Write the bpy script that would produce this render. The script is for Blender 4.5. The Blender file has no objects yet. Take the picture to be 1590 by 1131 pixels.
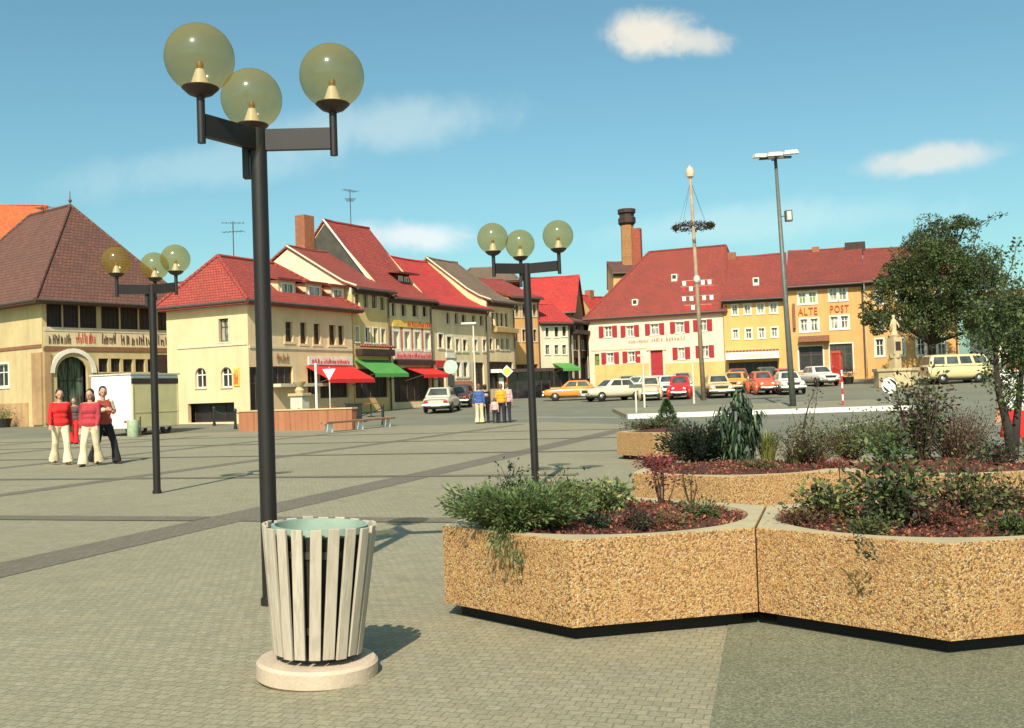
import bpy, bmesh, math, random
import numpy as np
from mathutils import Vector, Matrix
R = math.radians
random.seed(7)
rng = np.random.default_rng(7)
scene = bpy.context.scene
COL = scene.collection

# ------------------------------------------------------------------ camera
CAM_H = 1.35
FOC, CX, CY = 1600.0, 795.0, 565.5
ROLL = 0.034
PITCH = math.atan(43.5 / FOC)
cF = Vector((0, math.cos(PITCH), math.sin(PITCH)))
cU = Vector((0, -math.sin(PITCH), math.cos(PITCH)))
cR = Vector((1, 0, 0))
camX = cR * math.cos(ROLL) - cU * math.sin(ROLL)
camY = cR * math.sin(ROLL) + cU * math.cos(ROLL)
CAM = Vector((0, 0, CAM_H))

def ray(px, py):
    d = camX * (px - CX) + camY * (CY - py) + cF * FOC
    return d / d.y

def at(px, py, Y):
    """world point seen at photo pixel (px, py) at distance Y"""
    return CAM + ray(px, py) * Y

def g(x, y):
    """height of the ground: level square, rising gently towards the far houses"""
    t = min(max(0.0, y - 46.0), 75.0)
    return t * (0.028 + 0.0008 * min(max(x - 8.0, 0.0), 30.0))

def on(px, py):
    """point of the ground seen at a photo pixel"""
    d = ray(px, py)
    lo, hi = 1.0, 140.0
    for _ in range(60):
        m = (lo + hi) / 2
        p = CAM + d * m
        if p.z > g(p.x, p.y): lo = m
        else: hi = m
    p = CAM + d * lo
    return Vector((p.x, p.y, g(p.x, p.y)))

def gx(px, Y):
    """ground point at distance Y in the column px (near the horizon)"""
    p = at(px, 605, Y)
    return Vector((p.x, Y, g(p.x, Y)))

# ------------------------------------------------------------------ scene tree
def tag(o, label=None, cat=None, group=None, kind=None):
    if label: o['label'] = label
    if cat: o['category'] = cat
    if group: o['group'] = group
    if kind: o['kind'] = kind
    return o

def thing(name, label, cat, loc=(0, 0, 0), rz=0.0, group=None):
    o = bpy.data.objects.new(name, None)
    o.empty_display_size = 0.2
    COL.objects.link(o)
    o.location = loc
    o.rotation_euler = (0, 0, rz)
    return tag(o, label, cat, group)

def copy_tree(o, parent=None):
    c = o.copy()
    COL.objects.link(c)
    c.parent = parent
    for ch in list(o.children):
        copy_tree(ch, c)
    return c

class MB:
    """collects shapes, builds one mesh object"""
    def __init__(s):
        s.v, s.f = [], []
    def add(s, vs, fs):
        b = len(s.v)
        s.v.extend([tuple(p) for p in vs])
        s.f.extend([tuple(i + b for i in f) for f in fs])
        return s
    def box(s, x0, x1, y0, y1, z0, z1, M=None):
        vs = [Vector((x, y, z)) for z in (z0, z1) for y in (y0, y1) for x in (x0, x1)]
        if M is not None: vs = [M @ p for p in vs]
        return s.add(vs, [(0, 2, 3, 1), (4, 5, 7, 6), (0, 1, 5, 4), (2, 6, 7, 3), (0, 4, 6, 2), (1, 3, 7, 5)])
    def obox(s, O, ex, ni, s0, s1, z0, z1, d0, d1):
        """box in wall coordinates: along the wall, up, and inward depth"""
        vs = []
        for z in (z0, z1):
            for d in (d0, d1):
                for a in (s0, s1):
                    vs.append(O + ex * a + ni * d + Vector((0, 0, z)))
        return s.add(vs, [(0, 2, 3, 1), (4, 5, 7, 6), (0, 1, 5, 4), (2, 6, 7, 3), (0, 4, 6, 2), (1, 3, 7, 5)])
    def prism(s, poly, z0, z1, cap=True):
        n = len(poly)
        vs = [(p[0], p[1], z0) for p in poly] + [(p[0], p[1], z1) for p in poly]
        fs = [(i, (i + 1) % n, n + (i + 1) % n, n + i) for i in range(n)]
        if cap:
            fs += [tuple(range(n - 1, -1, -1)), tuple(range(n, 2 * n))]
        return s.add(vs, fs)
    def tube(s, pts, rad, n=8, cap=True):
        pts = [Vector(p) for p in pts]
        if not hasattr(rad, '__len__'): rad = [rad] * len(pts)
        vs, fs = [], []
        prev = None
        for i, p in enumerate(pts):
            t = (pts[min(i + 1, len(pts) - 1)] - pts[max(i - 1, 0)])
            if t.length < 1e-9: t = Vector((0, 0, 1))
            t.normalize()
            if prev is None:
                a = Vector((1, 0, 0)) if abs(t.x) < 0.9 else Vector((0, 1, 0))
            else: a = prev
            u = (a - t * a.dot(t)).normalized()
            prev = u
            w = t.cross(u)
            for k in range(n):
                q = 2 * math.pi * k / n
                vs.append(p + (u * math.cos(q) + w * math.sin(q)) * rad[i])
        for i in range(len(pts) - 1):
            for k in range(n):
                fs.append((i * n + k, i * n + (k + 1) % n, (i + 1) * n + (k + 1) % n, (i + 1) * n + k))
        if cap:
            fs.append(tuple(range(n - 1, -1, -1)))
            fs.append(tuple(range((len(pts) - 1) * n, len(pts) * n)))
        return s.add(vs, fs)
    def lathe(s, prof, n=24, c=(0, 0, 0)):
        """profile of (r, z) from bottom to top, closed at r=0 ends if given"""
        vs, fs = [], []
        for r, z in prof:
            for k in range(n):
                q = 2 * math.pi * k / n
                vs.append((c[0] + r * math.cos(q), c[1] + r * math.sin(q), c[2] + z))
        for i in range(len(prof) - 1):
            for k in range(n):
                fs.append((i * n + k, i * n + (k + 1) % n, (i + 1) * n + (k + 1) % n, (i + 1) * n + k))
        return s.add(vs, fs)
    def ball(s, c, r, seg=16, rings=10, sc=(1, 1, 1)):
        prof = []
        vs, fs = [], []
        for i in range(1, rings):
            a = -math.pi / 2 + math.pi * i / rings
            for k in range(seg):
                q = 2 * math.pi * k / seg
                vs.append((c[0] + sc[0] * r * math.cos(a) * math.cos(q), c[1] + sc[1] * r * math.cos(a) * math.sin(q), c[2] + sc[2] * r * math.sin(a)))
        m = len(vs)
        vs += [(c[0], c[1], c[2] - r * sc[2]), (c[0], c[1], c[2] + r * sc[2])]
        for i in range(rings - 2):
            for k in range(seg):
                fs.append((i * seg + k, i * seg + (k + 1) % seg, (i + 1) * seg + (k + 1) % seg, (i + 1) * seg + k))
        for k in range(seg):
            fs.append((m, (k + 1) % seg, k))
            b = (rings - 2) * seg
            fs.append((m + 1, b + k, b + (k + 1) % seg))
        return s.add(vs, fs)
    def build(s, name, mat, parent=None, smooth=False, bevel=0.0):
        me = bpy.data.meshes.new(name)
        me.from_pydata([tuple(p) for p in s.v], [], s.f)
        uv_planar(me)
        o = bpy.data.objects.new(name, me)
        COL.objects.link(o)
        if mat is not None: me.materials.append(mat)
        if parent is not None: o.parent = parent
        if smooth:
            for p in me.polygons: p.use_smooth = True
        if smooth == 'auto':
            try:
                me.set_sharp_from_angle(angle=R(38))
            except Exception:
                pass
        if bevel:
            m = o.modifiers.new('bevel', 'BEVEL')
            m.width = bevel; m.segments = 2; m.limit_method = 'ANGLE'; m.angle_limit = R(40)
        return o

def uv_planar(me):
    """UVs in metres on each face's own plane: u level, v up the slope"""
    if not me.polygons: return
    uvl = me.uv_layers.new(name='UVMap')
    n = len(me.loops)
    out = np.zeros(n * 2, dtype=np.float32)
    vc = me.vertices
    for p in me.polygons:
        nn = p.normal
        if abs(nn.z) < 0.985:
            u = Vector((-nn.y, nn.x, 0)).normalized()
            w = nn.cross(u)
        else:
            u = Vector((1, 0, 0)); w = Vector((0, 1, 0))
        for li in p.loop_indices:
            co = vc[me.loops[li].vertex_index].co
            out[2 * li] = co.dot(u); out[2 * li + 1] = co.dot(w)
    uvl.data.foreach_set('uv', out)

def quads(name, mat, V, parent=None, n=4, mats=None, midx=None):
    """fast mesh of separate n-gons; V is (N, n, 3)"""
    N = len(V)
    me = bpy.data.meshes.new(name)
    me.vertices.add(N * n)
    me.vertices.foreach_set('co', np.ascontiguousarray(V, dtype=np.float32).ravel())
    me.loops.add(N * n)
    me.loops.foreach_set('vertex_index', np.arange(N * n, dtype=np.int32))
    me.polygons.add(N)
    me.polygons.foreach_set('loop_start', np.arange(0, N * n, n, dtype=np.int32))
    me.polygons.foreach_set('loop_total', np.full(N, n, dtype=np.int32))
    if mats:
        for m in mats: me.materials.append(m)
        if midx is not None: me.polygons.foreach_set('material_index', midx.astype(np.int32))
    else:
        me.materials.append(mat)
    me.update()
    o = bpy.data.objects.new(name, me)
    COL.objects.link(o)
    if parent is not None: o.parent = parent
    return o

# ------------------------------------------------------------------ materials
MATS = {}
def nd(nt, t, **kw):
    n = nt.nodes.new(t)
    for k, v in kw.items(): setattr(n, k, v)
    return n
def new_mat(name):
    m = bpy.data.materials.new(name)
    m.use_nodes = True
    nt = m.node_tree
    b = nt.nodes['Principled BSDF']
    return m, nt, b
def c4(c): return (c[0], c[1], c[2], 1)
def mixc(nt, fac, a, b, mode='MIX'):
    n = nd(nt, 'ShaderNodeMix', data_type='RGBA', blend_type=mode)
    for sock, val in ((n.inputs[0], fac), (n.inputs[6], a), (n.inputs[7], b)):
        if hasattr(val, 'is_output'): nt.links.new(val, sock)
        elif isinstance(val, (int, float)): sock.default_value = val
        else: sock.default_value = c4(val)
    return n.outputs[2]
def noise(nt, scale, detail=4, vec=None, rough=0.55):
    n = nd(nt, 'ShaderNodeTexNoise')
    n.inputs['Scale'].default_value = scale
    n.inputs['Detail'].default_value = detail
    n.inputs['Roughness'].default_value = rough
    if vec is not None: nt.links.new(vec, n.inputs['Vector'])
    return n
def ramp(nt, fac, stops):
    n = nd(nt, 'ShaderNodeValToRGB')
    while len(n.color_ramp.elements) < len(stops): n.color_ramp.elements.new(0.5)
    for e, (p, c) in zip(n.color_ramp.elements, stops):
        e.position = p
        e.color = c4(c) if hasattr(c, '__len__') else (c, c, c, 1)
    nt.links.new(fac, n.inputs['Fac'])
    return n.outputs['Color']
def bump(nt, b, h, strength=0.4, dist=0.01):
    n = nd(nt, 'ShaderNodeBump')
    n.inputs['Strength'].default_value = strength
    n.inputs['Distance'].default_value = dist
    nt.links.new(h, n.inputs['Height'])
    nt.links.new(n.outputs['Normal'], b.inputs['Normal'])
def coord(nt, which='Object'):
    return nd(nt, 'ShaderNodeTexCoord').outputs[which]

def basic(name, col, rough=0.6, var=0.25, scale=6.0, bmp=0.0, metal=0.0, spec=0.5, fine=60.0):
    if name in MATS: return MATS[name]
    m, nt, b = new_mat(name)
    co = coord(nt)
    n1 = noise(nt, scale, 5, co)
    n2 = noise(nt, fine, 3, co)
    dark = tuple(c * (1 - var) for c in col); lite = tuple(min(1, c * (1 + var)) for c in col)
    a = ramp(nt, n1.outputs['Fac'], [(0.3, dark), (0.7, lite)])
    c = mixc(nt, 0.22, a, ramp(nt, n2.outputs['Fac'], [(0.3, dark), (0.7, lite)]))
    nt.links.new(c, b.inputs['Base Color'])
    b.inputs['Roughness'].default_value = rough
    b.inputs['Metallic'].default_value = metal
    b.inputs['Specular IOR Level'].default_value = spec
    if bmp: bump(nt, b, n2.outputs['Fac'], bmp, 0.01)
    MATS[name] = m
    return m

def plaster(name, col, var=0.14, stain=0.3):
    if name in MATS: return MATS[name]
    m, nt, b = new_mat(name)
    co = coord(nt)
    n1 = noise(nt, 0.55, 6, co, 0.65)
    mp = nd(nt, 'ShaderNodeMapping')
    mp.inputs['Scale'].default_value = (2.2, 2.2, 0.25)
    nt.links.new(co, mp.inputs['Vector'])
    n2 = noise(nt, 1.0, 5, mp.outputs['Vector'])
    n3 = noise(nt, 25, 4, co)
    dark = tuple(c * (1 - var) for c in col); lite = tuple(min(1, c * (1 + var)) for c in col)
    a = ramp(nt, n1.outputs['Fac'], [(0.3, dark), (0.7, lite)])
    n5 = noise(nt, 1.3, 7, co, 0.7)
    a = mixc(nt, ramp(nt, n5.outputs['Fac'], [(0.57, 0.0), (0.62, 0.30)]), a, tuple(min(1, c * 1.18 + .02) for c in col))
    a = mixc(nt, ramp(nt, n5.outputs['Fac'], [(0.34, 0.30), (0.40, 0.0)]), a, tuple(c * .70 for c in col))
    st = tuple(c * 0.58 for c in col)
    f = ramp(nt, n2.outputs['Fac'], [(0.48, 0.0), (0.75, stain)])
    c = mixc(nt, f, a, st)
    nt.links.new(c, b.inputs['Base Color'])
    b.inputs['Roughness'].default_value = 0.9
    bump(nt, b, n3.outputs['Fac'], 0.25, 0.01)
    MATS[name] = m
    return m

def tiles(name, c1, c2, w=0.19, h=0.17):
    """clay roof tiles laid in courses, with some odd and weathered ones"""
    if name in MATS: return MATS[name]
    m, nt, b = new_mat(name)
    uv = coord(nt, 'UV')
    br = nd(nt, 'ShaderNodeTexBrick')
    nt.links.new(uv, br.inputs['Vector'])
    br.offset = 0.5
    br.inputs['Color1'].default_value = c4(c1)
    br.inputs['Color2'].default_value = c4(c2)
    br.inputs['Mortar'].default_value = c4(tuple(x * 0.3 for x in c1))
    br.inputs['Scale'].default_value = 1.0
    br.inputs['Mortar Size'].default_value = 0.016
    br.inputs['Mortar Smooth'].default_value = 0.3
    br.inputs['Brick Width'].default_value = w
    br.inputs['Row Height'].default_value = h
    n1 = noise(nt, 0.7, 6, uv, 0.7)
    n2 = noise(nt, 6.0, 4, uv, 0.6)
    c = mixc(nt, ramp(nt, n1.outputs['Fac'], [(0.40, 0.0), (0.70, 0.7)]), br.outputs['Color'], tuple(x * 0.5 + 0.014 for x in c1))
    n3 = noise(nt, 1.9, 8, uv, 0.75)
    c = mixc(nt, ramp(nt, n3.outputs['Fac'], [(0.56, 0.0), (0.70, 0.45)]), c, (c1[0] * 0.42 + 0.05, c1[0] * 0.28 + 0.05, 0.045))
    c = mixc(nt, ramp(nt, n2.outputs['Fac'], [(0.5, 0.0), (0.75, 0.45)]), c, tuple(min(1, x * 1.45) for x in c2))
    nt.links.new(c, b.inputs['Base Color'])
    b.inputs['Roughness'].default_value = 0.8
    sx = nd(nt, 'ShaderNodeSeparateXYZ'); nt.links.new(uv, sx.inputs[0])
    dv = nd(nt, 'ShaderNodeMath', operation='DIVIDE'); nt.links.new(sx.outputs['Y'], dv.inputs[0]); dv.inputs[1].default_value = h
    fr = nd(nt, 'ShaderNodeMath', operation='FRACT'); nt.links.new(dv.outputs[0], fr.inputs[0])
    iv = nd(nt, 'ShaderNodeMath', operation='SUBTRACT'); iv.inputs[0].default_value = 1.0; nt.links.new(fr.outputs[0], iv.inputs[1])
    ad = nd(nt, 'ShaderNodeMath', operation='MULTIPLY_ADD'); nt.links.new(br.outputs['Fac'], ad.inputs[0]); ad.inputs[1].default_value = -0.6; nt.links.new(iv.outputs[0], ad.inputs[2])
    bump(nt, b, ad.outputs[0], 0.8, 0.04)
    MATS[name] = m
    return m

def leafm(name, a, b_, gloss=0.45):
    if name in MATS: return MATS[name]
    m, nt, b = new_mat(name)
    co = coord(nt)
    n1 = noise(nt, 9.0, 3, co)
    gi = nd(nt, 'ShaderNodeNewGeometry').outputs['Random Per Island']
    base = mixc(nt, gi, a, b_)
    c = mixc(nt, ramp(nt, n1.outputs['Fac'], [(0.4, 0.0), (0.7, 0.5)]), base, tuple(x * 1.5 for x in b_))
    nt.links.new(c, b.inputs['Base Color'])
    b.inputs['Roughness'].default_value = gloss
    b.inputs['Specular IOR Level'].default_value = 0.35
    tr = nd(nt, 'ShaderNodeBsdfTranslucent')
    nt.links.new(c, tr.inputs['Color'])
    mx = nd(nt, 'ShaderNodeMixShader'); mx.inputs[0].default_value = 0.22
    nt.links.new(b.outputs[0], mx.inputs[1]); nt.links.new(tr.outputs[0], mx.inputs[2])
    nt.links.new(mx.outputs[0], nt.nodes['Material Output'].inputs['Surface'])
    MATS[name] = m
    return m

def glass_pane(name, col=(0.02, 0.024, 0.024), curtain=None):
    """dark window panes; with 'curtain' pale drapery shows behind part of them"""
    if name in MATS: return MATS[name]
    m, nt, b = new_mat(name)
    co = coord(nt)
    n1 = noise(nt, 1.2, 3, co)
    if curtain:
        mp = nd(nt, 'ShaderNodeMapping'); mp.inputs['Scale'].default_value = (7, 7, 0.6)
        nt.links.new(co, mp.inputs['Vector'])
        n2 = noise(nt, 1.6, 3, mp.outputs['Vector'])
        c = mixc(nt, ramp(nt, n2.outputs['Fac'], [(0.42, 0.0), (0.55, 1.0)]), col, curtain)
    else:
        c = ramp(nt, n1.outputs['Fac'], [(0.35, tuple(x * 0.6 for x in col)), (0.7, tuple(x * 2.2 for x in col))])
    nt.links.new(c, b.inputs['Base Color'])
    b.inputs['Roughness'].default_value = 0.08
    b.inputs['Specular IOR Level'].default_value = 0.6
    bump(nt, b, n1.outputs['Fac'], 0.06, 0.02)
    MATS[name] = m
    return m
# ------------------------------------------------------------------ light and sky
SUN_AZ = Vector((-0.165, -1.0))            # towards the sun, behind the camera and a little left
SUN_EL = R(42.5)
world = bpy.data.worlds.new('World'); scene.world = world; world.use_nodes = True
nt = world.node_tree
bg = nt.nodes['Background']
sky = nd(nt, 'ShaderNodeTexSky', sky_type='NISHITA')
sky.sun_disc = False
sky.sun_elevation = SUN_EL
sky.sun_rotation = math.atan2(SUN_AZ.x, SUN_AZ.y)
sky.air_density = 1.0; sky.dust_density = 1.6; sky.ozone_density = 1.0
tint = mixc(nt, 1.0, sky.outputs['Color'], (0.82, 1.20, 1.07), 'MULTIPLY')
dirv = coord(nt, 'Generated')
col = tint
def cloud(px, py, w, h, colr, dens, tilt=0.0, nz=3.0, seed=0.0):
    """one small cloud in the sky dome, in a fixed compass direction"""
    global col
    d = ray(px, py).normalized()
    t1 = Vector((d.y, -d.x, 0)).normalized(); t2 = t1.cross(d) * 1.0
    a_, b_ = t1 * math.cos(tilt) + t2 * math.sin(tilt), t2 * math.cos(tilt) - t1 * math.sin(tilt)
    no = noise(nt, nz * 6, 7, dirv, 0.62)
    no.inputs['Distortion'].default_value = 0.4
    no2 = noise(nt, nz * 2.2 + seed, 3, dirv, 0.5)
    def dotn(v, s):
        n = nd(nt, 'ShaderNodeVectorMath', operation='DOT_PRODUCT'); nt.links.new(dirv, n.inputs[0]); n.inputs[1].default_value = v
        m = nd(nt, 'ShaderNodeMath', operation='DIVIDE'); nt.links.new(n.outputs['Value'], m.inputs[0]); m.inputs[1].default_value = s
        p = nd(nt, 'ShaderNodeMath', operation='POWER'); 
        ab = nd(nt, 'ShaderNodeMath', operation='ABSOLUTE'); nt.links.new(m.outputs[0], ab.inputs[0])
        nt.links.new(ab.outputs[0], p.inputs[0]); p.inputs[1].default_value = 2.0
        return p.outputs[0]
    s = nd(nt, 'ShaderNodeMath', operation='ADD'); nt.links.new(dotn(a_, w / FOC), s.inputs[0]); nt.links.new(dotn(b_, h / FOC), s.inputs[1])
    q = nd(nt, 'ShaderNodeMath', operation='SQRT'); nt.links.new(s.outputs[0], q.inputs[0])
    k = nd(nt, 'ShaderNodeMath', operation='MULTIPLY_ADD'); nt.links.new(no.outputs['Fac'], k.inputs[0]); k.inputs[1].default_value = 1.15; nt.links.new(q.outputs[0], k.inputs[2])
    k2 = nd(nt, 'ShaderNodeMath', operation='MULTIPLY_ADD'); nt.links.new(no2.outputs['Fac'], k2.inputs[0]); k2.inputs[1].default_value = 0.9; nt.links.new(k.outputs[0], k2.inputs[2])
    mr = nd(nt, 'ShaderNodeMapRange', interpolation_type='SMOOTHSTEP'); nt.links.new(k2.outputs[0], mr.inputs['Value'])
    mr.inputs['From Min'].default_value = 1.2; mr.inputs['From Max'].default_value = 2.05
    mr.inputs['To Min'].default_value = dens; mr.inputs['To Max'].default_value = 0.0
    fr = nd(nt, 'ShaderNodeVectorMath', operation='DOT_PRODUCT'); nt.links.new(dirv, fr.inputs[0]); fr.inputs[1].default_value = d
    gt = nd(nt, 'ShaderNodeMath', operation='GREATER_THAN'); nt.links.new(fr.outputs['Value'], gt.inputs[0]); gt.inputs[1].default_value = 0.6
    mm = nd(nt, 'ShaderNodeMath', operation='MULTIPLY'); nt.links.new(mr.outputs[0], mm.inputs[0]); nt.links.new(gt.outputs[0], mm.inputs[1])
    col = mixc(nt, mm.outputs[0], col, colr)
SKY_CLOUD = (9.2, 8.1, 6.4)
cloud(1022, 55, 92, 38, SKY_CLOUD, 0.72, -0.13, 5.0, 0.4)
cloud(1080, 68, 70, 26, SKY_CLOUD, 0.55, -0.05, 5.5, 1.1)
cloud(1440, 246, 135, 26, (8.8, 7.8, 6.6), 0.55, 0.02, 4.0, 2.0)
cloud(640, 366, 130, 30, (9.8, 8.8, 8.4), 0.55, -0.05, 4.0, 0.9)
cloud(600, 195, 250, 48, (7.6, 8.4, 7.8), 0.32, 0.10, 3.0, 1.6)
cloud(1180, 345, 330, 40, (7.6, 8.6, 8.0), 0.25, 0.0, 3.0, 2.6)
cloud(330, 260, 260, 44, (7.2, 8.4, 8.0), 0.22, 0.15, 3.0, 3.6)
nt.links.new(col, bg.inputs['Color'])
bg.inputs['Strength'].default_value = 0.095

sl = bpy.data.lights.new('sun', 'SUN')
sl.energy = 4.7; sl.angle = R(0.5); sl.color = (1.0, 0.915, 0.785)
so = bpy.data.objects.new('sun', sl); COL.objects.link(so)
sd = Vector((SUN_AZ.x, SUN_AZ.y, 0)).normalized() * math.cos(SUN_EL) + Vector((0, 0, math.sin(SUN_EL)))
so.rotation_euler = sd.to_track_quat('Z', 'Y').to_euler()
so.location = (0, -10, 30)

cam = bpy.data.cameras.new('camera')
cam.sensor_fit = 'HORIZONTAL'; cam.sensor_width = 36.0
cam.lens = 36.0 * FOC / 1590.0
cam.clip_start = 0.1; cam.clip_end = 2000
cam.shift_y = 0.0
co_ = bpy.data.objects.new('camera', cam); COL.objects.link(co_)
mw = Matrix.Identity(4)
for i, a in enumerate((camX, camY, -cF)):
    for j in range(3): mw[j][i] = a[j]
for j in range(3): mw[j][3] = CAM[j]
co_.matrix_world = mw
scene.camera = co_
vs = scene.view_settings
vs.view_transform = 'Standard'; vs.look = 'None'; vs.exposure = 0.4; vs.gamma = 1.0

# ------------------------------------------------------------------ ground
GRID_A = R(17.5)                                          # the paving runs askew
E1 = Vector((math.cos(GRID_A), -math.sin(GRID_A), 0)); E2 = Vector((math.sin(GRID_A), math.cos(GRID_A), 0))
def G2W(a, b, z=0.0): return E1 * a + E2 * b + Vector((0, 0, z))

def asphalt():
    m, nt, b = new_mat('asphalt')
    co = coord(nt)
    n1 = noise(nt, 0.35, 6, co, 0.6); n2 = noise(nt, 70, 3, co)
    a = ramp(nt, n1.outputs['Fac'], [(0.3, (0.125, 0.122, 0.080)), (0.7, (0.19, 0.182, 0.122))])
    c = mixc(nt, ramp(nt, n2.outputs['Fac'], [(0.4, 0.0), (0.7, 0.5)]), a, (0.21, 0.205, 0.15))
    nt.links.new(c, b.inputs['Base Color']); b.inputs['Roughness'].default_value = 0.85
    bump(nt, b, n2.outputs['Fac'], 0.3, 0.005)
    return m
M_ASPH = asphalt()

def setts(name, c1, c2, mortar, size=0.1, var=0.5):
    """small square stone setts, laid along the paving grid"""
    m, nt, b = new_mat(name)
    co = coord(nt)
    mp = nd(nt, 'ShaderNodeMapping'); mp.inputs['Rotation'].default_value = (0, 0, GRID_A)
    nt.links.new(co, mp.inputs['Vector'])
    wn = noise(nt, 0.6, 2, co); 
    wv = nd(nt, 'ShaderNodeVectorMath', operation='MULTIPLY_ADD')
    nt.links.new(wn.outputs['Color'], wv.inputs[0]); wv.inputs[1].default_value = (0.12, 0.12, 0); nt.links.new(mp.outputs['Vector'], wv.inputs[2])
    br = nd(nt, 'ShaderNodeTexBrick'); nt.links.new(wv.outputs[0], br.inputs['Vector'])
    br.offset = 0.5
    br.inputs['Color1'].default_value = c4(c1); br.inputs['Color2'].default_value = c4(c2); br.inputs['Mortar'].default_value = c4(mortar)
    br.inputs['Scale'].default_value = 1.0; br.inputs['Mortar Size'].default_value = size * 0.055; br.inputs['Mortar Smooth'].default_value = 0.6
    br.inputs['Brick Width'].default_value = size * 1.12; br.inputs['Row Height'].default_value = size
    n1 = noise(nt, 0.28, 7, co, 0.65); n2 = noise(nt, 45, 4, co, 0.6); n3 = noise(nt, 2.2, 5, co, 0.7)
    c = mixc(nt, ramp(nt, n1.outputs['Fac'], [(0.35, 0.0), (0.7, var)]), br.outputs['Color'], tuple(x * 0.72 for x in c1))
    n4 = noise(nt, 0.9, 8, co, 0.75)
    c = mixc(nt, ramp(nt, n4.outputs['Fac'], [(0.56, 0.0), (0.66, 0.35)]), c, tuple(x * 0.62 for x in c1))
    c = mixc(nt, ramp(nt, n3.outputs['Fac'], [(0.5, 0.0), (0.75, 0.4)]), c, (c2[0] * 1.12, c2[1] * 1.02, c2[2] * 0.9))
    c = mixc(nt, ramp(nt, n2.outputs['Fac'], [(0.35, 0.45), (0.6, 0.0)]), c, tuple(x * 0.5 for x in c1))
    nt.links.new(c, b.inputs['Base Color']); b.inputs['Roughness'].default_value = 0.8
    ad = nd(nt, 'ShaderNodeMath', operation='MULTIPLY_ADD'); nt.links.new(br.outputs['Fac'], ad.inputs[0]); ad.inputs[1].default_value = -1.0; nt.links.new(n2.outputs['Fac'], ad.inputs[2])
    bump(nt, b, ad.outputs[0], 0.6, 0.007)
    return m
M_SETT = setts('grey_green_setts', (0.285, 0.250, 0.156), (0.362, 0.319, 0.202), (0.185, 0.162, 0.101), 0.066)
M_SETT_DARK = setts('dark_basalt_setts', (0.165, 0.139, 0.094), (0.215, 0.182, 0.126), (0.115, 0.096, 0.066), 0.075)

def slab_mat():
    m, nt, b = new_mat('washed_concrete_slab')
    co = coord(nt)
    mp = nd(nt, 'ShaderNodeMapping'); mp.inputs['Rotation'].default_value = (0, 0, GRID_A); nt.links.new(co, mp.inputs['Vector'])
    br = nd(nt, 'ShaderNodeTexBrick'); nt.links.new(mp.outputs['Vector'], br.inputs['Vector']); br.offset = 0.0
    for k, v in (('Color1', (0.15, 0.145, 0.085)), ('Color2', (0.17, 0.165, 0.10)), ('Mortar', (0.215, 0.205, 0.13))): br.inputs[k].default_value = c4(v)
    br.inputs['Scale'].default_value = 1.0; br.inputs['Mortar Size'].default_value = 0.004; br.inputs['Brick Width'].default_value = 0.5; br.inputs['Row Height'].default_value = 0.5
    vo = nd(nt, 'ShaderNodeTexVoronoi'); vo.inputs['Scale'].default_value = 110; nt.links.new(co, vo.inputs['Vector'])
    cc = nd(nt, 'ShaderNodeSeparateColor'); nt.links.new(vo.outputs['Color'], cc.inputs[0])
    peb = ramp(nt, cc.outputs[0], [(0.0, (0.06, 0.06, 0.035)), (0.5, (0.15, 0.145, 0.08)), (1.0, (0.30, 0.28, 0.18))])
    c = mixc(nt, 0.62, br.outputs['Color'], peb)
    n1 = noise(nt, 1.1, 5, co)
    c = mixc(nt, ramp(nt, n1.outputs['Fac'], [(0.4, 0.0), (0.75, 0.35)]), c, (0.10, 0.105, 0.055))
    nt.links.new(c, b.inputs['Base Color']); b.inputs['Roughness'].default_value = 0.85
    bump(nt, b, vo.outputs['Distance'], 0.5, 0.004)
    return m
M_SLAB = slab_mat()
M_WHITE_LINE = basic('worn_white_marking', (0.62, 0.60, 0.52), 0.8, 0.2, 3.0)
M_KERB = basic('pale_kerb_stone', (0.70, 0.66, 0.58), 0.8, 0.12, 2.0, 0.2)
M_PAVE = setts('pale_pavement_setts', (0.27, 0.245, 0.155), (0.32, 0.29, 0.19), (0.14, 0.128, 0.085), 0.16)

def sheet(name, pts_fn, nu, nv, mat, kind='structure'):
    """grid sheet; pts_fn(u, v) gives a point, u and v in 0..1"""
    mb = MB()
    vs = [pts_fn(i / nu, j / nv) for j in range(nv + 1) for i in range(nu + 1)]
    fs = [(j * (nu + 1) + i, j * (nu + 1) + i + 1, (j + 1) * (nu + 1) + i + 1, (j + 1) * (nu + 1) + i) for j in range(nv) for i in range(nu)]
    mb.add(vs, fs)
    o = mb.build(name, mat)
    return tag(o, kind=kind)

# one sheet of asphalt from behind the camera to the horizon, rising behind the square
xs = [-600, -200, -90, -60] + list(range(-50, 8, 4)) + [8] + list(range(10, 38, 3)) + [38, 60, 90, 200, 600]
ys = [-60, -20, -5, 10, 20, 30, 38, 46] + list(range(49, 121, 3)) + [121, 160, 300, 700, 1500]
mb = MB()
mb.add([(x, y, g(x, y)) for y in ys for x in xs],
       [(j * len(xs) + i, j * len(xs) + i + 1, (j + 1) * len(xs) + i + 1, (j + 1) * len(xs) + i) for j in range(len(ys) - 1) for i in range(len(xs) - 1)])
tag(mb.build('road', M_ASPH), kind='structure')

# the paved square lies level in front of it
sq = [(-70, -12), (12, -12), (7.5, 8), (6.2, 20), (4.6, 37.5), (1.5, 44.5), (-5, 46), (-70, 46)]
mb = MB(); mb.add([(x, y, 0.004) for x, y in sq], [tuple(range(len(sq)))])
tag(mb.build('square', M_SETT), kind='structure')
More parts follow.
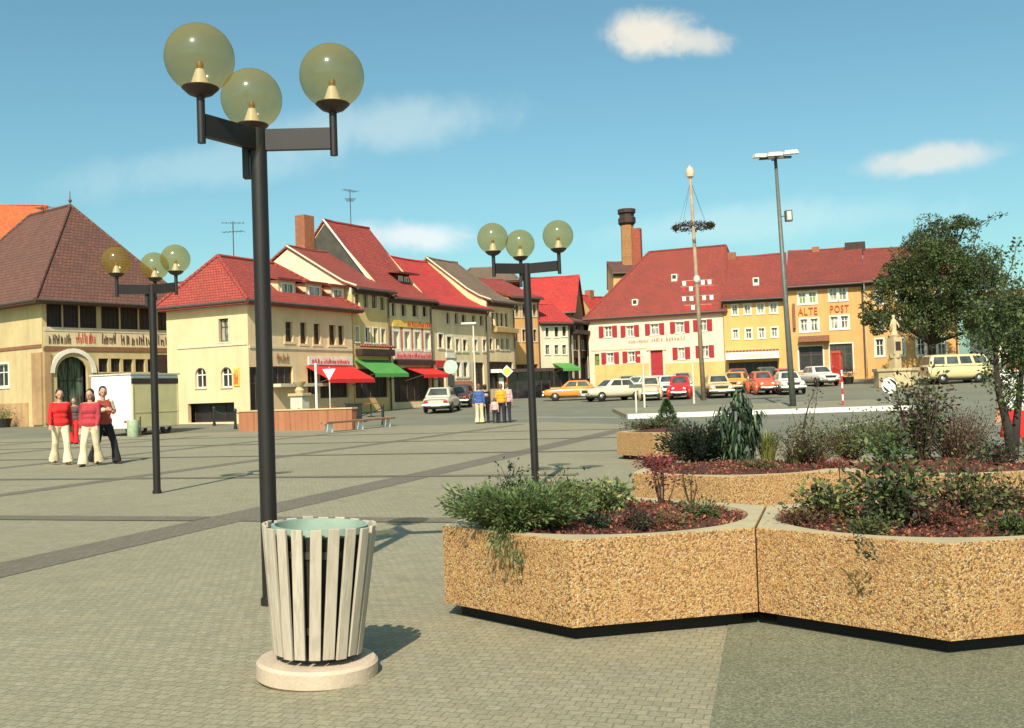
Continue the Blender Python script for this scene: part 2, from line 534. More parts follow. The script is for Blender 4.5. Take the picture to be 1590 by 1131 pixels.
# dark bands of basalt setts across the square, one grid
BANDS = MB()
def band(a0, b0, a1, b1, w):
    if abs(a1 - a0) > abs(b1 - b0): p = [(a0, b0 - w / 2), (a1, b1 - w / 2), (a1, b1 + w / 2), (a0, b0 + w / 2)]
    else: p = [(a0 - w / 2, b0), (a1 - w / 2, b1), (a1 + w / 2, b1), (a0 + w / 2, b0)]
    return [G2W(a, b, 0) for a, b in p]
k = 0
for a, w, b0, b1 in ((-6.75, 0.62, -4, 36), (-12.6, 0.42, -2, 41), (-18.4, 0.42, 0, 38), (-24.3, 0.42, 2, 36), (-30, 0.42, 2, 34)):
    p = band(a, b0, a, b1, w)
    BANDS.add([(v.x, v.y, 0.008) for v in p], [(0, 1, 2, 3)])
for b, w, a0, a1 in ((10.3, 0.38, -30, -7.06), (10.3, 0.38, -6.44, -1.6), (15.9, 0.3, -34, -4.0), (22.0, 0.3, -36, -2.6), (27.9, 0.3, -38, -4), (33.6, 0.3, -38, -6)):
    p = band(a0, b, a1, b, w)
    BANDS.add([(v.x, v.y, 0.012) for v in p], [(0, 1, 2, 3)])
tag(BANDS.build('paving_bands', M_SETT_DARK), kind='structure')
# slab paving under the planters on the right
p0 = on(1105, 1113); p1 = on(1130, 975)
e = (p1 - p0).normalized()
q0 = p0 - e * 8; q1 = p0 + e * 3.2
sp = [(q0.x, q0.y), (q0.x + 14, q0.y - 2), (q1.x + 14, q1.y - 3.5), (q1.x, q1.y)]
mb = MB(); mb.add([(x, y, 0.008) for x, y in sp], [(0, 1, 2, 3)])
tag(mb.build('slab_paving', M_SLAB), kind='structure')

# traffic island with white kerb between the road and the car park
def isl(px, Y): return at(px, 640, Y).x
IS_L, IS_R, IS_Y0, IS_Y1 = 5.2, 17.5, 46.0, 53.0
def strip_prism(name, x0, x1, y0f, y1f, h, mat, n=24, skirt=0.4):
    mb = MB(); vs = []; fs = []
    for i in range(n + 1):
        x = x0 + (x1 - x0) * i / n
        for y in (y0f(x), y1f(x)):
            vs += [(x, y, g(x, y) + h), (x, y, g(x, y) - skirt)]
    for i in range(n):
        a = i * 4; b = a + 4
        fs += [(a, b, b + 2, a + 2), (a + 1, b + 1, b, a), (a + 2, b + 2, b + 3, a + 3)]
    fs += [(1, 0, 2, 3), (n * 4, n * 4 + 1, n * 4 + 3, n * 4 + 2)]
    mb.add(vs, fs)
    return tag(mb.build(name, mat), kind='structure')
f0 = lambda x: 45.2 - 0.06 * (x - 5); f1 = lambda x: f0(x) + 0.6
strip_prism('kerb', 5.0, 17.8, f0, f1, 0.20, M_KERB)
strip_prism('traffic_island', 5.0, 17.8, lambda x: f1(x) + 0.003, lambda x: 52.5 - 0.05 * x, 0.17, M_PAVE)
# worn white parking lines on the asphalt at the right
mb = MB()
def line(px0, py0, px1, py1, w):
    a = on(px0, py0); b = on(px1, py1); d = (b - a).normalized(); s = Vector((-d.y, d.x, 0)) * w / 2
    mb.add([(p.x, p.y, g(p.x, p.y) + 0.006) for p in (a - s, b - s, b + s, a + s)], [(0, 1, 2, 3)])
line(1238, 676, 1262, 673.5, 0.12); line(1296, 664, 1372, 652, 0.12); line(1330, 692, 1420, 680, 0.1)
line(1500, 663, 1570, 658, 0.12); line(820, 648, 960, 648.5, 0.16); line(1250, 700, 1330, 690, 0.1)
tag(mb.build('road_markings', M_WHITE_LINE), kind='structure')
# ------------------------------------------------------------------ globe lamps
M_LAMP = basic('dark_bronze_paint', (0.013, 0.0085, 0.0065), 0.5, 0.3, 5.0)
M_REFL = basic('white_reflector', (0.90, 0.86, 0.92), 0.35, 0.05)
M_SOCKET = basic('lamp_socket_brown', (0.25, 0.15, 0.08), 0.4)
M_DISH = basic('dark_dish', (0.05, 0.03, 0.025), 0.5)
def globe_mat():
    m, nt, b = new_mat('smoked_yellow_plastic')
    out = nt.nodes['Material Output']
    tr = nd(nt, 'ShaderNodeBsdfTransparent'); tr.inputs['Color'].default_value = (0.87, 0.81, 0.60, 1)
    df = nd(nt, 'ShaderNodeBsdfTranslucent'); df.inputs['Color'].default_value = (0.70, 0.50, 0.10, 1)
    gl = nd(nt, 'ShaderNodeBsdfGlossy'); gl.inputs['Roughness'].default_value = 0.11
    lw = nd(nt, 'ShaderNodeLayerWeight'); lw.inputs['Blend'].default_value = 0.25
    m0 = nd(nt, 'ShaderNodeMixShader'); m0.inputs[0].default_value = 0.27
    d2 = nd(nt, 'ShaderNodeBsdfDiffuse'); d2.inputs['Color'].default_value = (0.42, 0.29, 0.05, 1)
    md = nd(nt, 'ShaderNodeMixShader'); md.inputs[0].default_value = 0.5; nt.links.new(df.outputs[0], md.inputs[1]); nt.links.new(d2.outputs[0], md.inputs[2])
    nt.links.new(tr.outputs[0], m0.inputs[1]); nt.links.new(md.outputs[0], m0.inputs[2])
    dk = nd(nt, 'ShaderNodeBsdfTransparent'); dk.inputs['Color'].default_value = (0.30, 0.27, 0.12, 1)
    m1 = nd(nt, 'ShaderNodeMixShader'); 
    pw = nd(nt, 'ShaderNodeMath', operation='POWER'); nt.links.new(lw.outputs['Facing'], pw.inputs[0]); pw.inputs[1].default_value = 4.0
    nt.links.new(pw.outputs[0], m1.inputs[0]); nt.links.new(m0.outputs[0], m1.inputs[1]); nt.links.new(dk.outputs[0], m1.inputs[2])
    m2 = nd(nt, 'ShaderNodeMixShader')
    fr = nd(nt, 'ShaderNodeMath', operation='MULTIPLY_ADD'); p5 = nd(nt, 'ShaderNodeMath', operation='POWER'); nt.links.new(lw.outputs['Facing'], p5.inputs[0]); p5.inputs[1].default_value = 5.0; nt.links.new(p5.outputs[0], fr.inputs[0]); fr.inputs[1].default_value = 0.5; fr.inputs[2].default_value = 0.09
    fm = nd(nt, 'ShaderNodeMath', operation='MULTIPLY'); nt.links.new(fr.outputs[0], fm.inputs[0]); fm.inputs[1].default_value = 0.55
    nt.links.new(fm.outputs[0], m2.inputs[0]); nt.links.new(m1.outputs[0], m2.inputs[1]); nt.links.new(gl.outputs[0], m2.inputs[2])
    nt.links.new(m2.outputs[0], out.inputs['Surface'])
    return m
M_GLOBE = globe_mat()
LAMP_H, LAMP_R = 3.16, 0.054
def globe_lamp(label, loc, angles, lean=(0, 0)):
    t = thing('street_lamp', label, 'street lamp', loc, 0, 'three-globe street lamps on the square')
    t.rotation_euler = (lean[0], lean[1], 0)
    m = MB()
    m.tube([(0, 0, 0), (0, 0, LAMP_H)], LAMP_R, 20)
    m.lathe([(LAMP_R + 0.012, 0), (LAMP_R + 0.012, 0.05), (LAMP_R, 0.06)], 20)
    m.build('pole', M_LAMP, t, 'auto')
    m = MB(); m.box(-0.105, -0.062, -0.03, 0.03, LAMP_H - 0.33, LAMP_H - 0.12)
    m.build('junction_box', M_LAMP, t, bevel=0.004)
    L = 0.5
    for a in angles:
        c, s = math.cos(R(a)), math.sin(R(a))
        M = Matrix.Rotation(R(a), 4, 'Z')
        m = MB()
        m.box(0.05, L - 0.02, -0.025, 0.025, LAMP_H - 0.145, LAMP_H - 0.005, M)
        x, y = c * L, s * L
        m.tube([(x, y, LAMP_H - 0.19), (x, y, LAMP_H + 0.125)], 0.026, 12)
        arm = m.build('arm', M_LAMP, t, 'auto')
        zc = LAMP_H + 0.345; r = 0.215
        m = MB(); m.ball((x, y, zc), r, 40, 24)
        gl = m.build('globe', M_GLOBE, t, True)
        z0 = zc - r
        m = MB(); m.lathe([(0.0, z0 - 0.03), (0.03, z0 - 0.03), (0.075, z0 - 0.012), (0.115, z0 + 0.026), (0.108, z0 + 0.034), (0.0, z0 + 0.034)], 24, (x, y, 0))
        m.build('dish', M_DISH, gl, 'auto')
        m = MB(); m.lathe([(0.064, z0 + 0.035), (0.046, z0 + 0.09), (0.026, z0 + 0.145), (0.0, z0 + 0.147)], 20, (x, y, 0))
        m.build('reflector', M_REFL, gl, 'auto')
        m = MB(); m.lathe([(0.021, z0 + 0.146), (0.023, z0 + 0.175), (0.016, z0 + 0.195), (0.0, z0 + 0.199)], 14, (x, y, 0))
        m.build('bulb_holder', M_SOCKET, gl, 'auto')
    return t
globe_lamp('tall dark street lamp with three smoked globes standing behind the slatted bin', on(421, 940), (2, 108, 240))
globe_lamp('dark three-globe lamp on the open paving right of the walking people', on(244, 767), (-28, 104, 206))
globe_lamp('dark three-globe lamp rising behind the juniper planter', on(832, 757), (-24, 98, 204), (0, R(-0.5)))

# ------------------------------------------------------------------ slatted litter bin
def slat_wood():
    m, nt, b = new_mat('weathered_pale_wood')
    co = coord(nt); mp = nd(nt, 'ShaderNodeMapping'); mp.inputs['Scale'].default_value = (60, 60, 2.2); nt.links.new(co, mp.inputs['Vector'])
    n1 = noise(nt, 1.0, 6, mp.outputs['Vector'], 0.65); n2 = noise(nt, 7, 4, co)
    rnd = nd(nt, 'ShaderNodeObjectInfo').outputs['Random']
    c = ramp(nt, n1.outputs['Fac'], [(0.3, (0.33, 0.27, 0.19)), (0.55, (0.47, 0.405, 0.31)), (0.75, (0.54, 0.47, 0.37))])
    c = mixc(nt, rnd, c, (0.40, 0.325, 0.245)) if False else mixc(nt, ramp(nt, rnd, [(0.0, 0.0), (1.0, 0.5)]), c, (0.42, 0.35, 0.27))
    c = mixc(nt, ramp(nt, n2.outputs['Fac'], [(0.55, 0.0), (0.75, 0.5)]), c, (0.27, 0.22, 0.16))
    nt.links.new(c, b.inputs['Base Color']); b.inputs['Roughness'].default_value = .8
    bump(nt, b, n1.outputs['Fac'], .3, .002)
    return m
M_SLAT = slat_wood()
M_LINER = basic('galvanised_green_steel', (0.27, 0.345, 0.265), 0.6, 0.2, 6.0, 0.0, 0.0)
M_BASE = basic('pinkish_concrete', (0.50, 0.39, 0.28), 0.85, 0.18, 5.0, 0.35)
M_BAND = basic('dark_steel_band', (0.05, 0.045, 0.04), 0.5)
bp = on(493, 1050)
t = thing('litter_bin', 'round bin of pale wooden slats on a pinkish foot before the tall lamp', 'litter bin', bp)
M_LINER_SHADE = basic('shaded_liner_black', (0.012, 0.011, 0.010), 0.8)  # near-black liner: the shade between the slats is put into its colour
br = 0.292
m = MB(); m.lathe([(0.0, 0.0), (br - 0.015, 0.0), (br, 0.012), (br, 0.078), (br - 0.014, 0.092), (0, 0.092)], 64)
m.build('foot', M_BASE, t, 'auto')
m = MB(); m.lathe([(0.13, 0.092), (0.13, 0.125), (0.0, 0.125)], 32); m.build('pedestal', M_BAND, t, 'auto')
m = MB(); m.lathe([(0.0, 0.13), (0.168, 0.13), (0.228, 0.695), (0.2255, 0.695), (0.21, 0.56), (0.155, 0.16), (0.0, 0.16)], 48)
m.build('liner', M_LINER_SHADE, t, 'auto')
m = MB(); m.lathe([(0.2335, 0.705), (0.2335, 0.738), (0.2185, 0.738), (0.2005, 0.545), (0.2225, 0.700)], 48); m.build('liner_rim', M_LINER, t, 'auto')
for z, r in ((0.24, 0.187), (0.60, 0.2245)):
    m = MB(); m.lathe([(r - 0.006, z), (r + 0.002, z), (r + 0.005, z + 0.035), (r - 0.003, z + 0.035)], 48); m.build('hoop', M_BAND, t, 'auto')
t.rotation_euler = (0, R(2.6), 0)
N = 20
for k in range(N):
    a = 2 * math.pi * (k + 0.35) / N + random.uniform(-0.012, 0.012)
    w = 0.0268; th = 0.016
    r0, r1, z0, z1 = 0.198, 0.262 + random.uniform(-0.003, 0.004), 0.125 + random.uniform(-0.004, 0.004), 0.742 + random.uniform(-0.007, 0.007)
    M = Matrix.Rotation(a, 4, 'Z')
    vs = []
    for z, r in ((z0, r0), (z1, r1)):
        for dr in (0, th):
            for dy in (-w, w): vs.append(M @ Vector((r + dr, dy, z)))
    m = MB(); m.add(vs, [(0, 1, 3, 2), (4, 6, 7, 5), (0, 4, 5, 1), (2, 3, 7, 6), (0, 2, 6, 4), (1, 5, 7, 3)])
    m.build('slat', M_SLAT, t, bevel=0.003)

# ------------------------------------------------------------------ hexagonal planters of washed concrete
def aggregate():
    m, nt, b = new_mat('washed_gravel_concrete')
    co = coord(nt)
    v1 = nd(nt, 'ShaderNodeTexVoronoi'); v1.inputs['Scale'].default_value = 118; nt.links.new(co, v1.inputs['Vector'])
    v2 = nd(nt, 'ShaderNodeTexVoronoi'); v2.feature = 'DISTANCE_TO_EDGE'; v2.inputs['Scale'].default_value = 118; nt.links.new(co, v2.inputs['Vector'])
    s = nd(nt, 'ShaderNodeSeparateColor'); nt.links.new(v1.outputs['Color'], s.inputs[0])
    c = ramp(nt, s.outputs[0], [(0.0, (0.05, 0.025, 0.012)), (0.2, (0.22, 0.095, 0.032)), (0.45, (0.46, 0.225, 0.068)), (0.7, (0.54, 0.335, 0.115)), (0.9, (0.40, 0.27, 0.14)), (1.0, (0.66, 0.52, 0.30))])
    n1 = noise(nt, 1.8, 5, co, 0.65)
    c = mixc(nt, ramp(nt, n1.outputs['Fac'], [(0.35, 0.0), (0.7, 0.45)]), c, (0.42, 0.20, 0.07))
    e = ramp(nt, v2.outputs['Distance'], [(0.0, 0.75), (0.09, 0.0)])
    c = mixc(nt, e, c, (0.19, 0.125, 0.06))
    nt.links.new(c, b.inputs['Base Color']); b.inputs['Roughness'].default_value = 0.75
    inv = nd(nt, 'ShaderNodeMath', operation='MULTIPLY'); nt.links.new(v1.outputs['Distance'], inv.inputs[0]); inv.inputs[1].default_value = -1.0
    bump(nt, b, inv.outputs[0], 0.75, 0.005)
    return m
M_AGG = aggregate()
M_RIM = basic('smooth_sand_concrete', (0.42, 0.345, 0.20), 0.85, 0.15, 4.0, 0.25)
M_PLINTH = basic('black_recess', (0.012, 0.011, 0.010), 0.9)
def soil_mat(name, a, b_, c_):
    m, nt, b = new_mat(name)
    co = coord(nt)
    n1 = noise(nt, 5.0, 6, co, 0.7); n2 = noise(nt, 90, 4, co, 0.7)
    c = ramp(nt, n1.outputs['Fac'], [(0.3, a), (0.55, b_), (0.75, c_)])
    c = mixc(nt, ramp(nt, n2.outputs['Fac'], [(0.35, 0.7), (0.62, 0.0)]), c, tuple(x * 0.35 for x in a))
    nt.links.new(c, b.inputs['Base Color']); b.inputs['Roughness'].default_value = 0.95
    bump(nt, b, n2.outputs['Fac'], 1.0, 0.03)
    return m
M_SOIL = soil_mat('red_brown_peat', (0.10, 0.032, 0.020), (0.17, 0.055, 0.030), (0.26, 0.085, 0.042))
SIDE = 1.075; TOPZ = 0.55; BOTZ = 0.085
def planter(label, v0, rot=-47, h=TOPZ):
    """hexagonal unit; v0 is its left front corner, rot the heading of the first front edge"""
    pts = [Vector((0, 0))]
    a = rot
    for i in range(5):
        pts.append(pts[-1] + Vector((math.cos(R(a)), math.sin(R(a)))) * SIDE)
        a += 60
    cen = sum(pts, Vector((0, 0))) / 6
    t = thing('planter', label, 'planter', (v0[0] + cen.x, v0[1] + cen.y, 0), 0, 'hexagonal planters of washed concrete')
    P = [p - cen for p in pts]
    sh = lambda k: [p * k for p in P]
    m = MB()
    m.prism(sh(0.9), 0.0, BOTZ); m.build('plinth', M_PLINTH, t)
    ch = 0.006
    N = 72
    rin = 0.852
    ring = lambda r, z: [(r * math.cos(2 * math.pi * k / N), r * math.sin(2 * math.pi * k / N), z) for k in range(N)]
    def hexring(k, z):
        out = []
        for j in range(N):
            q = 2 * math.pi * j / N
            d = Vector((math.cos(q), math.sin(q)))
            best = 9
            for i in range(6):
                A, B = P[i], P[(i + 1) % 6]
                e = B - A; n_ = Vector((e.y, -e.x)).normalized()
                dn = d.dot(n_)
                if dn > 1e-6: best = min(best, A.dot(n_) / dn)
            out.append((d.x * best * k, d.y * best * k, z))
        return out
    # walls keep their true corners
    m = MB()
    g_ = 0.9965
    vs = [(p.x * g_, p.y * g_, BOTZ) for p in P] + [(p.x * g_, p.y * g_, h - ch) for p in P] + [(p.x * (g_ - 0.005), p.y * (g_ - 0.005), h) for p in P]
    fs = []
    for i in range(6):
        j = (i + 1) % 6
        fs += [(i, j, 6 + j, 6 + i), (6 + i, 6 + j, 12 + j, 12 + i)]
    fs.append(tuple(range(5, -1, -1)))
    m.add(vs, fs)
    m.build('wall', M_AGG, t)
    m = MB()
    # top rim between the hexagon and the round basin: fan of quads per angle including the corners
    ang = sorted([2 * math.pi * k / N for k in range(N)] + [math.atan2(p.y, p.x) % (2 * math.pi) for p in P])
    outer, inner, low = [], [], []
    for q in ang:
        d = Vector((math.cos(q), math.sin(q))); best = 9
        for i in range(6):
            A, B = P[i], P[(i + 1) % 6]
            e = B - A; n_ = Vector((e.y, -e.x)).normalized()
            dn = d.dot(n_)
            if dn > 1e-6: best = min(best, A.dot(n_) / dn)
        best *= (g_ - 0.005)
        outer.append((d.x * best, d.y * best, h)); inner.append((d.x * rin, d.y * rin, h)); low.append((d.x * (rin - 0.02), d.y * (rin - 0.02), h - 0.09))
    n = len(ang)
    m.add(outer + inner + low, [(i, (i + 1) % n, n + (i + 1) % n, n + i) for i in range(n)] + [(n + i, n + (i + 1) % n, 2 * n + (i + 1) % n, 2 * n + i) for i in range(n)])
    m.build('rim', M_RIM, t)
    # soil, heaped a little in the middle
    m = MB(); vs = [(0, 0, h + 0.035)]; fs = []
    for j in range(1, 9):
        r = (rin - 0.012) * j / 8
        for k in range(N):
            q = 2 * math.pi * k / N
            z = h + 0.035 - 0.065 * (j / 8) ** 2 + (0.018 * random.uniform(-1, 1) if j < 8 else 0)
            vs.append((r * math.cos(q), r * math.sin(q), z))
    for k in range(N): fs.append((0, 1 + k, 1 + (k + 1) % N))
    for j in range(7):
        for k in range(N):
            a_ = 1 + j * N; b_ = a_ + N
            fs.append((a_ + k, b_ + k, b_ + (k + 1) % N, a_ + (k + 1) % N))
    m.add(vs, fs); m.build('soil', M_SOIL, t, True)
    return t, Vector((v0[0] + cen.x, v0[1] + cen.y, h))
PA, cA = planter('gravel-faced hexagonal planter in front with the spreading juniper', (-0.46, 6.30))
PB, cB = planter('gravel-faced hexagonal planter cut by the right edge in front', (1.323, 5.757))
PC, cC = planter('hexagonal planter behind the front pair with the tall drooping plant', (1.10, 9.75))
PD, cD = planter('hexagonal planter in the second row under the purple shrub and sapling', (2.884, 9.207))
PE, cE = planter('farthest hexagonal planter with the little conifer near the road', (1.95, 19.7), -58, 0.52)
# ground cover of red-brown chippings and heath on the soil: flakes, nobody could count them
def flakes(name, cen, n, rad, mats, size=(0.012, 0.035), dz=0.02, seed=1):
    r_ = np.random.default_rng(seed)
    a = r_.uniform(0, 2 * np.pi, n); rr = rad * np.sqrt(r_.uniform(0, 1, n))
    P = np.stack([cen.x + rr * np.cos(a), cen.y + rr * np.sin(a), cen.z + 0.03 - 0.06 * (rr / 0.852) ** 2 + r_.uniform(0.0, dz, n)], 1)
    V = leaf_quads(P, r_, size, 0.55)
    o = quads(name, None, V, None, 4, mats, r_.integers(0, len(mats), n))
    return tag(o, kind='stuff')
def leaf_quads(P, r_, size, aspect, D=None, up=0.0):
    """lens-shaped leaf quads at points P; D gives main directions if any"""
    n = len(P)
    if D is None: D = r_.normal(size=(n, 3)) 
    D = D + np.array([0, 0, up])
    D = D / (np.linalg.norm(D, axis=1, keepdims=True) + 1e-9)
    Q = r_.normal(size=(n, 3)); W = np.cross(D, Q); W /= (np.linalg.norm(W, axis=1, keepdims=True) + 1e-9)
    s = r_.uniform(size[0], size[1], n)[:, None]
    w = s * aspect * 0.5
    return np.stack([P, P + D * s * 0.45 + W * w, P + D * s, P + D * s * 0.45 - W * w], 1)
M_FL = [basic('red_brown_chip', (0.24, 0.060, 0.030), 0.9), basic('dark_red_chip', (0.14, 0.030, 0.024), 0.9), basic('orange_chip', (0.34, 0.12, 0.05), 0.9), basic('dark_peat_chip', (0.06, 0.025, 0.018), 0.9)]
for i, (c_, n) in enumerate(((cA, 5200), (cB, 5200), (cC, 3000), (cD, 3000))):
    tag(flakes('mulch', c_, n, 0.83, M_FL, seed=20 + i), 'red-brown bark mulch lying on the planter soil', 'mulch')
# ------------------------------------------------------------------ houses: tools
M_WIN = basic('white_window_paint', (0.72, 0.68, 0.58), 0.6, 0.1)
M_WIN_BROWN = basic('brown_window_wood', (0.10, 0.055, 0.03), 0.6, 0.2)
M_TRIM = plaster('sandstone_trim', (0.62, 0.52, 0.36))
M_TRIM_W = plaster('white_trim', (0.74, 0.68, 0.55))
M_PANE = glass_pane('window_glass')
M_PANE_C = glass_pane('window_glass_with_curtain', (0.03, 0.035, 0.033), (0.42, 0.40, 0.32))
M_PANE_G = glass_pane('window_glass_green_blind', (0.10, 0.20, 0.06), (0.20, 0.33, 0.10))
M_DARKIN = basic('dark_shop_interior', (0.016, 0.014, 0.013), 0.5, 0.5, 1.5)
M_GUTTER = basic('dark_gutter_zinc', (0.085, 0.065, 0.05), 0.6)
M_SHUT_RED = basic('red_shutter_paint', (0.36, 0.018, 0.022), 0.6, 0.15)
M_BROWN = basic('dark_brown_timber', (0.045, 0.022, 0.016), 0.75, 0.4, 3.0, 0.3)
M_BRICK_CH = tiles('chimney_brick', (0.40, 0.13, 0.06), (0.50, 0.19, 0.08), 0.24, 0.075)
T_RED = tiles('red_roof_tiles', (0.33, 0.045, 0.029), (0.42, 0.064, 0.041))
T_BRIGHT = tiles('bright_red_roof_tiles', (0.55, 0.035, 0.028), (0.64, 0.055, 0.04))
T_DEEP = tiles('deep_red_roof_tiles', (0.29, 0.048, 0.032), (0.37, 0.066, 0.042))
T_BROWN = tiles('old_brown_roof_tiles', (0.135, 0.052, 0.034), (0.18, 0.072, 0.045), 0.24, 0.26)
T_GREY = tiles('grey_brown_roof_tiles', (0.20, 0.125, 0.075), (0.27, 0.17, 0.10))
T_ORANGE = tiles('new_orange_roof_tiles', (0.70, 0.13, 0.035), (0.76, 0.17, 0.05))
T_MOSS = tiles('mottled_red_roof_tiles', (0.23, 0.045, 0.03), (0.34, 0.06, 0.035))

class Wall:
    def __init__(s, house, O, ex, L):
        s.h, s.O, s.ex, s.L = house, Vector(O), Vector(ex), L
        s.ni = -(s.ex.cross(Vector((0, 0, 1))))
        s.holes = []; s.specs = []
        M = house.M
        s.wO = M @ s.O; s.wex = (M.to_3x3() @ s.ex)
        s.wn = M.to_3x3() @ s.ni
    def sz(s, px, py):
        d = ray(px, py)
        t = (s.wO - CAM).dot(s.wn) / d.dot(s.wn)
        p = CAM + d * t - s.wO
        return p.dot(s.wex), p.z
    def rect(s, r):
        x0, y0, x1, y1 = r
        a0, _ = s.sz(x0, (y0 + y1) / 2); a1, _ = s.sz(x1, (y0 + y1) / 2)
        _, z1 = s.sz((x0 + x1) / 2, y0); _, z0 = s.sz((x0 + x1) / 2, y1)
        if a0 > a1: a0, a1 = a1, a0
        return max(0.06, a0), min(s.L - 0.06, a1), max(0.04, z0), z1
    def hole(s, r, local=False):
        q = r if local else s.rect(r)
        s.holes.append(q); return q
    def window(s, r, frame=None, pane=None, mull=1, bars=1, trim=None, tw=0.09, shut=None, local=False, sill=True, rev=0.13, arch=False, name='window'):
        q = s.hole(r, local)
        s.specs.append((q, frame or M_WIN, pane or M_PANE, mull, bars, trim, tw, shut, sill, rev, arch, name))
        return q
    def panel(s, mb, H, z0=0.0):
        S = sorted(set([0.0, s.L] + [v for q in s.holes for v in q[:2]]))
        Z = sorted(set([z0, H] + [v for q in s.holes for v in q[2:4] if z0 < v < H]))
        P = lambda a, z, d=0.0: s.O + s.ex * a + Vector((0, 0, z)) + s.ni * d
        for i in range(len(S) - 1):
            for j in range(len(Z) - 1):
                cs, cz = (S[i] + S[i + 1]) / 2, (Z[j] + Z[j + 1]) / 2
                if any(q[0] < cs < q[1] and q[2] < cz < q[3] for q in s.holes): continue
                mb.add([P(S[i], Z[j]), P(S[i + 1], Z[j]), P(S[i + 1], Z[j + 1]), P(S[i], Z[j + 1])], [(0, 1, 2, 3)])
        for sp in s.specs:
            if not sp[10]: continue
            a, b, c, d = sp[0]; r = (b - a) / 2; K = 8
            arc = [((a + b) / 2 - r * math.cos(math.pi * k / K), d - r + r * math.sin(math.pi * k / K)) for k in range(K + 1)]
            for k in range(K):
                (x0, z0_), (x1, z1_) = arc[k], arc[k + 1]
                mb.add([P(x0, z0_), P(x1, z1_), P(x1, d), P(x0, d)], [(0, 1, 2, 3)])
                mb.add([P(x0, z0_), P(x1, z1_), P(x1, z1_, .13), P(x0, z0_, .13)], [(0, 3, 2, 1)])
        for q in s.holes:
            a, b, c, d = q
            e = 0.22
            mb.add([P(a, c), P(b, c), P(b, d), P(a, d), P(a, c, e), P(b, c, e), P(b, d, e), P(a, d, e)],
                   [(0, 4, 5, 1), (1, 5, 6, 2), (2, 6, 7, 3), (3, 7, 4, 0)])
    def finish(s):
        for (q, frame, pane, mull, bars, trim, tw, shut, sill, rev, arch, name) in s.specs:
            a, b, c, d = q
            m = MB(); ob = lambda *k: m.obox(s.O, s.ex, s.ni, *k)
            fw = min(0.07, (b - a) * 0.12)
            ob(a + .001, a + fw, c + .001, d - .001, rev, rev + 0.06); ob(b - fw, b - .001, c + .001, d - .001, rev, rev + 0.06)
            ob(a + fw, b - fw, c + .001, c + fw, rev, rev + 0.06); ob(a + fw, b - fw, d - fw, d - .001, rev, rev + 0.06)
            for k in range(mull):
                x = a + (b - a) * (k + 1) / (mull + 1); ob(x - fw * .45, x + fw * .45, c + fw, d - fw, rev + .002, rev + 0.055)
            for k in range(bars):
                z = d - (d - c) * (0.36 if bars == 1 else (k + 1) / (bars + 1)); ob(a + fw, b - fw, z - fw * .4, z + fw * .4, rev + .006, rev + 0.05)
            w = m.build(name, frame, s.h.t)
            if trim is not None:
                m = MB()
                ob(a - tw, a, c, d, -0.025, 0.02); ob(b, b + tw, c, d, -0.025, 0.02); ob(a - tw, b + tw, d, d + tw, -0.03, 0.02)
                ob(a - tw - .03, b + tw + .03, c - tw, c, -0.055, 0.02)
                m.build('surround', trim, w)
            elif sill:
                m = MB(); ob(a - 0.04, b + 0.04, c - 0.05, c - .001, -0.06, 0.02); m.build('sill', M_TRIM, w)
            m = MB(); m.add([s.O + s.ex * x + s.ni * (rev + 0.03) + Vector((0, 0, z)) for x, z in ((a + .01, c + .01), (b - .01, c + .01), (b - .01, d - .01), (a + .01, d - .01))], [(0, 1, 2, 3)])
            m.build('pane', pane, w)
            if shut:
                mat_, sides, sw = shut
                for sd_ in sides:
                    m = MB()
                    x0 = a - 0.03 - sw if sd_ == 'l' else b + 0.03
                    ob(x0, x0 + sw, c - 0.04, d + 0.03, -0.045, -0.005)
                    for zz in range(7):
                        z = c + (d - c) * (zz + .5) / 7; ob(x0 + .04, x0 + sw - .04, z - .025, z + .025, -0.058, -0.044)
                    m.build('shutter', mat_, s.h.t)

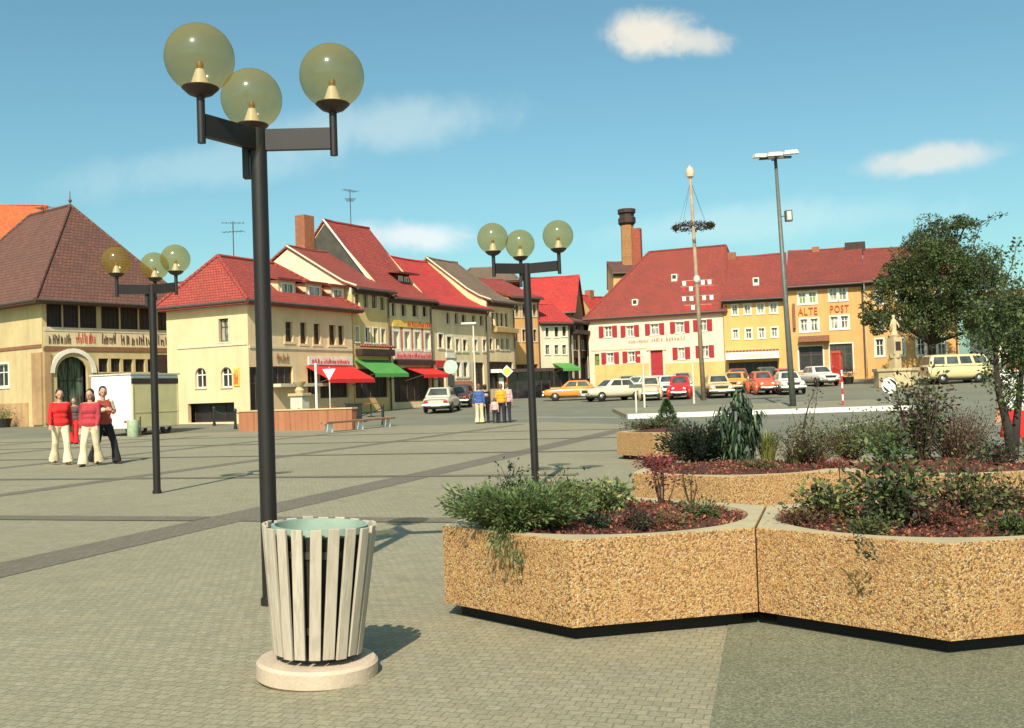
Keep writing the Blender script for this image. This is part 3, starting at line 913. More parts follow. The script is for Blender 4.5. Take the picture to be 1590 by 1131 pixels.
class House:
    def __init__(s, name, label, pA, YA, pB, YB, depth, eave, M_wall, cat='house', group='houses round the market square', sink=0.0):
        A = at(pA, 560, YA); B = at(pB, 560, YB)
        A = Vector((A.x, YA)); B = Vector((B.x, YB))
        d = (B - A); s.L = d.length; ang = math.atan2(d.y, d.x)
        n = Vector((-math.sin(ang), math.cos(ang)))
        cs = [A, B, A + n * depth, B + n * depth]
        s.zb = min(g(p.x, p.y) for p in cs) - 0.25 - sink
        s.D = depth; s.mat = M_wall
        s.t = thing(name, label, cat, (A.x, A.y, s.zb), ang, group)
        s.M = Matrix.Translation((A.x, A.y, s.zb)) @ Matrix.Rotation(ang, 4, 'Z')
        L, D = s.L, depth
        s.front = Wall(s, (0, 0, 0), (1, 0, 0), L)
        s.left = Wall(s, (0, D, 0), (0, -1, 0), D)
        s.right = Wall(s, (L, 0, 0), (0, 1, 0), D)
        s.back = Wall(s, (L, D, 0), (-1, 0, 0), L)
        s.ze = s.front.sz(*eave)[1] if hasattr(eave, '__len__') else eave
    def local_z(s, px, py, off):
        """height seen at a pixel on the plane 'off' metres behind the front"""
        o = s.M @ Vector((0, off, 0)); d = ray(px, py)
        t = (o - CAM).dot(s.front.wn) / d.dot(s.front.wn)
        return (CAM + d * t).z - s.zb
    def walls(s, gable=None, top=None):
        """walls with openings; gable = (ridge depth, ridge height) closes both ends"""
        mb = MB(); H = top or s.ze
        for w in (s.front, s.left, s.right, s.back): w.panel(mb, H)
        if gable:
            yr, zr = gable
            for x in (0.0, s.L):
                tri = [(x, 0, H), (x, s.D, H), (x, yr, zr)]
                mb.add(tri if x > 0 else tri[::-1], [(0, 1, 2)])
        s.wall_obj = mb.build('wall', s.mat, s.t)
        for w in (s.front, s.left, s.right, s.back): w.finish()
        return s.wall_obj
    def gable_roof(s, zr, mat, ov=0.35, og=0.12, yr=None, kick=0.0, th=0.14, edge=None, backdrop=None):
        """ridge along the front; the front slope may flatten at the eave (kick)"""
        yr = s.D / 2 if yr is None else yr
        ze = s.ze; L, D = s.L, s.D
        sl_ = (zr - ze) / yr
        prof = []
        if kick:
            yk = 1.5; zk = ze + sl_ * yk * (1 - kick)
            prof = [(-ov - 0.15, ze - 0.12 + 0.0), (0.5, ze + (zk - ze) * 0.30), (yk, zk), (yk + 1.0, zk + (zr - zk) * (1.0 / (yr - yk)))]
        else:
            prof = [(-ov, ze - sl_ * ov + 0.02)]
        prof += [(yr, zr)]
        s2 = (zr - ze) / (D - yr)
        prof += [(D + ov, ze - s2 * ov + 0.02)]
        m = MB(); n = len(prof)
        vs = []
        K = max(4, int(L / 1.4)); rr_ = random.Random(int(L * 1000)); xs_ = [-og + (L + 2 * og) * k / K for k in range(K + 1)]
        # an old roof is never quite straight: it sags and ripples by a few centimetres
        sag = [-0.05 * math.sin(math.pi * k / K) + (rr_.uniform(-.022, .022) if 0 < k < K else 0) for k in range(K + 1)]
        for k, x in enumerate(xs_):
            for i, (y, z) in enumerate(prof): vs.append((x, y, z + 0.06 + th + sag[k] * (1.3 if i == n - 2 else .55)))
            for i, (y, z) in enumerate(prof): vs.append((x, y, z + 0.06 + sag[k] * (1.3 if i == n - 2 else .55)))
        fs = []
        for k in range(K):
            a, b = 2 * n * k, 2 * n * (k + 1)
            for i in range(n - 1):
                fs.append((a + i, b + i, b + i + 1, a + i + 1)); fs.append((a + n + i, a + n + i + 1, b + n + i + 1, b + n + i))
            fs += [(a, a + n, b + n, b), (a + n - 1, b + n - 1, b + 2 * n - 1, a + 2 * n - 1)]
        e = 2 * n * K
        for i in range(n - 1):
            fs.append((i, i + 1, n + i + 1, n + i)); fs.append((e + i, e + n + i, e + n + i + 1, e + i + 1))
        m.add(vs, fs)
        s.roof = m.build('roof', mat, s.t)
        s.zr, s.yr, s.prof = zr, yr, prof
        # ridge tiles
        m = MB(); m.tube([(x, yr, zr + 0.06 + th - 0.02 + 1.3 * sg) for x, sg in zip(xs_, sag)], 0.11, 8); m.build('ridge', mat, s.roof)
        y0, z0 = prof[0]
        m = MB(); m.tube([(-og, y0 - 0.07, z0 + 0.04), (L + og, y0 - 0.07, z0 + 0.04)], 0.075, 8)
        m.box(0, L, -0.10, 0.0 - .003, ze - 0.32, ze - 0.04)
        m.build('gutter', M_GUTTER, s.roof)
        m = MB(); m.tube([(L - .16, -.36, ze - .12), (L - .14, -.09, ze - .5), (L - .14, -.09, .2)], 0.05, 6); m.build('downpipe', M_GUTTER, s.t)
        if edge is not None:                       # pale mortar verge on the left end
            m = MB()
            pts = [(-og - 0.012, y, z + 0.04 + th + 0.02) for y, z in prof[:-1]]
            m.tube(pts, 0.065, 6); m.build('verge', edge, s.roof)
    def hip_roof(s, zr, r0, r1, mat, ov=0.45, th=0.16):
        """r0, r1: the ridge ends (x, y) in the house's own axes"""
        ze = s.ze; L, D = s.L, s.D
        e = [(-ov, -ov), (L + ov, -ov), (L + ov, D + ov), (-ov, D + ov)]
        a, b = Vector((r0[0], r0[1], zr)), Vector((r1[0], r1[1], zr))
        V = [Vector((x, y, ze - 0.05)) for x, y in e] + [a, b] + [Vector((x, y, ze - 0.05 - th)) for x, y in e]
        alongx = abs(r1[0] - r0[0]) > abs(r1[1] - r0[1])
        if alongx: fs = [(0, 1, 5, 4), (1, 2, 5), (2, 3, 4, 5), (3, 0, 4)]
        else: fs = [(0, 1, 4), (1, 2, 5, 4), (2, 3, 5), (3, 0, 4, 5)]
        m = MB(); m.add(V, fs + [(6, 7, 1, 0), (7, 8, 2, 1), (8, 9, 3, 2), (9, 6, 0, 3), (9, 8, 7, 6)])
        s.roof = m.build('roof', mat, s.t)
        m = MB()
        hips = [(V[0], a), (V[1], b if alongx else a), (V[2], b), (V[3], a if alongx else b), (a, b)]
        for p, q in hips: m.tube([p + Vector((0, 0, .02)), q + Vector((0, 0, .02))], 0.10, 8)
        m.build('ridge', mat, s.roof)
        m = MB()
        for i in range(4): m.tube([V[i] - Vector((0, 0, .02)), V[(i + 1) % 4] - Vector((0, 0, .02))], 0.085, 8)
        m.build('gutter', M_GUTTER, s.roof)
        s.zr = zr
    def band(s, name, wall, r, mat, d0=-0.05, d1=-0.003, parent=None, local=False):
        q = r if local else wall.rect(r)
        m = MB(); m.obox(wall.O, wall.ex, wall.ni, q[0], q[1], q[2], q[3], d0, d1)
        return m.build(name, mat, parent or s.t)
    def letters(s, wall, text, r, mat, depth=0.03, d=-0.06, name='lettering', parent=None):
        """raised letters fitted into a pixel rectangle of the wall"""
        q = wall.rect(r)
        parts = []
        for ch in text:
            cu = bpy.data.curves.new('letter', 'FONT'); cu.body = ch; cu.size = 1.0; cu.extrude = depth; cu.resolution_u = 2
            tmp = bpy.data.objects.new('tmp', cu); COL.objects.link(tmp)
            dg = bpy.context.evaluated_depsgraph_get(); dg.update()
            me = bpy.data.meshes.new_from_object(tmp.evaluated_get(dg))
            bpy.data.objects.remove(tmp)
            xs_ = [v.co.x for v in me.vertices]; ys_ = [v.co.y for v in me.vertices]
            parts.append((me, min(xs_), max(xs_), min(ys_), max(ys_)))
        gap = 0.13
        W_ = sum(p[2] - p[1] for p in parts) + gap * (len(parts) - 1); x = 0.0
        for me, x0, x1, y0, y1 in parts:
            for v in me.vertices:
                a = q[0] + (x + v.co.x - x0) / W_ * (q[1] - q[0]); z = q[2] + (v.co.y - y0) / (y1 - y0) * (q[3] - q[2])
                v.co = wall.O + wall.ex * a + Vector((0, 0, z)) + wall.ni * (d - v.co.z)
            x += x1 - x0 + gap
            me.materials.clear(); me.materials.append(mat)
            o = bpy.data.objects.new('letter', me); COL.objects.link(o); o.parent = parent or s.t
    def scrawl(s, wall, r, mat, n=8, seed=1, name='lettering', parent=None, d0=-0.07):
        """row of worn painted letter strokes too small to read"""
        q = wall.rect(r); rr = random.Random(seed)
        m = MB(); w = (q[1] - q[0]) / n; H = q[3] - q[2]
        for i in range(n):
            x = q[0] + w * i
            for j in range(2):
                a0 = x + w * (.12 + .42 * j + rr.uniform(0, .12)); hh = H * rr.uniform(.45, .95); z_ = q[2] + H * rr.uniform(0, .1); sl = w * rr.uniform(-.14, .14); t_ = w * rr.uniform(.08, .15)
                vs = [wall.O + wall.ex * (a0 + dx) + Vector((0, 0, z)) + wall.ni * d for d in (d0, d0 + .03) for dx, z in ((0, z_), (t_, z_), (t_ + sl, z_ + hh), (sl, z_ + hh))]
                m.add(vs, [(0, 1, 2, 3), (7, 6, 5, 4), (0, 4, 5, 1), (1, 5, 6, 2), (2, 6, 7, 3), (3, 7, 4, 0)])
            if rr.random() < .6:
                m.obox(wall.O, wall.ex, wall.ni, x + w * .2, x + w * .62, q[2] + H * .42, q[2] + H * .52, d0 - .004, d0 - .001)
        return m.build(name, mat, parent or s.t)
    def awning(s, wall, r, mat, out=1.3, drop=None, val=0.22):
        """sloping cloth awning: r covers what is seen of it, top at the wall"""
        q = wall.rect(r)
        z1 = q[3]; z0 = q[2]
        P = lambda a, z, d: wall.O + wall.ex * a + Vector((0, 0, z)) - wall.ni * d
        m = MB(); n = 10; vs = []; fs = []
        for i in range(n + 1):
            a = q[0] + (q[1] - q[0]) * i / n
            for th in (0, 0.02):
                vs += [P(a, z1 - th, 0.03), P(a, z0 + val - th, out), P(a + 0.0, z0 - th * 0, out + 0.012 - th)]
        for i in range(n):
            b = i * 6; c = b + 6
            fs += [(b, b + 1, c + 1, c), (b + 1, b + 2, c + 2, c + 1), (b + 3, c + 3, c + 4, b + 4), (b + 4, c + 4, c + 5, b + 5)]
        fs += [(0, 3, 4, 1), (1, 4, 5, 2), (n * 6, n * 6 + 1, n * 6 + 4, n * 6 + 3), (n * 6 + 1, n * 6 + 2, n * 6 + 5, n * 6 + 4)]
        m.add(vs, fs); o = m.build('awning', mat, s.t)
        for a in (q[0] + 0.05, q[1] - 0.05):
            m = MB(); m.tube([P(a, z0 + val - 0.35, 0.02), P(a, z0 + val - .03, out - .05)], 0.025, 6); m.build('awning_arm', M_GUTTER, o)
        return o
    def dormer(s, wall, r, depth, mat_wall, mat_roof, win=1, flat=True, ov=0.25, slope=0.15):
        """dormer standing on the roof: r is its front as seen, in the plane of the wall moved back"""
        off = s.dorm_off
        W = Wall(s, wall.O + wall.ni * off, wall.ex, wall.L)
        q = W.rect(r)
        P = lambda a, z, d: W.O + W.ex * a + Vector((0, 0, z)) + W.ni * d
        m = MB(); m.obox(W.O, W.ex, W.ni, q[0], q[1], q[2] - 0.6, q[3], 0.0, depth)
        dm = m.build('dormer', mat_wall, s.t)
        m = MB()
        vs = [P(a, z, d) for (d, zz) in ((-ov, q[3] - 0.02), (depth, q[3] + slope * depth)) for a in (q[0] - ov, q[1] + ov) for z in (zz, zz + 0.12)]
        m.add(vs, [(0, 1, 3, 2), (4, 6, 7, 5), (0, 4, 5, 1), (2, 3, 7, 6), (1, 5, 7, 3), (0, 2, 6, 4)])
        m.build('dormer_roof', mat_roof, dm)
        if win:
            for k in range(win):
                a0 = q[0] + (q[1] - q[0]) * (k + 0.14) / win; a1 = q[0] + (q[1] - q[0]) * (k + 0.86) / win
                z0 = q[2] + 0.12; z1 = q[3] - 0.12
                m = MB(); ob = lambda *k_: m.obox(W.O, W.ex, W.ni, *k_)
                f = 0.09
                ob(a0, a0 + f, z0, z1, -0.04, 0.0 - .002); ob(a1 - f, a1, z0, z1, -0.04, -.002); ob(a0 + f, a1 - f, z1 - f, z1, -0.04, -.002); ob(a0 + f, a1 - f, z0, z0 + f, -0.04, -.002)
                ob((a0 + a1) / 2 - .03, (a0 + a1) / 2 + .03, z0 + f, z1 - f, -0.035, -.002)
                m.build('window_frame', M_WIN, dm)
                m = MB(); ob(a0 + f, (a0 + a1) / 2 - .03, z0 + f, z1 - f, -0.015, -.002); ob((a0 + a1) / 2 + .03, a1 - f, z0 + f, z1 - f, -0.015, -.002)
                m.build('pane', M_PANE_C, dm)
        return dm
    def chimney(s, x, y, w, d, z0, z1, mat=None, cap=True):
        m = MB(); m.box(x - w / 2, x + w / 2, y - d / 2, y + d / 2, z0, z1)
        c = m.build('chimney', mat or M_BRICK_CH, s.roof)
        return c
    def antenna(s, x, y, z0, h, seed=0):
        m = MB(); m.tube([(x, y, z0), (x, y, z0 + h)], 0.03, 6)
        rr = random.Random(seed)
        for k in range(2):
            zz = z0 + h * (0.72 + 0.24 * k); a = rr.uniform(0, 3.1); c, sn = math.cos(a), math.sin(a)
            m.tube([(x - c * .6, y - sn * .6, zz), (x + c * .6, y + sn * .6, zz)], 0.014, 4)
            for j in range(6):
                t_ = -.55 + j * .22; l_ = .38 - .03 * j
                m.tube([(x + c * t_ - sn * l_, y + sn * t_ + c * l_, zz), (x + c * t_ + sn * l_, y + sn * t_ - c * l_, zz)], 0.011, 4)
        m.build('antenna', M_GUTTER, s.roof)
# ------------------------------------------------------------------ houses round the square
M_W_OCHRE = plaster('ochre_wall', (0.54, 0.41, 0.20), 0.14, 0.4)
M_W_CREAM = plaster('apricot_cream_wall', (0.74, 0.52, 0.29), 0.12, 0.3)
M_W_YEL = plaster('yellow_wall', (0.68, 0.47, 0.19), 0.12)
M_W_PALE = plaster('pale_cream_wall', (0.66, 0.58, 0.40), 0.12)
M_W_GREYB = plaster('grey_beige_wall', (0.76, 0.58, 0.33), 0.16, 0.4)
M_W_PINKRED = plaster('rose_wall', (0.50, 0.18, 0.11), 0.12)
M_W_SLATE = basic('dark_slate_cladding', (0.065, 0.062, 0.048), 0.8, 0.3, 2.0, 0.3)
M_W_PINK = plaster('cream_pink_wall', (0.76, 0.57, 0.42), 0.08, 0.2)
M_W_GOLD = plaster('golden_yellow_wall', (0.64, 0.385, 0.125), 0.1, 0.25)
M_W_ORANGE = plaster('orange_wall', (0.66, 0.345, 0.12), 0.12, 0.3)
M_W_TAN = plaster('tan_wall', (0.45, 0.28, 0.11), 0.14)
M_PLIN = plaster('rubble_plinth', (0.42, 0.25, 0.12), 0.3, 0.5)
M_PLIN_Y = plaster('yellow_stone_plinth', (0.60, 0.42, 0.15), 0.2, 0.3)
M_RED_CLOTH = basic('red_awning_cloth', (0.62, 0.020, 0.016), 0.8, 0.12, 2.0)
M_GREEN_CLOTH = basic('green_awning_cloth', (0.075, 0.27, 0.055), 0.8, 0.15, 2.0)
M_SIGN_RED = basic('red_letters', (0.55, 0.03, 0.03), 0.6)
M_SIGN_PINK = basic('pale_pink_sign_board', (0.72, 0.42, 0.36), 0.6)
M_SIGN_DK = basic('dark_painted_letters', (0.10, 0.035, 0.03), 0.8)
M_SIGN_BR = basic('brown_painted_letters', (0.24, 0.10, 0.05), 0.8)
M_SIGN_YEL = basic('yellow_sign_board', (0.72, 0.47, 0.08), 0.6)
M_SIGN_WHT = basic('white_sign_board', (0.74, 0.70, 0.60), 0.6)
M_FLOWER = leafm('geranium_leaves', (0.10, 0.10, 0.03), (0.40, 0.05, 0.04))

# --- the dark-roofed inn at the left
h = House('inn', 'old inn with huge hipped brown roof and dark shuttered upper storey at the left edge', 66, 57.0, 277, 64.0, 13.5, (100, 468), M_W_OCHRE)
F, LW = h.front, h.left
for r in ((72, 466, 96, 508), (98, 467, 122, 509), (124, 468, 150, 510), (157, 470, 185, 511), (187, 471, 214, 512), (216, 472, 243, 513), (245, 473, 274, 514)):
    F.window(r, M_BROWN, M_DARKIN, 3, 2, sill=False, rev=0.05, name='window')
arch = F.window((89, 554, 137, 657), M_BROWN, glass_pane('bottle_glass_door', (0.018, 0.035, 0.024), (0.10, 0.15, 0.11)), 1, 1, sill=False, rev=0.5, arch=True, name='entrance')
for r in ((153, 557, 168, 578), (172, 557, 187, 578), (191, 558, 206, 578), (210, 558, 225, 578), (229, 558, 243, 578)):
    F.window(r, M_BROWN, M_PANE, 1, 0, M_W_OCHRE, 0.07)
LW.window((-8, 566, 13, 601), M_WIN, M_PANE, 1, 1, M_TRIM_W, 0.12)
LW.window((-46, 566, -26, 601), M_WIN, M_PANE, 1, 1, M_TRIM_W, 0.12)
h.walls()
h.hip_roof(h.local_z(113, 320, 4.4), (h.L / 2, 4.4), (h.L / 2, 9.2), T_BROWN, 0.75)
h.band('string_course', F, (67, 541, 276, 546), M_SIGN_BR)
h.band('string_course', LW, (-60, 541, 65, 546), M_SIGN_BR)
q = F.rect((68, 518, 276, 540)); h.band('frieze', F, (q[0], q[1], q[2] + .03, q[3]), plaster('cream_frieze', (0.66, 0.53, 0.30), 0.15, 0.5), -0.035, local=True)
h.band('sill_beam', F, (68, 511, 276, 517), M_TRIM)
h.band('panelling', F, (244, 551, 276, 580), M_BROWN)
q = F.rect((152, 585, 276, 660)); h.band('panelling', F, (q[0], q[1], q[2], q[3]), M_PLIN, local=True)
q = F.rect((68, 548, 79, 658)); h.band('corner_pier', F, q, M_PLIN, -0.10, local=True)
q = LW.rect((52, 548, 65, 660)); h.band('corner_pier', LW, (q[0], LW.L, q[2], q[3]), M_PLIN, -0.10, local=True)
q = LW.rect((-80, 628, 50, 664)); h.band('plinth', LW, (0, LW.L - 1.6, 0, q[3]), M_PLIN, -0.07, local=True)
h.scrawl(F, (74, 518, 110, 535), M_SIGN_DK, 6, 3, 'painted_frieze'); h.scrawl(F, (117, 516, 148, 534), M_SIGN_RED, 5, 4, 'painted_frieze')
h.scrawl(F, (156, 516, 180, 535), M_SIGN_DK, 4, 5, 'painted_frieze'); h.scrawl(F, (186, 519, 270, 537), M_SIGN_DK, 11, 6, 'painted_frieze')
q = F.rect((78, 543, 147, 575)); m = MB()
K = 14; ac = (q[0] + q[1]) / 2; ar = (q[1] - q[0]) / 2; aa = arch
for k in range(K):
    for (ra, rb) in ((ar * 0.86, ar * 1.04),):
        t0, t1 = math.pi * k / K, math.pi * (k + 1) / K
        zc = aa[3] - (aa[1] - aa[0]) / 2
        pts = [(ac - math.cos(t0) * ra, zc + math.sin(t0) * ra), (ac - math.cos(t0) * rb, zc + math.sin(t0) * rb), (ac - math.cos(t1) * rb, zc + math.sin(t1) * rb), (ac - math.cos(t1) * ra, zc + math.sin(t1) * ra)]
        vs = [F.O + F.ex * x + Vector((0, 0, z)) + F.ni * d for d in (-.12, -.003) for x, z in pts]
        m.add(vs, [(0, 1, 2, 3), (4, 7, 6, 5), (0, 4, 5, 1), (1, 5, 6, 2), (2, 6, 7, 3), (3, 7, 4, 0)])
m.build('arch_hood', M_TRIM_W, h.t)
m = MB(); zz = h.zr; m.tube([(h.L / 2, 4.4, zz), (h.L / 2, 4.4, zz + 0.9)], [0.05, 0.02], 6); m.ball((h.L / 2, 4.4, zz + .3), .11, 10, 6); m.build('finial', M_GUTTER, h.roof)
h.antenna(h.L * .5, 7.5, h.zr - .1, 0.4, 3)

# --- orange roof behind it
h = House('house', 'house with bright new orange roof behind the inn, at the left border', -190, 80, 70, 84, 9, (20, 400), M_W_OCHRE)
h.walls((4.5, h.local_z(30, 322, 4.5))); h.gable_roof(h.local_z(30, 322, 4.5), T_ORANGE)

# --- apricot corner house
h = House('corner_house', 'apricot cream corner house with hipped red roof and dormers beside the inn', 386, 52.6, 548, 60.4, 5.7, (390, 467), M_W_CREAM)
F, LW = h.front, h.left
for r in ((443, 500, 454, 531), (466, 501, 476, 534), (487, 503, 497, 535), (511, 505, 521, 536), (525, 506, 534, 536)):
    F.window(r, M_WIN_BROWN, M_PANE, 1, 1, M_W_CREAM, 0.12)
F.window((402, 500, 413, 530), M_WIN_BROWN, M_PANE, 1, 1, M_W_CREAM, 0.12)
F.window((424, 569, 455, 598), M_WIN_BROWN, M_DARKIN, 2, 0, sill=False)
F.window((478, 572, 494, 612), M_WIN_BROWN, M_DARKIN, 1, 1, sill=False, name='door')
F.window((497, 568, 541, 618), M_WIN_BROWN, M_DARKIN, 3, 0, sill=False, name='shop_window')
F.window((388, 570, 412, 640), M_WIN_BROWN, M_DARKIN, 1, 1, sill=False, name='shop_window')
LW.window((340, 495, 355, 531), M_WIN_BROWN, M_PANE_C, 1, 1, M_TRIM, 0.08)
LW.window((303, 571, 320, 603), M_WIN, M_PANE, 1, 1, arch=True)
LW.window((343, 570, 360, 602), M_WIN, M_PANE, 1, 1, arch=True)
LW.window((292, 626, 364, 656), M_BROWN, M_DARKIN, 2, 0, sill=False, rev=0.5, name='garage_door')
h.walls()
h.hip_roof(h.local_z(380, 402, 2.6), (1.0, 2.85), (5.4, 2.85), T_RED, 0.5)
h.band('string_course', F, (387, 539, 547, 543), M_TRIM); h.band('string_course', LW, (276, 535, 385, 539), M_TRIM)
h.band('cornice', LW, (276, 476, 385, 481), M_TRIM); 
h.band('fascia_board', F, (478, 555, 546, 567), M_SIGN_WHT, -0.08)
h.scrawl(F, (428, 549, 447, 561), M_SIGN_BR, 4, 8); h.scrawl(F, (482, 557, 541, 565), M_SIGN_RED, 14, 61, d0=-.11)
h.band('sign_board', LW, (363, 572, 372, 600), M_SIGN_YEL); h.scrawl(LW, (364, 574, 371, 598), M_SIGN_RED, 4, 10)
h.band('canopy', F, (420, 596, 496, 601), M_TRIM, -0.7)
h.dorm_off = 0.45
for r in ((432, 436, 459, 468), (475, 441, 500, 470), (514, 446, 540, 473)): h.dormer(F, r, 2.0, M_W_CREAM, T_RED, 1)
h.dorm_off = 0.9
h.dormer(LW, (284, 440, 300, 468), 2.6, M_W_CREAM, T_DEEP, 1)
h.antenna(2.2, 2.85, h.zr, 2.0, 5)
h.awning(F, (474, 569, 547, 596), M_RED_CLOTH, 1.6)

# --- houses of the row going up the street
def row_house(name, label, pA, YA, pB, YB, eave, ridge_px, Mw, Mr, **k):
    h = House(name, label, pA, YA, pB, YB, k.get('depth', 10.0), eave, Mw)
    return h
h = House('house', 'narrow yellow house with pale gable above the corner house and a green awning', 549, 60.6, 606, 63.9, 9.5, (560, 449), M_W_YEL)
F = h.front
for r in ((551, 457, 558, 476), (564, 458, 571, 478), (577, 459, 585, 479), (590, 462, 597, 482)): F.window(r, M_WIN_BROWN, M_PANE_C, 1, 0, M_TRIM, .08)
for r in ((552, 508, 557, 531), (567, 509, 574, 532), (580, 510, 586, 533), (592, 511, 598, 533)): F.window(r, M_WIN, M_PANE, 1, 0, M_TRIM_W, .08)
F.window((552, 573, 603, 618), M_WIN_BROWN, M_DARKIN, 3, 0, sill=False, name='shop_window')
zr = h.local_z(441, 386, 4.75); h.walls((4.75, zr)); h.gable_roof(zr, T_DEEP, kick=0.06, edge=M_TRIM)
m = MB(); m.add([(-.015, 9.5, h.ze - .4), (-.015, 0, h.ze - .4), (-.015, 0, h.ze), (-.015, 4.75, zr - .05), (-.015, 9.5, h.ze)], [(0, 1, 2, 3, 4)]); m.build('gable_render', M_W_PALE, h.t)
h.band('balcony', F, (552, 543, 603, 553), M_BROWN, -0.5)
h.awning(F, (549, 559, 603, 587), M_GREEN_CLOTH, 1.5)
m = MB(); 
for x in np.linspace(.2, h.L - .2, 14): m.ball((x, -.45, F.rect((552, 540, 603, 553))[3] + .05), .13, 6, 4, (1, .8, .8))
m.build('flower_box', M_FLOWER, h.t)

h = House('house', 'tall rose-fronted house with slate gable, brick chimney and big red roof', 607, 64.0, 671, 67.9, 10, (612, 463), M_W_GREYB)
F = h.front
for r in ((608, 471, 614, 491), (623, 473, 630, 491), (640, 474, 648, 492), (656, 476, 663, 492)): F.window(r, M_WIN_BROWN, M_PANE, 1, 0, M_TRIM, .1)
for r in ((611, 515, 619, 542), (628, 515, 636, 542), (644, 516, 652, 542), (660, 517, 668, 543)): F.window(r, M_WIN, M_PANE_C, 1, 0, M_TRIM_W, .16)
F.window((612, 572, 668, 624), M_WIN_BROWN, M_DARKIN, 4, 0, sill=False, name='shop_window')
zr = h.local_z(504, 346, 5.0)
h.walls((5.0, zr)); h.gable_roof(zr, T_RED, kick=0.28, edge=M_TRIM_W)
h.band('painted_storey', F, (608, 511, 613, 545), M_W_PINKRED, -0.012); q = F.rect((608, 509, 670, 546))
for a, b in ((.02, F.rect((611, 515, 619, 542))[0] - .17),): pass
edges = [F.rect(r)[:2] for r in ((611, 515, 619, 542), (628, 515, 636, 542), (644, 516, 652, 542), (660, 517, 668, 543))]
cur = 0.02
for a, b in edges + [(h.L + .14, 0)]:
    if a - .165 - cur > .05: h.band('painted_storey', F, (cur, a - .165, q[2], q[3]), M_W_PINKRED, -0.013, local=True)
    cur = b + .165
h.band('sign_board', F, (609, 499, 669, 509), M_SIGN_YEL, -0.08); h.scrawl(F, (630, 500, 667, 508), M_SIGN_RED, 11, 52, d0=-.11)
h.band('sign_board', F, (611, 547, 670, 558), M_SIGN_PINK, -0.09); h.scrawl(F, (614, 548, 668, 557), M_SIGN_RED, 12, 13, d0=-.12)
h.band('canopy', F, (611, 560, 670, 567), M_BROWN, -0.35)
h.awning(F, (628, 571, 692, 588), M_RED_CLOTH, 1.5)
m = MB(); m.prism([(-0.025, 0), (-0.005, 0), (-0.005, 1), (-0.025, 1)], 0, .01)
# slate facing of the left gable
m = MB(); z0 = h.ze - 1.5
m.add([(-.02, 10, z0), (-.02, 0, z0), (-.02, 0, h.ze), (-.02, .5, h.ze + (zr - h.ze) * .07), (-.02, 1.5, h.ze + (zr - h.ze) * .24), (-.02, 5, zr - .1), (-.02, 10, h.ze)], [(0, 1, 2, 3, 4, 5, 6)])
m.build('slate_gable', M_W_SLATE, h.t)
zz = h.local_z(491, 338, 6); h.chimney(-.55, 6.2, .95, .8, h.ze - 1, zz)
h.dorm_off = 1.6
h.dormer(F, (617, 427, 641, 444), 3.2, M_BROWN, T_DEEP, 2, slope=.12, ov=.5)
h.antenna(h.L * .6, 5, zr, 2.6, 8)

h = House('house', 'house with sweeping bright red roof and pale shutters up the street', 673, 68.2, 757, 74.6, 10, (690, 475), M_W_GREYB)
F = h.front
for r in ((693, 486, 698, 503), (706, 487, 711, 503), (717, 489, 723, 504), (733, 490, 738, 505), (745, 491, 750, 506)): F.window(r, M_WIN_BROWN, M_PANE, 1, 0, M_TRIM, .1)
for r in ((681, 519, 688, 540), (694, 523, 701, 542), (708, 527, 713, 545), (719, 528, 725, 545), (735, 528, 741, 545), (750, 528, 755, 545)): F.window(r, M_WIN_BROWN, M_PANE, 1, 0, M_TRIM_W, .12)
for r in ((709, 563, 715, 585), (720, 563, 726, 585)): F.window(r, M_WIN_BROWN, M_PANE, 1, 0, M_TRIM_W, .12, (M_WIN, 'r', .3))
F.window((680, 572, 692, 606), M_WIN_BROWN, M_DARKIN, 1, 0, sill=False, name='shop_window')
F.window((735, 563, 752, 606), M_WIN_BROWN, M_DARKIN, 1, 1, sill=False, name='door')
zr = h.local_z(667, 412, 5); h.walls((5, zr)); h.gable_roof(zr, T_BRIGHT, kick=0.3, edge=M_TRIM_W)
h.band('plinth', F, (700, 592, 733, 606), M_W_PINKRED, -.06); h.band('sign_board', F, (692, 548, 706, 556), M_SIGN_WHT, -.08); h.band('sign_board', F, (676, 560, 690, 570), M_SIGN_RED, -.08)

h = House('house', 'grey-brown roofed house with a row of oriel windows up the street', 758, 74.8, 800, 78.4, 10, (765, 469), M_W_GREYB)
F = h.front
for r in ((763, 486, 768, 507), (770, 486, 775, 507), (777, 487, 782, 507), (784, 487, 789, 508)): F.window(r, M_WIN_BROWN, M_PANE_C, 0, 0)
for r in ((770, 527, 774, 542), (778, 527, 782, 543), (786, 527, 790, 543), (760, 526, 765, 543)): F.window(r, M_WIN_BROWN, M_PANE, 0, 0, M_TRIM, .1)
F.window((760, 562, 797, 604), M_WIN_BROWN, M_DARKIN, 3, 0, sill=False, name='shop_window')
zr = h.local_z(715, 413, 5); h.walls((5, zr)); h.gable_roof(zr, T_GREY, kick=0.2, edge=M_TRIM)
h.band('balcony', F, (763, 510, 797, 517), M_W_TAN, -.5); h.chimney(h.L * .96, 5.3, .8, .7, h.zr - 1, h.local_z(727, 410, 5))

h = House('house', 'brown hipped roof peeping over the street row behind the lamp arm', 722, 92, 800, 92, 9, (745, 437), M_W_TAN)
h.walls(); h.hip_roof(h.local_z(735, 417, 4), (.6, 4.2), (h.L - .5, 4.2), T_GREY, .6)

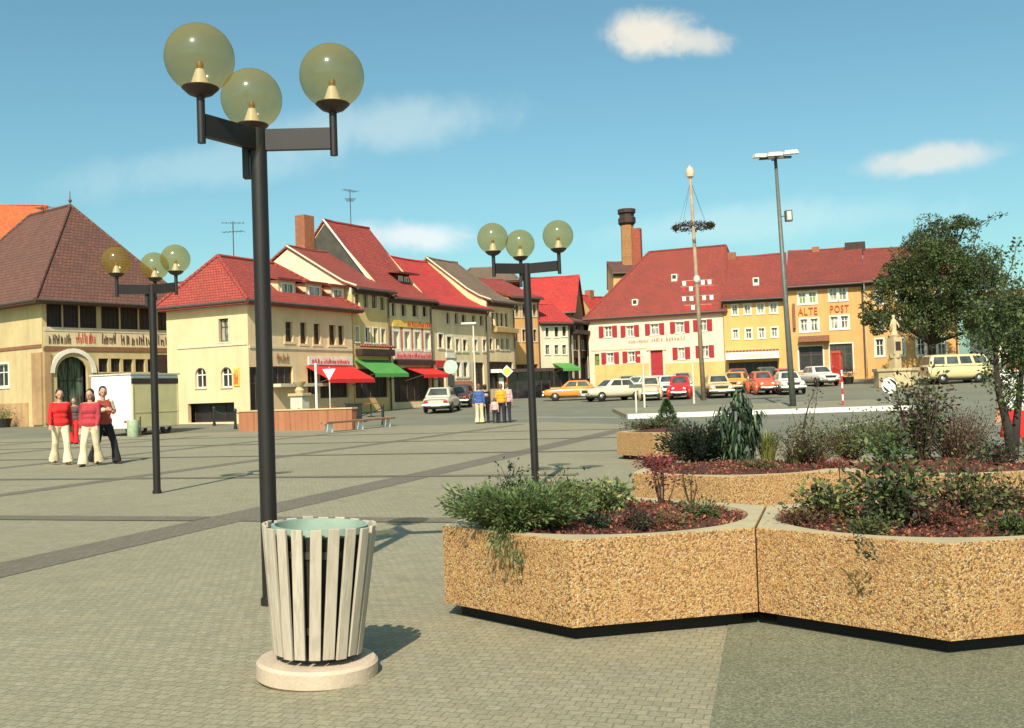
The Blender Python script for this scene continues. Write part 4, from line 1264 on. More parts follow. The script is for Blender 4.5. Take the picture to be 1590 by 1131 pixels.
h = House('house', 'ochre house with dark glazed shop front closing the street behind the lamp pole', 793, 81.5, 839, 83.6, 9, (800, 462), M_W_ORANGE)
F = h.front
for r in ((800, 472, 805, 492), (811, 472, 816, 492), (827, 473, 832, 491)): F.window(r, M_WIN_BROWN, M_PANE_C, 1, 0, M_TRIM, .1)
for r in ((800, 512, 805, 530), (811, 512, 816, 530), (828, 512, 833, 530)): F.window(r, M_WIN_BROWN, M_PANE, 1, 0, M_TRIM, .1)
F.window((796, 566, 836, 604), M_WIN_BROWN, M_DARKIN, 3, 0, sill=False, name='shop_window')
zr = h.local_z(820, 441, 4.5); h.walls((4.5, zr)); h.gable_roof(zr, T_ORANGE if False else T_RED, kick=.1)
h.band('quoin_strip', F, (793, 470, 798, 556), M_TRIM_W, -.04)

h = House('house', 'pale house with steep red roof, tan gable and green awning at the street end', 840, 83.6, 886, 85, 5, (846, 500), M_W_PALE)
F = h.front
for r in ((847, 509, 852, 523), (861, 508, 867, 523), (873, 507, 879, 522)): F.window(r, M_WIN_BROWN, M_PANE, 1, 0, M_TRIM_W, .1)
for r in ((847, 536, 853, 550), (861, 536, 867, 550), (873, 536, 879, 550)): F.window(r, M_WIN_BROWN, M_PANE_C, 1, 0, M_TRIM_W, .1)
F.window((850, 572, 884, 602), M_WIN_BROWN, M_DARKIN, 2, 0, sill=False, name='shop_window')
zr = h.local_z(862, 476, 2.5); h.walls((2.5, zr)); h.gable_roof(zr, T_BRIGHT, og=.15, yr=2.5)
h.awning(F, (858, 564, 892, 577), M_GREEN_CLOTH, 1.6)
m = MB(); m.box(h.L + .01, h.L + .02, 0, 0.01, 0, .01)
h2 = House('house', 'tall red-roofed house with tan gable rising behind the pale house', 812, 91.8, 894, 91.0, 8, (850, 484), M_W_TAN)
zr = h2.local_z(860, 433, 4); h2.walls((4, zr)); h2.gable_roof(zr, T_BRIGHT, og=.2)

h = House('half_timbered_house', 'dark half-timbered house squeezed between pale house and cream house', 887, 86, 917, 90, 8, (895, 500), M_BROWN)
F = h.front
for r in ((891, 506, 896, 516), (902, 506, 908, 516), (891, 528, 896, 544), (903, 528, 909, 544)): F.window(r, M_WIN, M_PANE, 1, 0)
F.window((892, 556, 912, 590), M_BROWN, M_DARKIN, 2, 0, sill=False, name='shop_window')
h.walls()
h.hip_roof(h.ze + 1.0, (1.0, 4), (h.L - 1.0, 4), T_BROWN, .5)
h.band('canopy', F, (887, 514, 914, 520), M_BROWN, -.6)
for r in ((888, 521, 890, 588), (898, 521, 900, 588), (912, 521, 914, 588)): h.band('timber_post', F, r, M_TRIM, -.05)

h = House('house', 'small red-roofed house with tan gable glimpsed left of the cream house', 929, 112, 966, 116, 3.6, (940, 497), M_W_TAN)
zr = h.local_z(912, 462, 1.8); h.walls((1.8, zr)); h.gable_roof(zr, T_BRIGHT); h.chimney(h.L * .3, 1.8, .8, .7, zr - .5, zr + .8)
M_DARKGLASS = glass_pane('dark_shop_glass', (0.012, 0.012, 0.014))

# --- low shop kiosk at the mouth of the street
a = gx(753, 76)
t = thing('shop_pavilion', 'low dark glazed shop pavilion with flat white-edged roof at the street corner', 'kiosk', (a.x, a.y, a.z - .1), R(8))
W_ = 4.9
m = MB(); m.box(0, W_, 0, 3, 0, 2.05); m.build('wall', M_DARKGLASS, t)
m = MB(); m.box(-.4, W_ + .2, -.7, 3.2, 2.05, 2.3); m.build('roof', M_BROWN, t)
m = MB(); m.box(-.42, 1.2, -.72, -.703, 2.06, 2.32); m.build('fascia', M_SIGN_WHT, t)
m = MB()
for x in (0.02, .9, 1.5, 2.4, 3.3, 4.2, W_ - .08): m.box(x, x + .07, -.06, -.003, 0, 2.04)
m.build('mullion', M_BROWN, t)
for x in (.25, 1.05): 
    m = MB(); m.box(x, x + .35, -.035, -.003, .3, 1.7); m.build('poster', M_SIGN_YEL if x < 1 else M_SIGN_WHT, t)
# --- cream house with red shutters
h = House('house', 'cream house with red shutters, red door and huge red roof facing the car park', 915, 88.6, 1125, 84.0, 12, (1020, 489), M_W_PINK)
F = h.front
SH = (M_SHUT_RED, 'lr', .42)
UP = [(938, 507, 950, 524), (972, 506, 984, 523), (1010, 503, 1023, 520), (1049, 500, 1062, 517), (1085, 497, 1097, 514)]
LO = [(942, 548, 953, 565), (975, 546, 986, 563), (1053, 540, 1063, 558), (1089, 537, 1100, 555)]
for r in UP + LO: F.window(r, M_WIN, M_PANE_C, 1, 1, M_TRIM_W, .08, (M_SHUT_RED, 'lr', .44))
F.window((924, 550, 931, 578), M_WIN_BROWN, M_PANE_G, 0, 1, M_TRIM, .1, name='side_door')
dq = F.hole((1011, 544, 1030, 600))
zr = h.local_z(1065, 387, 6.0)
h.walls(); h.yr = 6.0; xr = h.L * .36
o_ = h.M @ Vector((0, 6, 0)); d_ = ray(1008, 393); t_ = (o_ - CAM).dot(h.front.wn) / d_.dot(h.front.wn); xr = (h.M.inverted() @ (CAM + d_ * t_)).x
d_ = ray(1127, 380); t_ = (o_ - CAM).dot(h.front.wn) / d_.dot(h.front.wn); xe = (h.M.inverted() @ (CAM + d_ * t_)).x
h.hip_roof(zr, (xr, 6.0), (xe, 6.0), T_DEEP, .35)

m = MB(); m.obox(F.O, F.ex, F.ni, dq[0] + .02, dq[1] - .02, dq[2], dq[3] - .02, .10, .16)
dr = m.build('door', M_SHUT_RED, h.t)
m = MB(); mid = (dq[0] + dq[1]) / 2
for x in (dq[0] + .12, mid + .05):
    for z0, z1 in ((.18, .45), (.5, .95)):
        m.obox(F.O, F.ex, F.ni, x, x + (dq[1] - dq[0]) / 2 - .2, dq[2] + (dq[3] - dq[2]) * z0, dq[2] + (dq[3] - dq[2]) * z1, .085, .1 - .002)
m.build('door_panel', M_SHUT_RED, dr)
m = MB(); ob = lambda *k: m.obox(F.O, F.ex, F.ni, *k)
ob(dq[0] - .2, dq[0], dq[2], dq[3], -.06, .05); ob(dq[1], dq[1] + .2, dq[2], dq[3], -.06, .05); ob(dq[0] - .3, dq[1] + .3, dq[3], dq[3] + .25, -.12, .05)
m.build('door_surround', M_TRIM, h.t)
q = F.rect((916, 566, 1009, 605)); e0 = dq[0] - .22; e1 = dq[1] + .22
h.band('plinth', F, (0.5, e0, .02, q[3]), M_PLIN_Y, -.06, local=True); h.band('plinth', F, (e1, F.L - .05, .02, q[3] - .1), M_PLIN_Y, -.06, local=True)
h.scrawl(F, (976, 527, 1007, 533), M_SIGN_BR, 8, 21); h.scrawl(F, (1011, 524, 1030, 531), M_SIGN_BR, 5, 22); h.scrawl(F, (1034, 522, 1064, 530), M_SIGN_BR, 7, 23)
h.band('string_course', F, (918, 541, 1008, 543.5), M_TRIM, -.04)
def roof_hatch(h, px, py, w=.5):
    # small dormer window lying in the front slope
    best = None
    for k in range(200):
        off = .6 + k * .03
        z = h.local_z(px, py, off); zs = h.ze + (h.zr - h.ze) * off / h.yr
        if z > zs + .1 - .3 * 0 and best is None: pass
        if z <= zs: best = (off, z); break
    if not best: return
    off, z = best
    o = h.M @ Vector((0, off, 0)); d = ray(px, py); t_ = (o - CAM).dot(h.front.wn) / d.dot(h.front.wn)
    x = (h.M.inverted() @ (CAM + d * t_)).x
    m = MB(); m.box(x - w / 2, x + w / 2, off - .25, off + .9, z - .1, z + .55)
    dm = m.build('roof_hatch', M_TRIM_W, h.t)
    m = MB(); m.box(x - w / 2 + .09, x + w / 2 - .09, off - .26, off - .252, z + .14, z + .46); m.build('pane', M_PANE, dm)
roof_hatch(h, 1048, 436); roof_hatch(h, 987, 475)
for px in (951, 975, 1070): roof_hatch(h, px, 470 if px != 1070 else 460, .4) if False else None

# --- brewery chimney and its block behind
a = gx(988, 112)
t = thing('brewery_chimney', 'twin-shaft brick chimney with black crown rising behind the cream house', 'chimney', (a.x, a.y, a.z), R(-20))
zt = at(985, 325, 112).z - a.z; zs = at(985, 350, 112).z - a.z; zm = at(985, 356, 112).z - a.z
M_CHB = tiles('orange_chimney_brick', (0.48, 0.20, 0.07), (0.58, 0.30, 0.11), .24, .08)
M_CHR = tiles('red_chimney_brick', (0.42, 0.085, 0.04), (0.50, 0.12, 0.05), .24, .08)
m = MB(); m.lathe([(.85, 0), (.72, zs), (.0, zs)], 8, (-.35, 0, 0)); m.build('shaft', M_CHB, t)
m = MB(); m.box(.3, 1.15, -.45, .45, 0, zm); m.build('side_shaft', M_CHR, t)
m = MB(); m.lathe([(.74, zs + .003), (.98, zs + .25), (.98, zs + .8), (.82, zs + .95), (.82, zs + 1.2), (1.0, zs + 1.35), (1.0, zt), (.6, zt), (.6, zs + .9), (0, zs + .9)], 8, (-.35, 0, 0)); m.build('crown', M_BROWN, t)
h = House('malt_house', 'orange brick malt house with lean-to roof below the brewery chimney', 957, 108, 1010, 108, 6, (975, 424), M_W_ORANGE)
h.walls((5.5, h.ze + 1.7)); h.gable_roof(h.ze + 1.7, T_BROWN, yr=5.5)

# --- golden yellow house
h = House('house', 'golden yellow three-storey house with glazed shop canopy between cream and orange houses', 1126, 83.9, 1226, 82.6, 11, (1176, 464), M_W_GOLD)
F = h.front
for r in ((1137, 474, 1145, 489), (1156, 473, 1165, 488), (1176, 472, 1186, 487), (1196, 471, 1206, 486)): F.window(r, M_WIN, M_PANE_C, 1, 1, M_TRIM_W, .1)
for r in ((1138, 512, 1146, 526), (1158, 511, 1167, 526), (1178, 510, 1187, 525), (1198, 509, 1207, 523)): F.window(r, M_WIN, M_PANE_C, 1, 1, M_TRIM_W, .1)
F.window((1132, 562, 1208, 592), M_WIN_BROWN, M_DARKIN, 5, 0, sill=False, name='shop_window')
zr = h.local_z(1176, 400, 5.5); h.walls((5.5, zr)); h.gable_roof(zr, T_DEEP, kick=.12)
h.chimney(h.L * .12, 5.5, .7, .7, zr - .5, zr + .55); roof_hatch(h, 1174, 442)
q = F.rect((1128, 547, 1210, 558)); m = MB(); m.obox(F.O, F.ex, F.ni, q[0], q[1], q[2], q[3], -1.1, -.003); cn = m.build('canopy', M_SIGN_WHT, h.t)
m = MB()
rr = random.Random(5)
for k in range(16):
    x = q[0] + (q[1] - q[0]) * (k + .5) / 16; m.ball((x, -1.0, q[3] + .08), .13, 6, 4, (1, .7, .8))
m.build('flower_box', M_FLOWER, cn)
h.scrawl(F, (1150, 549, 1200, 556), M_SIGN_YEL, 12, 31, 'lettering', d0=-1.13)

# --- orange inn
h = House('guesthouse', 'orange guesthouse with red lettering between windows and a mottled red roof', 1228, 81.4, 1346, 79.7, 11, (1286, 442), M_W_ORANGE)
F = h.front
for r in ((1240, 455, 1251, 472), (1256, 454, 1267, 471)): F.window(r, M_WIN, M_PANE_G, 1, 1, M_TRIM_W, .12)
for r in ((1288, 448, 1299, 467), (1303, 447, 1314, 466)): F.window(r, M_WIN, M_PANE_C, 1, 1, M_TRIM_W, .12)
for r in ((1243, 496, 1254, 515), (1259, 495, 1270, 514), (1290, 492, 1301, 511), (1306, 491, 1317, 510)): F.window(r, M_WIN, M_PANE_C, 1, 1, M_TRIM_W, .12)
F.window((1241, 538, 1278, 575), M_WIN_BROWN, M_DARKIN, 1, 1, M_TRIM_W, .1, sill=False, name='shop_window')
F.window((1289, 534, 1324, 578), M_WIN_BROWN, M_PANE, 2, 1, M_TRIM_W, .1, sill=False, name='shop_window')
zr = h.local_z(1286, 390, 5.5); h.walls((5.5, zr)); h.gable_roof(zr, T_MOSS, kick=.12)
M_SIGN_OR = basic('faded_red_letters', (0.50, 0.085, 0.035), 0.7)
h.letters(F, 'ALTE', (1239, 478, 1269, 489), M_SIGN_OR); h.letters(F, 'POST', (1289, 474, 1318, 485), M_SIGN_OR)
h.band('canopy', F, (1240, 522, 1288, 531), M_SIGN_BR, -.7)
h.band('downpipe', F, (1342, 440, 1344, 584), M_BROWN, -.1)
h.band('hanging_sign', F, (1231, 472, 1235, 510), M_SIGN_BR, -.35)
h.chimney(h.L * .93, 5.6, 1.6, 1.0, zr - .5, h.local_z(1340, 376, 5.5), M_BROWN); h.chimney(h.L * .38, 5.5, .6, .6, zr - .5, zr + .4)
h = House('house', 'orange house half hidden by the big tree beside the guesthouse', 1347, 79.5, 1490, 77.2, 11, (1420, 433), M_W_ORANGE)
F = h.front
for x in (1360, 1392, 1424, 1456):
    F.window((x, 527 - (x - 1360) * .03, x + 12, 553 - (x - 1360) * .02), M_WIN, M_PANE, 1, 1, M_TRIM_W, .12)
    F.window((x, 452 - (x - 1360) * .06, x + 12, 472 - (x - 1360) * .06), M_WIN, M_PANE, 1, 1, M_TRIM_W, .12)
    F.window((x, 490 - (x - 1360) * .05, x + 12, 511 - (x - 1360) * .04), M_WIN, M_PANE_C, 1, 1, M_TRIM_W, .12)
zr = h.local_z(1440, 384, 5.5); h.walls((5.5, zr)); h.gable_roof(zr, T_MOSS, kick=.12)
h = House('house', 'pale wall and red roof showing through twigs at the right border', 1548, 96, 1680, 95, 8, (1590, 474), M_W_PALE)
h.walls((4, h.ze + 1.6)); h.gable_roof(h.ze + 1.6, T_DEEP)
# ------------------------------------------------------------------ plants
L_JUN = leafm('juniper_green', (0.045, 0.080, 0.028), (0.150, 0.200, 0.062))
L_JUN_D = leafm('dark_juniper', (0.010, 0.020, 0.012), (0.030, 0.050, 0.026))
L_YEL = leafm('yellow_green_leaves', (0.12, 0.14, 0.035), (0.26, 0.26, 0.07))
L_GRN = leafm('mid_green_leaves', (0.040, 0.066, 0.018), (0.125, 0.160, 0.042))
L_DRK = leafm('dark_glossy_leaves', (0.014, 0.022, 0.012), (0.062, 0.078, 0.034), 0.6)
L_PUR = leafm('purple_brown_leaves', (0.030, 0.012, 0.014), (0.10, 0.040, 0.030))
L_REDL = leafm('crimson_leaves', (0.14, 0.014, 0.022), (0.30, 0.045, 0.045))
L_HEA = leafm('heather_red', (0.14, 0.04, 0.035), (0.24, 0.09, 0.05))
L_OLV = leafm('olive_twigs', (0.075, 0.070, 0.024), (0.17, 0.145, 0.055))
L_STRAP = leafm('drooping_strap_leaves', (0.022, 0.050, 0.022), (0.12, 0.19, 0.085))
L_TREE = leafm('tree_leaves', (0.018, 0.034, 0.012), (0.105, 0.145, 0.038))
M_BARK = basic('dark_bark', (0.035, 0.025, 0.018), 0.9, 0.4, 6.0, 0.5)
M_TWIG = basic('brown_twig', (0.07, 0.040, 0.024), 0.85)

def bez(p0, p1, p2, n):
    return [p0 * (1 - t) ** 2 + p1 * 2 * t * (1 - t) + p2 * t * t for t in [i / n for i in range(n + 1)]]

def needle_plant(name, label, cat, loc, sprays, rad, height, mat, group=None, seed=1, per=46, ln=(0.03, 0.06), hang=(), asp=0.11, flat=0.6):
    """spreading juniper: arching sprays set with short needles; hang = directions of sprays falling over the rim"""
    r_ = np.random.default_rng(seed); rr = random.Random(seed)
    t = thing(name, label, cat, loc, 0, group)
    st = MB(); P = []; D = []
    for k in range(sprays):
        a = rr.uniform(0, 2 * math.pi); l = rad * rr.uniform(0.45, 1.05); h = height * rr.uniform(0.35, 1.0)
        base = Vector((rr.uniform(-.3, .3) * rad * flat, rr.uniform(-.25, .25) * rad * flat, 0))
        tip = base + Vector((math.cos(a) * l * .75, math.sin(a) * l * .75, h))
        mid = base + (tip - base) * .5 + Vector((0, 0, h * rr.uniform(-.1, .25)))
        if k < len(hang):
            dx, dy, dz = hang[k]; tip = Vector((dx, dy, dz)); mid = Vector((dx * .75, dy * .75, .10))
        pts = bez(base, mid, tip, 7)
        st.tube(pts, [0.006 * (1 - .1 * i) for i in range(8)], 4)
        ax = (tip - mid).normalized()
        for j in range(per):
            f = rr.uniform(.25, 1.0); i = min(6, int(f * 7)); p = pts[i].lerp(pts[i + 1], f * 7 - i)
            side = Vector((rr.gauss(0, 1), rr.gauss(0, 1), rr.gauss(0, 1))).normalized()
            q = p + side * rr.uniform(0, .045)
            P.append(q); D.append(ax * 1.1 + side * .8)
    P = np.array([tuple(p) for p in P]); D = np.array([tuple(d) for d in D])
    quads('foliage', mat, leaf_quads(P, r_, ln, asp * 3, D), t)
    st.build('stem', M_TWIG, t)
    return t

def leaf_bush(name, label, cat, loc, stems, rad, height, mat, size=(0.03, 0.06), per=40, group=None, seed=1, spread=0.05, asp=0.5, low=0.15, lean=(0, 0), up=0.1, shape='round'):
    """shrub: branching stems from the base with leaves along the outer twigs"""
    r_ = np.random.default_rng(seed); rr = random.Random(seed)
    t = thing(name, label, cat, loc, 0, group)
    st = MB(); P = []; D = []
    for k in range(stems):
        a = rr.uniform(0, 2 * math.pi); f = math.sqrt(rr.uniform(0, 1))
        hh = height * rr.uniform(.55, 1.0) * (1 - .35 * f if shape == 'round' else 1 - .1 * f)
        tip = Vector((math.cos(a) * rad * f + lean[0] * hh, math.sin(a) * rad * f + lean[1] * hh, hh))
        base = Vector((math.cos(a) * rad * .15 * f, math.sin(a) * rad * .15 * f, 0))
        mid = base.lerp(tip, .5) + Vector((rr.gauss(0, .08), rr.gauss(0, .08), .04)) * height
        pts = bez(base, mid, tip, 6)
        r0 = 0.004 + 0.004 * height
        st.tube(pts, [r0 * (1 - .13 * i) for i in range(7)], 4)
        for j in range(per):
            f2 = low + (1 - low) * rr.random() ** .8; i = min(5, int(f2 * 6)); p = pts[i].lerp(pts[i + 1], f2 * 6 - i)
            off = Vector((rr.gauss(0, 1), rr.gauss(0, 1), rr.gauss(0, .7))) * spread * (0.5 + f2)
            P.append(p + off); D.append(off.normalized() + Vector((0, 0, up)))
    P = np.array([tuple(p) for p in P]); D = np.array([tuple(d) for d in D])
    mats = mat if isinstance(mat, (list, tuple)) else [mat]
    quads('foliage', None, leaf_quads(P, r_, size, asp, D), t, 4, mats, r_.integers(0, len(mats), len(P)))
    st.build('stem', M_TWIG, t)
    return t

def inp(c, dx, dy, z=0.0): return (c.x + dx, c.y + dy, c.z + 0.01 + z)
def onz(px, py, z):
    """point seen at a pixel on the level plane z"""
    d = ray(px, py); t_ = (z - CAM_H) / d.z
    return CAM + d * t_
def soil(px, py, z=TOPZ): return onz(px, py, z - 0.005)

# front planter
s_ = soil(812, 824)
needle_plant('juniper', 'spreading green juniper with sprays hanging over the front planter rim', 'shrub', s_ + Vector((0, 0.16, 0)), 250, 0.58, 0.25, L_JUN, 'plants in the planters', 3, 60, (0.02, 0.045),
             hang=((-.10, -.42, -.12), (-.14, -.44, -.10), (-.06, -.44, -.17), (-.02, -.42, -.20), (-.17, -.40, -.06), (0.0, -.40, -.1), (-.22, -.36, -.16)))
leaf_bush('shrub', 'wiry upright shrub poking up out of the juniper', 'shrub', soil(795, 815) + Vector((0, .22, 0)), 9, 0.10, 0.42, [L_DRK, L_JUN_D], (0.018, 0.035), 40, 'plants in the planters', 5, .022, shape='up')
leaf_bush('shrub', 'yellow-green leafy shrub right of the juniper', 'shrub', soil(925, 805) + Vector((0, .1, 0)), 55, 0.24, 0.27, [L_YEL, L_GRN, L_JUN], (0.02, 0.045), 36, 'plants in the planters', 6, .035)
leaf_bush('shrub', 'loose pale twiggy shrub between juniper and yellow-green shrub', 'shrub', soil(868, 806) + Vector((0, .25, 0)), 26, 0.2, 0.32, [L_OLV, L_YEL], (0.015, 0.032), 30, 'plants in the planters', 7, .03)
leaf_bush('seedling', 'nearly black low plant left of the two dark seedlings', 'plant', soil(930, 821), 24, 0.075, 0.11, [L_DRK, L_JUN_D], (0.015, 0.03), 30, 'plants in the planters', 8, .015)
leaf_bush('seedling', 'nearly black low plant right of the two dark seedlings', 'plant', soil(991, 822), 26, 0.085, 0.12, [L_DRK, L_PUR], (0.015, 0.03), 30, 'plants in the planters', 9, .015)
leaf_bush('maple_sapling', 'thin crimson-leaved sapling standing in the front planter', 'sapling', soil(1029, 789) + Vector((0, 0, 0)), 11, 0.12, 0.37, [L_REDL, L_PUR, L_REDL], (0.018, 0.036), 24, 'plants in the planters', 10, .028, low=.6, shape='up')
leaf_bush('sapling', 'thin grey-leaved sapling right of the crimson one', 'sapling', soil(1073, 784), 5, 0.06, 0.40, [L_PUR, L_OLV], (0.018, 0.035), 22, 'plants in the planters', 11, .03, low=.3, shape='up')
leaf_bush('ground_cover', 'low dark green mat at the right end of the front planter', 'plant', soil(1085, 803), 40, 0.15, 0.07, [L_GRN, L_DRK], (0.014, 0.03), 24, 'plants in the planters', 12, .03)
leaf_bush('ground_cover', 'low olive mat in the middle of the front planter', 'plant', soil(1040, 815), 40, 0.15, 0.06, [L_OLV, L_HEA], (0.012, 0.026), 24, 'plants in the planters', 13, .03)
# right front planter
leaf_bush('shrub', 'light green bushy shrub at the back left of the right planter', 'shrub', soil(1285, 806), 34, 0.17, 0.26, [L_GRN, L_DRK, L_YEL], (0.025, 0.05), 26, 'plants in the planters', 14, .04)
leaf_bush('shrub', 'large dark glossy shrub in the middle of the right planter', 'shrub', soil(1405, 818), 42, 0.20, 0.47, [L_DRK, L_DRK, L_GRN], (0.026, 0.056), 36, 'plants in the planters', 15, .05, lean=(-.15, 0))
leaf_bush('shrub', 'grey-green upright shrub right of the large dark shrub', 'shrub', soil(1500, 812), 34, 0.17, 0.42, [L_OLV, L_DRK, L_GRN], (0.022, 0.045), 28, 'plants in the planters', 16, .04)
leaf_bush('shrub', 'red-brown twiggy shrub between the two taller shrubs of the right planter', 'shrub', soil(1452, 822), 26, 0.14, 0.22, [L_PUR, L_HEA], (0.015, 0.035), 26, 'plants in the planters', 17, .03)
leaf_bush('ground_cover', 'low grey-green cushion at the rim of the right planter', 'plant', soil(1350, 826), 40, 0.10, 0.055, [L_OLV, L_DRK, L_GRN], (0.014, 0.03), 24, 'plants in the planters', 18, .03)
leaf_bush('ground_cover', 'dark green cushion by the right border of the photo', 'plant', soil(1572, 826), 40, 0.11, 0.07, [L_GRN, L_DRK], (0.016, 0.034), 24, 'plants in the planters', 19, .03)
leaf_bush('ground_cover', 'reddish mat at the left end of the right planter', 'plant', soil(1255, 812), 44, 0.17, 0.06, [L_PUR, L_OLV, L_HEA], (0.014, 0.03), 24, 'plants in the planters', 20, .03)
t = thing('trailing_sprig', 'small dark sprig trailing down the gravel face of the right planter', 'plant', soil(1316, 842) + Vector((0, 0, 0)), 0, 'plants in the planters')
t.location = Vector(t.location)
r_ = np.random.default_rng(4); n = 60
sp_ = soil(1318, 846); fall = r_.uniform(0, 1, n)
face = Vector((0.66, -0.75, 0))
P = np.stack([0.02 + fall * 0.06 + r_.normal(0, .028, n), -0.05 - fall * 0.07 + r_.normal(0, .02, n), 0.02 - fall ** 1.6 * 0.085 + r_.normal(0, .012, n)], 1)
quads('foliage', L_DRK, leaf_quads(P, r_, (0.018, 0.034), .5), t)
m = MB(); m.tube([(0, .04, 0), (.02, -.04, .015), (.05, -.09, -.04), (.07, -.11, -.08)], .003, 4); m.build('stem', M_TWIG, t)

# second row, left planter
leaf_bush('heather', 'crimson heather at the left corner of the second row', 'plant', soil(1020, 726), 60, 0.22, 0.13, [L_REDL, L_HEA, L_PUR], (0.015, 0.035), 24, 'plants in the planters', 30, .03)
needle_plant('juniper', 'dark sprawling juniper left of the tall drooping plant', 'shrub', soil(1088, 722) + Vector((0, .2, 0)), 160, 0.50, 0.42, L_JUN_D, 'plants in the planters', 31, 46, (0.03, 0.06))
# tall plant with drooping straps
t = thing('drooping_plant', 'tall dense plant with hanging pale strap leaves in the second row', 'shrub', soil(1153, 722) + Vector((0, .25, 0)), 0, 'plants in the planters')
r_ = np.random.default_rng(9); rr = random.Random(9); V = []; mi = []
H_ = 0.84; st = MB()
for k in range(44):
    a = rr.uniform(0, 2 * math.pi); f = math.sqrt(rr.random()); hh = H_ * rr.uniform(.5, 1.0) * (1 - .28 * f)
    b0_ = Vector((math.cos(a) * .09 * f, math.sin(a) * .09 * f, 0)); tip = Vector((math.cos(a) * .25 * f + .03, math.sin(a) * .24 * f, hh)); mid = b0_.lerp(tip, .5) + Vector((rr.gauss(0, .02), rr.gauss(0, .02), .03))
    pts = bez(b0_, mid, tip, 6); st.tube(pts, [.008 - .001 * i_ for i_ in range(7)], 4)
    for q_ in range(44):
        ff = rr.uniform(.12, 1.0); i_ = min(5, int(ff * 6)); p = pts[i_].lerp(pts[i_ + 1], ff * 6 - i_)
        a2 = rr.uniform(0, 2 * math.pi); out = Vector((math.cos(a2), math.sin(a2), 0)); l = rr.uniform(.05, .17); w = rr.uniform(.006, .0125); u = rr.uniform(.015, .05)
        side = (Vector((-out.y, out.x, 0)) + Vector((0, 0, rr.uniform(-.3, .3)))).normalized() * w
        p1 = p + out * u + Vector((0, 0, .012)); p2 = p + out * (u + .03) - Vector((0, 0, l * .45)); p3 = p + out * (u + rr.uniform(.0, .05)) - Vector((0, 0, l))
        V += [[p - side * .3, p + side * .3, p1 + side, p1 - side], [p1 - side, p1 + side, p2 + side, p2 - side], [p2 - side, p2 + side, p3 + side * .1, p3 - side * .1]]
        c_ = 0 if rr.random() < .34 else 1
        mi += [c_] * 3
quads('foliage', None, np.array([[tuple(q) for q in f] for f in V]), t, 4, [L_STRAP, L_JUN_D], np.array(mi))
st.build('stem', M_TWIG, t)
def grass(name, label, loc, n, rad, h, mat, seed, group='plants in the planters'):
    rr = random.Random(seed); V = []
    t = thing(name, label, 'plant', loc, 0, group)
    for k in range(n):
        a = rr.uniform(0, 6.28); f = rr.random() * rad * .3; p = Vector((math.cos(a) * f, math.sin(a) * f, 0)); hh = h * rr.uniform(.5, 1)
        o = Vector((math.cos(a), math.sin(a), 0)) * rad * rr.uniform(.2, 1); w = Vector((-math.sin(a), math.cos(a), 0)) * .004
        q1 = p + o * .35 + Vector((0, 0, hh * .65)); q2 = p + o + Vector((0, 0, hh))
        V += [[p - w, p + w, q1 + w, q1 - w], [q1 - w, q1 + w, q2 + w * .2, q2 - w * .2]]
    quads('foliage', mat, np.array([[tuple(q) for q in f] for f in V]), t)
    return t
grass('grass_tuft', 'yellow-green grass tuft right of the tall drooping plant', soil(1196, 718) + Vector((0, .1, 0)), 260, .22, .36, L_YEL, 41)
grass('grass_tuft', 'fading grass tuft at the front rim of the second row', soil(1232, 724), 160, .18, .2, L_OLV, 42)
leaf_bush('shrub', 'brown-olive wispy shrub in front of the white kerb', 'shrub', soil(1262, 722), 84, 0.36, 0.48, [L_OLV, L_PUR, L_GRN], (0.016, 0.034), 30, 'plants in the planters', 32, .05)
leaf_bush('shrub', 'green wispy shrub where the second row planters meet', 'shrub', soil(1335, 718) + Vector((0, .3, 0)), 84, 0.36, 0.54, [L_GRN, L_OLV, L_GRN], (0.018, 0.038), 32, 'plants in the planters', 33, .05)
leaf_bush('heather', 'red heather right of the wispy brown shrub', 'plant', soil(1300, 727), 44, 0.2, 0.08, [L_HEA, L_REDL], (0.014, 0.03), 22, 'plants in the planters', 34, .03)
t = leaf_bush('sapling', 'single long leaning twig with small leaves before the mast', 'sapling', soil(1256, 716) + Vector((0, .2, 0)), 3, 0.02, 1.0, [L_GRN, L_DRK], (0.022, 0.045), 26, 'plants in the planters', 35, .025, low=.2, lean=(.25, 0), shape='up')
leaf_bush('sapling', 'thin upright twig with a few dark leaves near the road', 'sapling', soil(1246, 716) + Vector((0, .3, 0)), 2, 0.03, 0.62, [L_PUR, L_DRK], (0.02, 0.04), 20, 'plants in the planters', 36, .02, low=.3, shape='up')
# second row, right planter
leaf_bush('shrub', 'tall dark purple shrub in the second row', 'shrub', soil(1432, 722), 38, 0.27, 0.95, [L_PUR, L_GRN, L_DRK], (0.03, 0.062), 36, 'plants in the planters', 37, .055, shape='up')
leaf_bush('shrub', 'bluish green shrub at the foot of the purple shrub', 'shrub', soil(1378, 722), 54, 0.24, 0.46, [L_GRN, L_STRAP], (0.02, 0.045), 30, 'plants in the planters', 38, .045)
leaf_bush('shrub', 'thin red-twigged shrub right of the purple shrub', 'shrub', soil(1492, 718) + Vector((0, .15, 0)), 70, 0.38, 0.66, [L_OLV, L_PUR, L_HEA], (0.014, 0.03), 28, 'plants in the planters', 39, .06)
leaf_bush('shrub', 'low dark shrub under the sapling at the right border', 'shrub', soil(1545, 722), 44, 0.28, 0.26, [L_DRK, L_PUR, L_DRK], (0.02, 0.045), 28, 'plants in the planters', 40, .045)
leaf_bush('shrub', 'loose olive shrub at the back of the second row beside the purple shrub', 'shrub', soil(1405, 716) + Vector((0, .55, 0)), 60, 0.34, 0.62, [L_OLV, L_GRN, L_OLV], (0.016, 0.036), 28, 'plants in the planters', 47, .06)
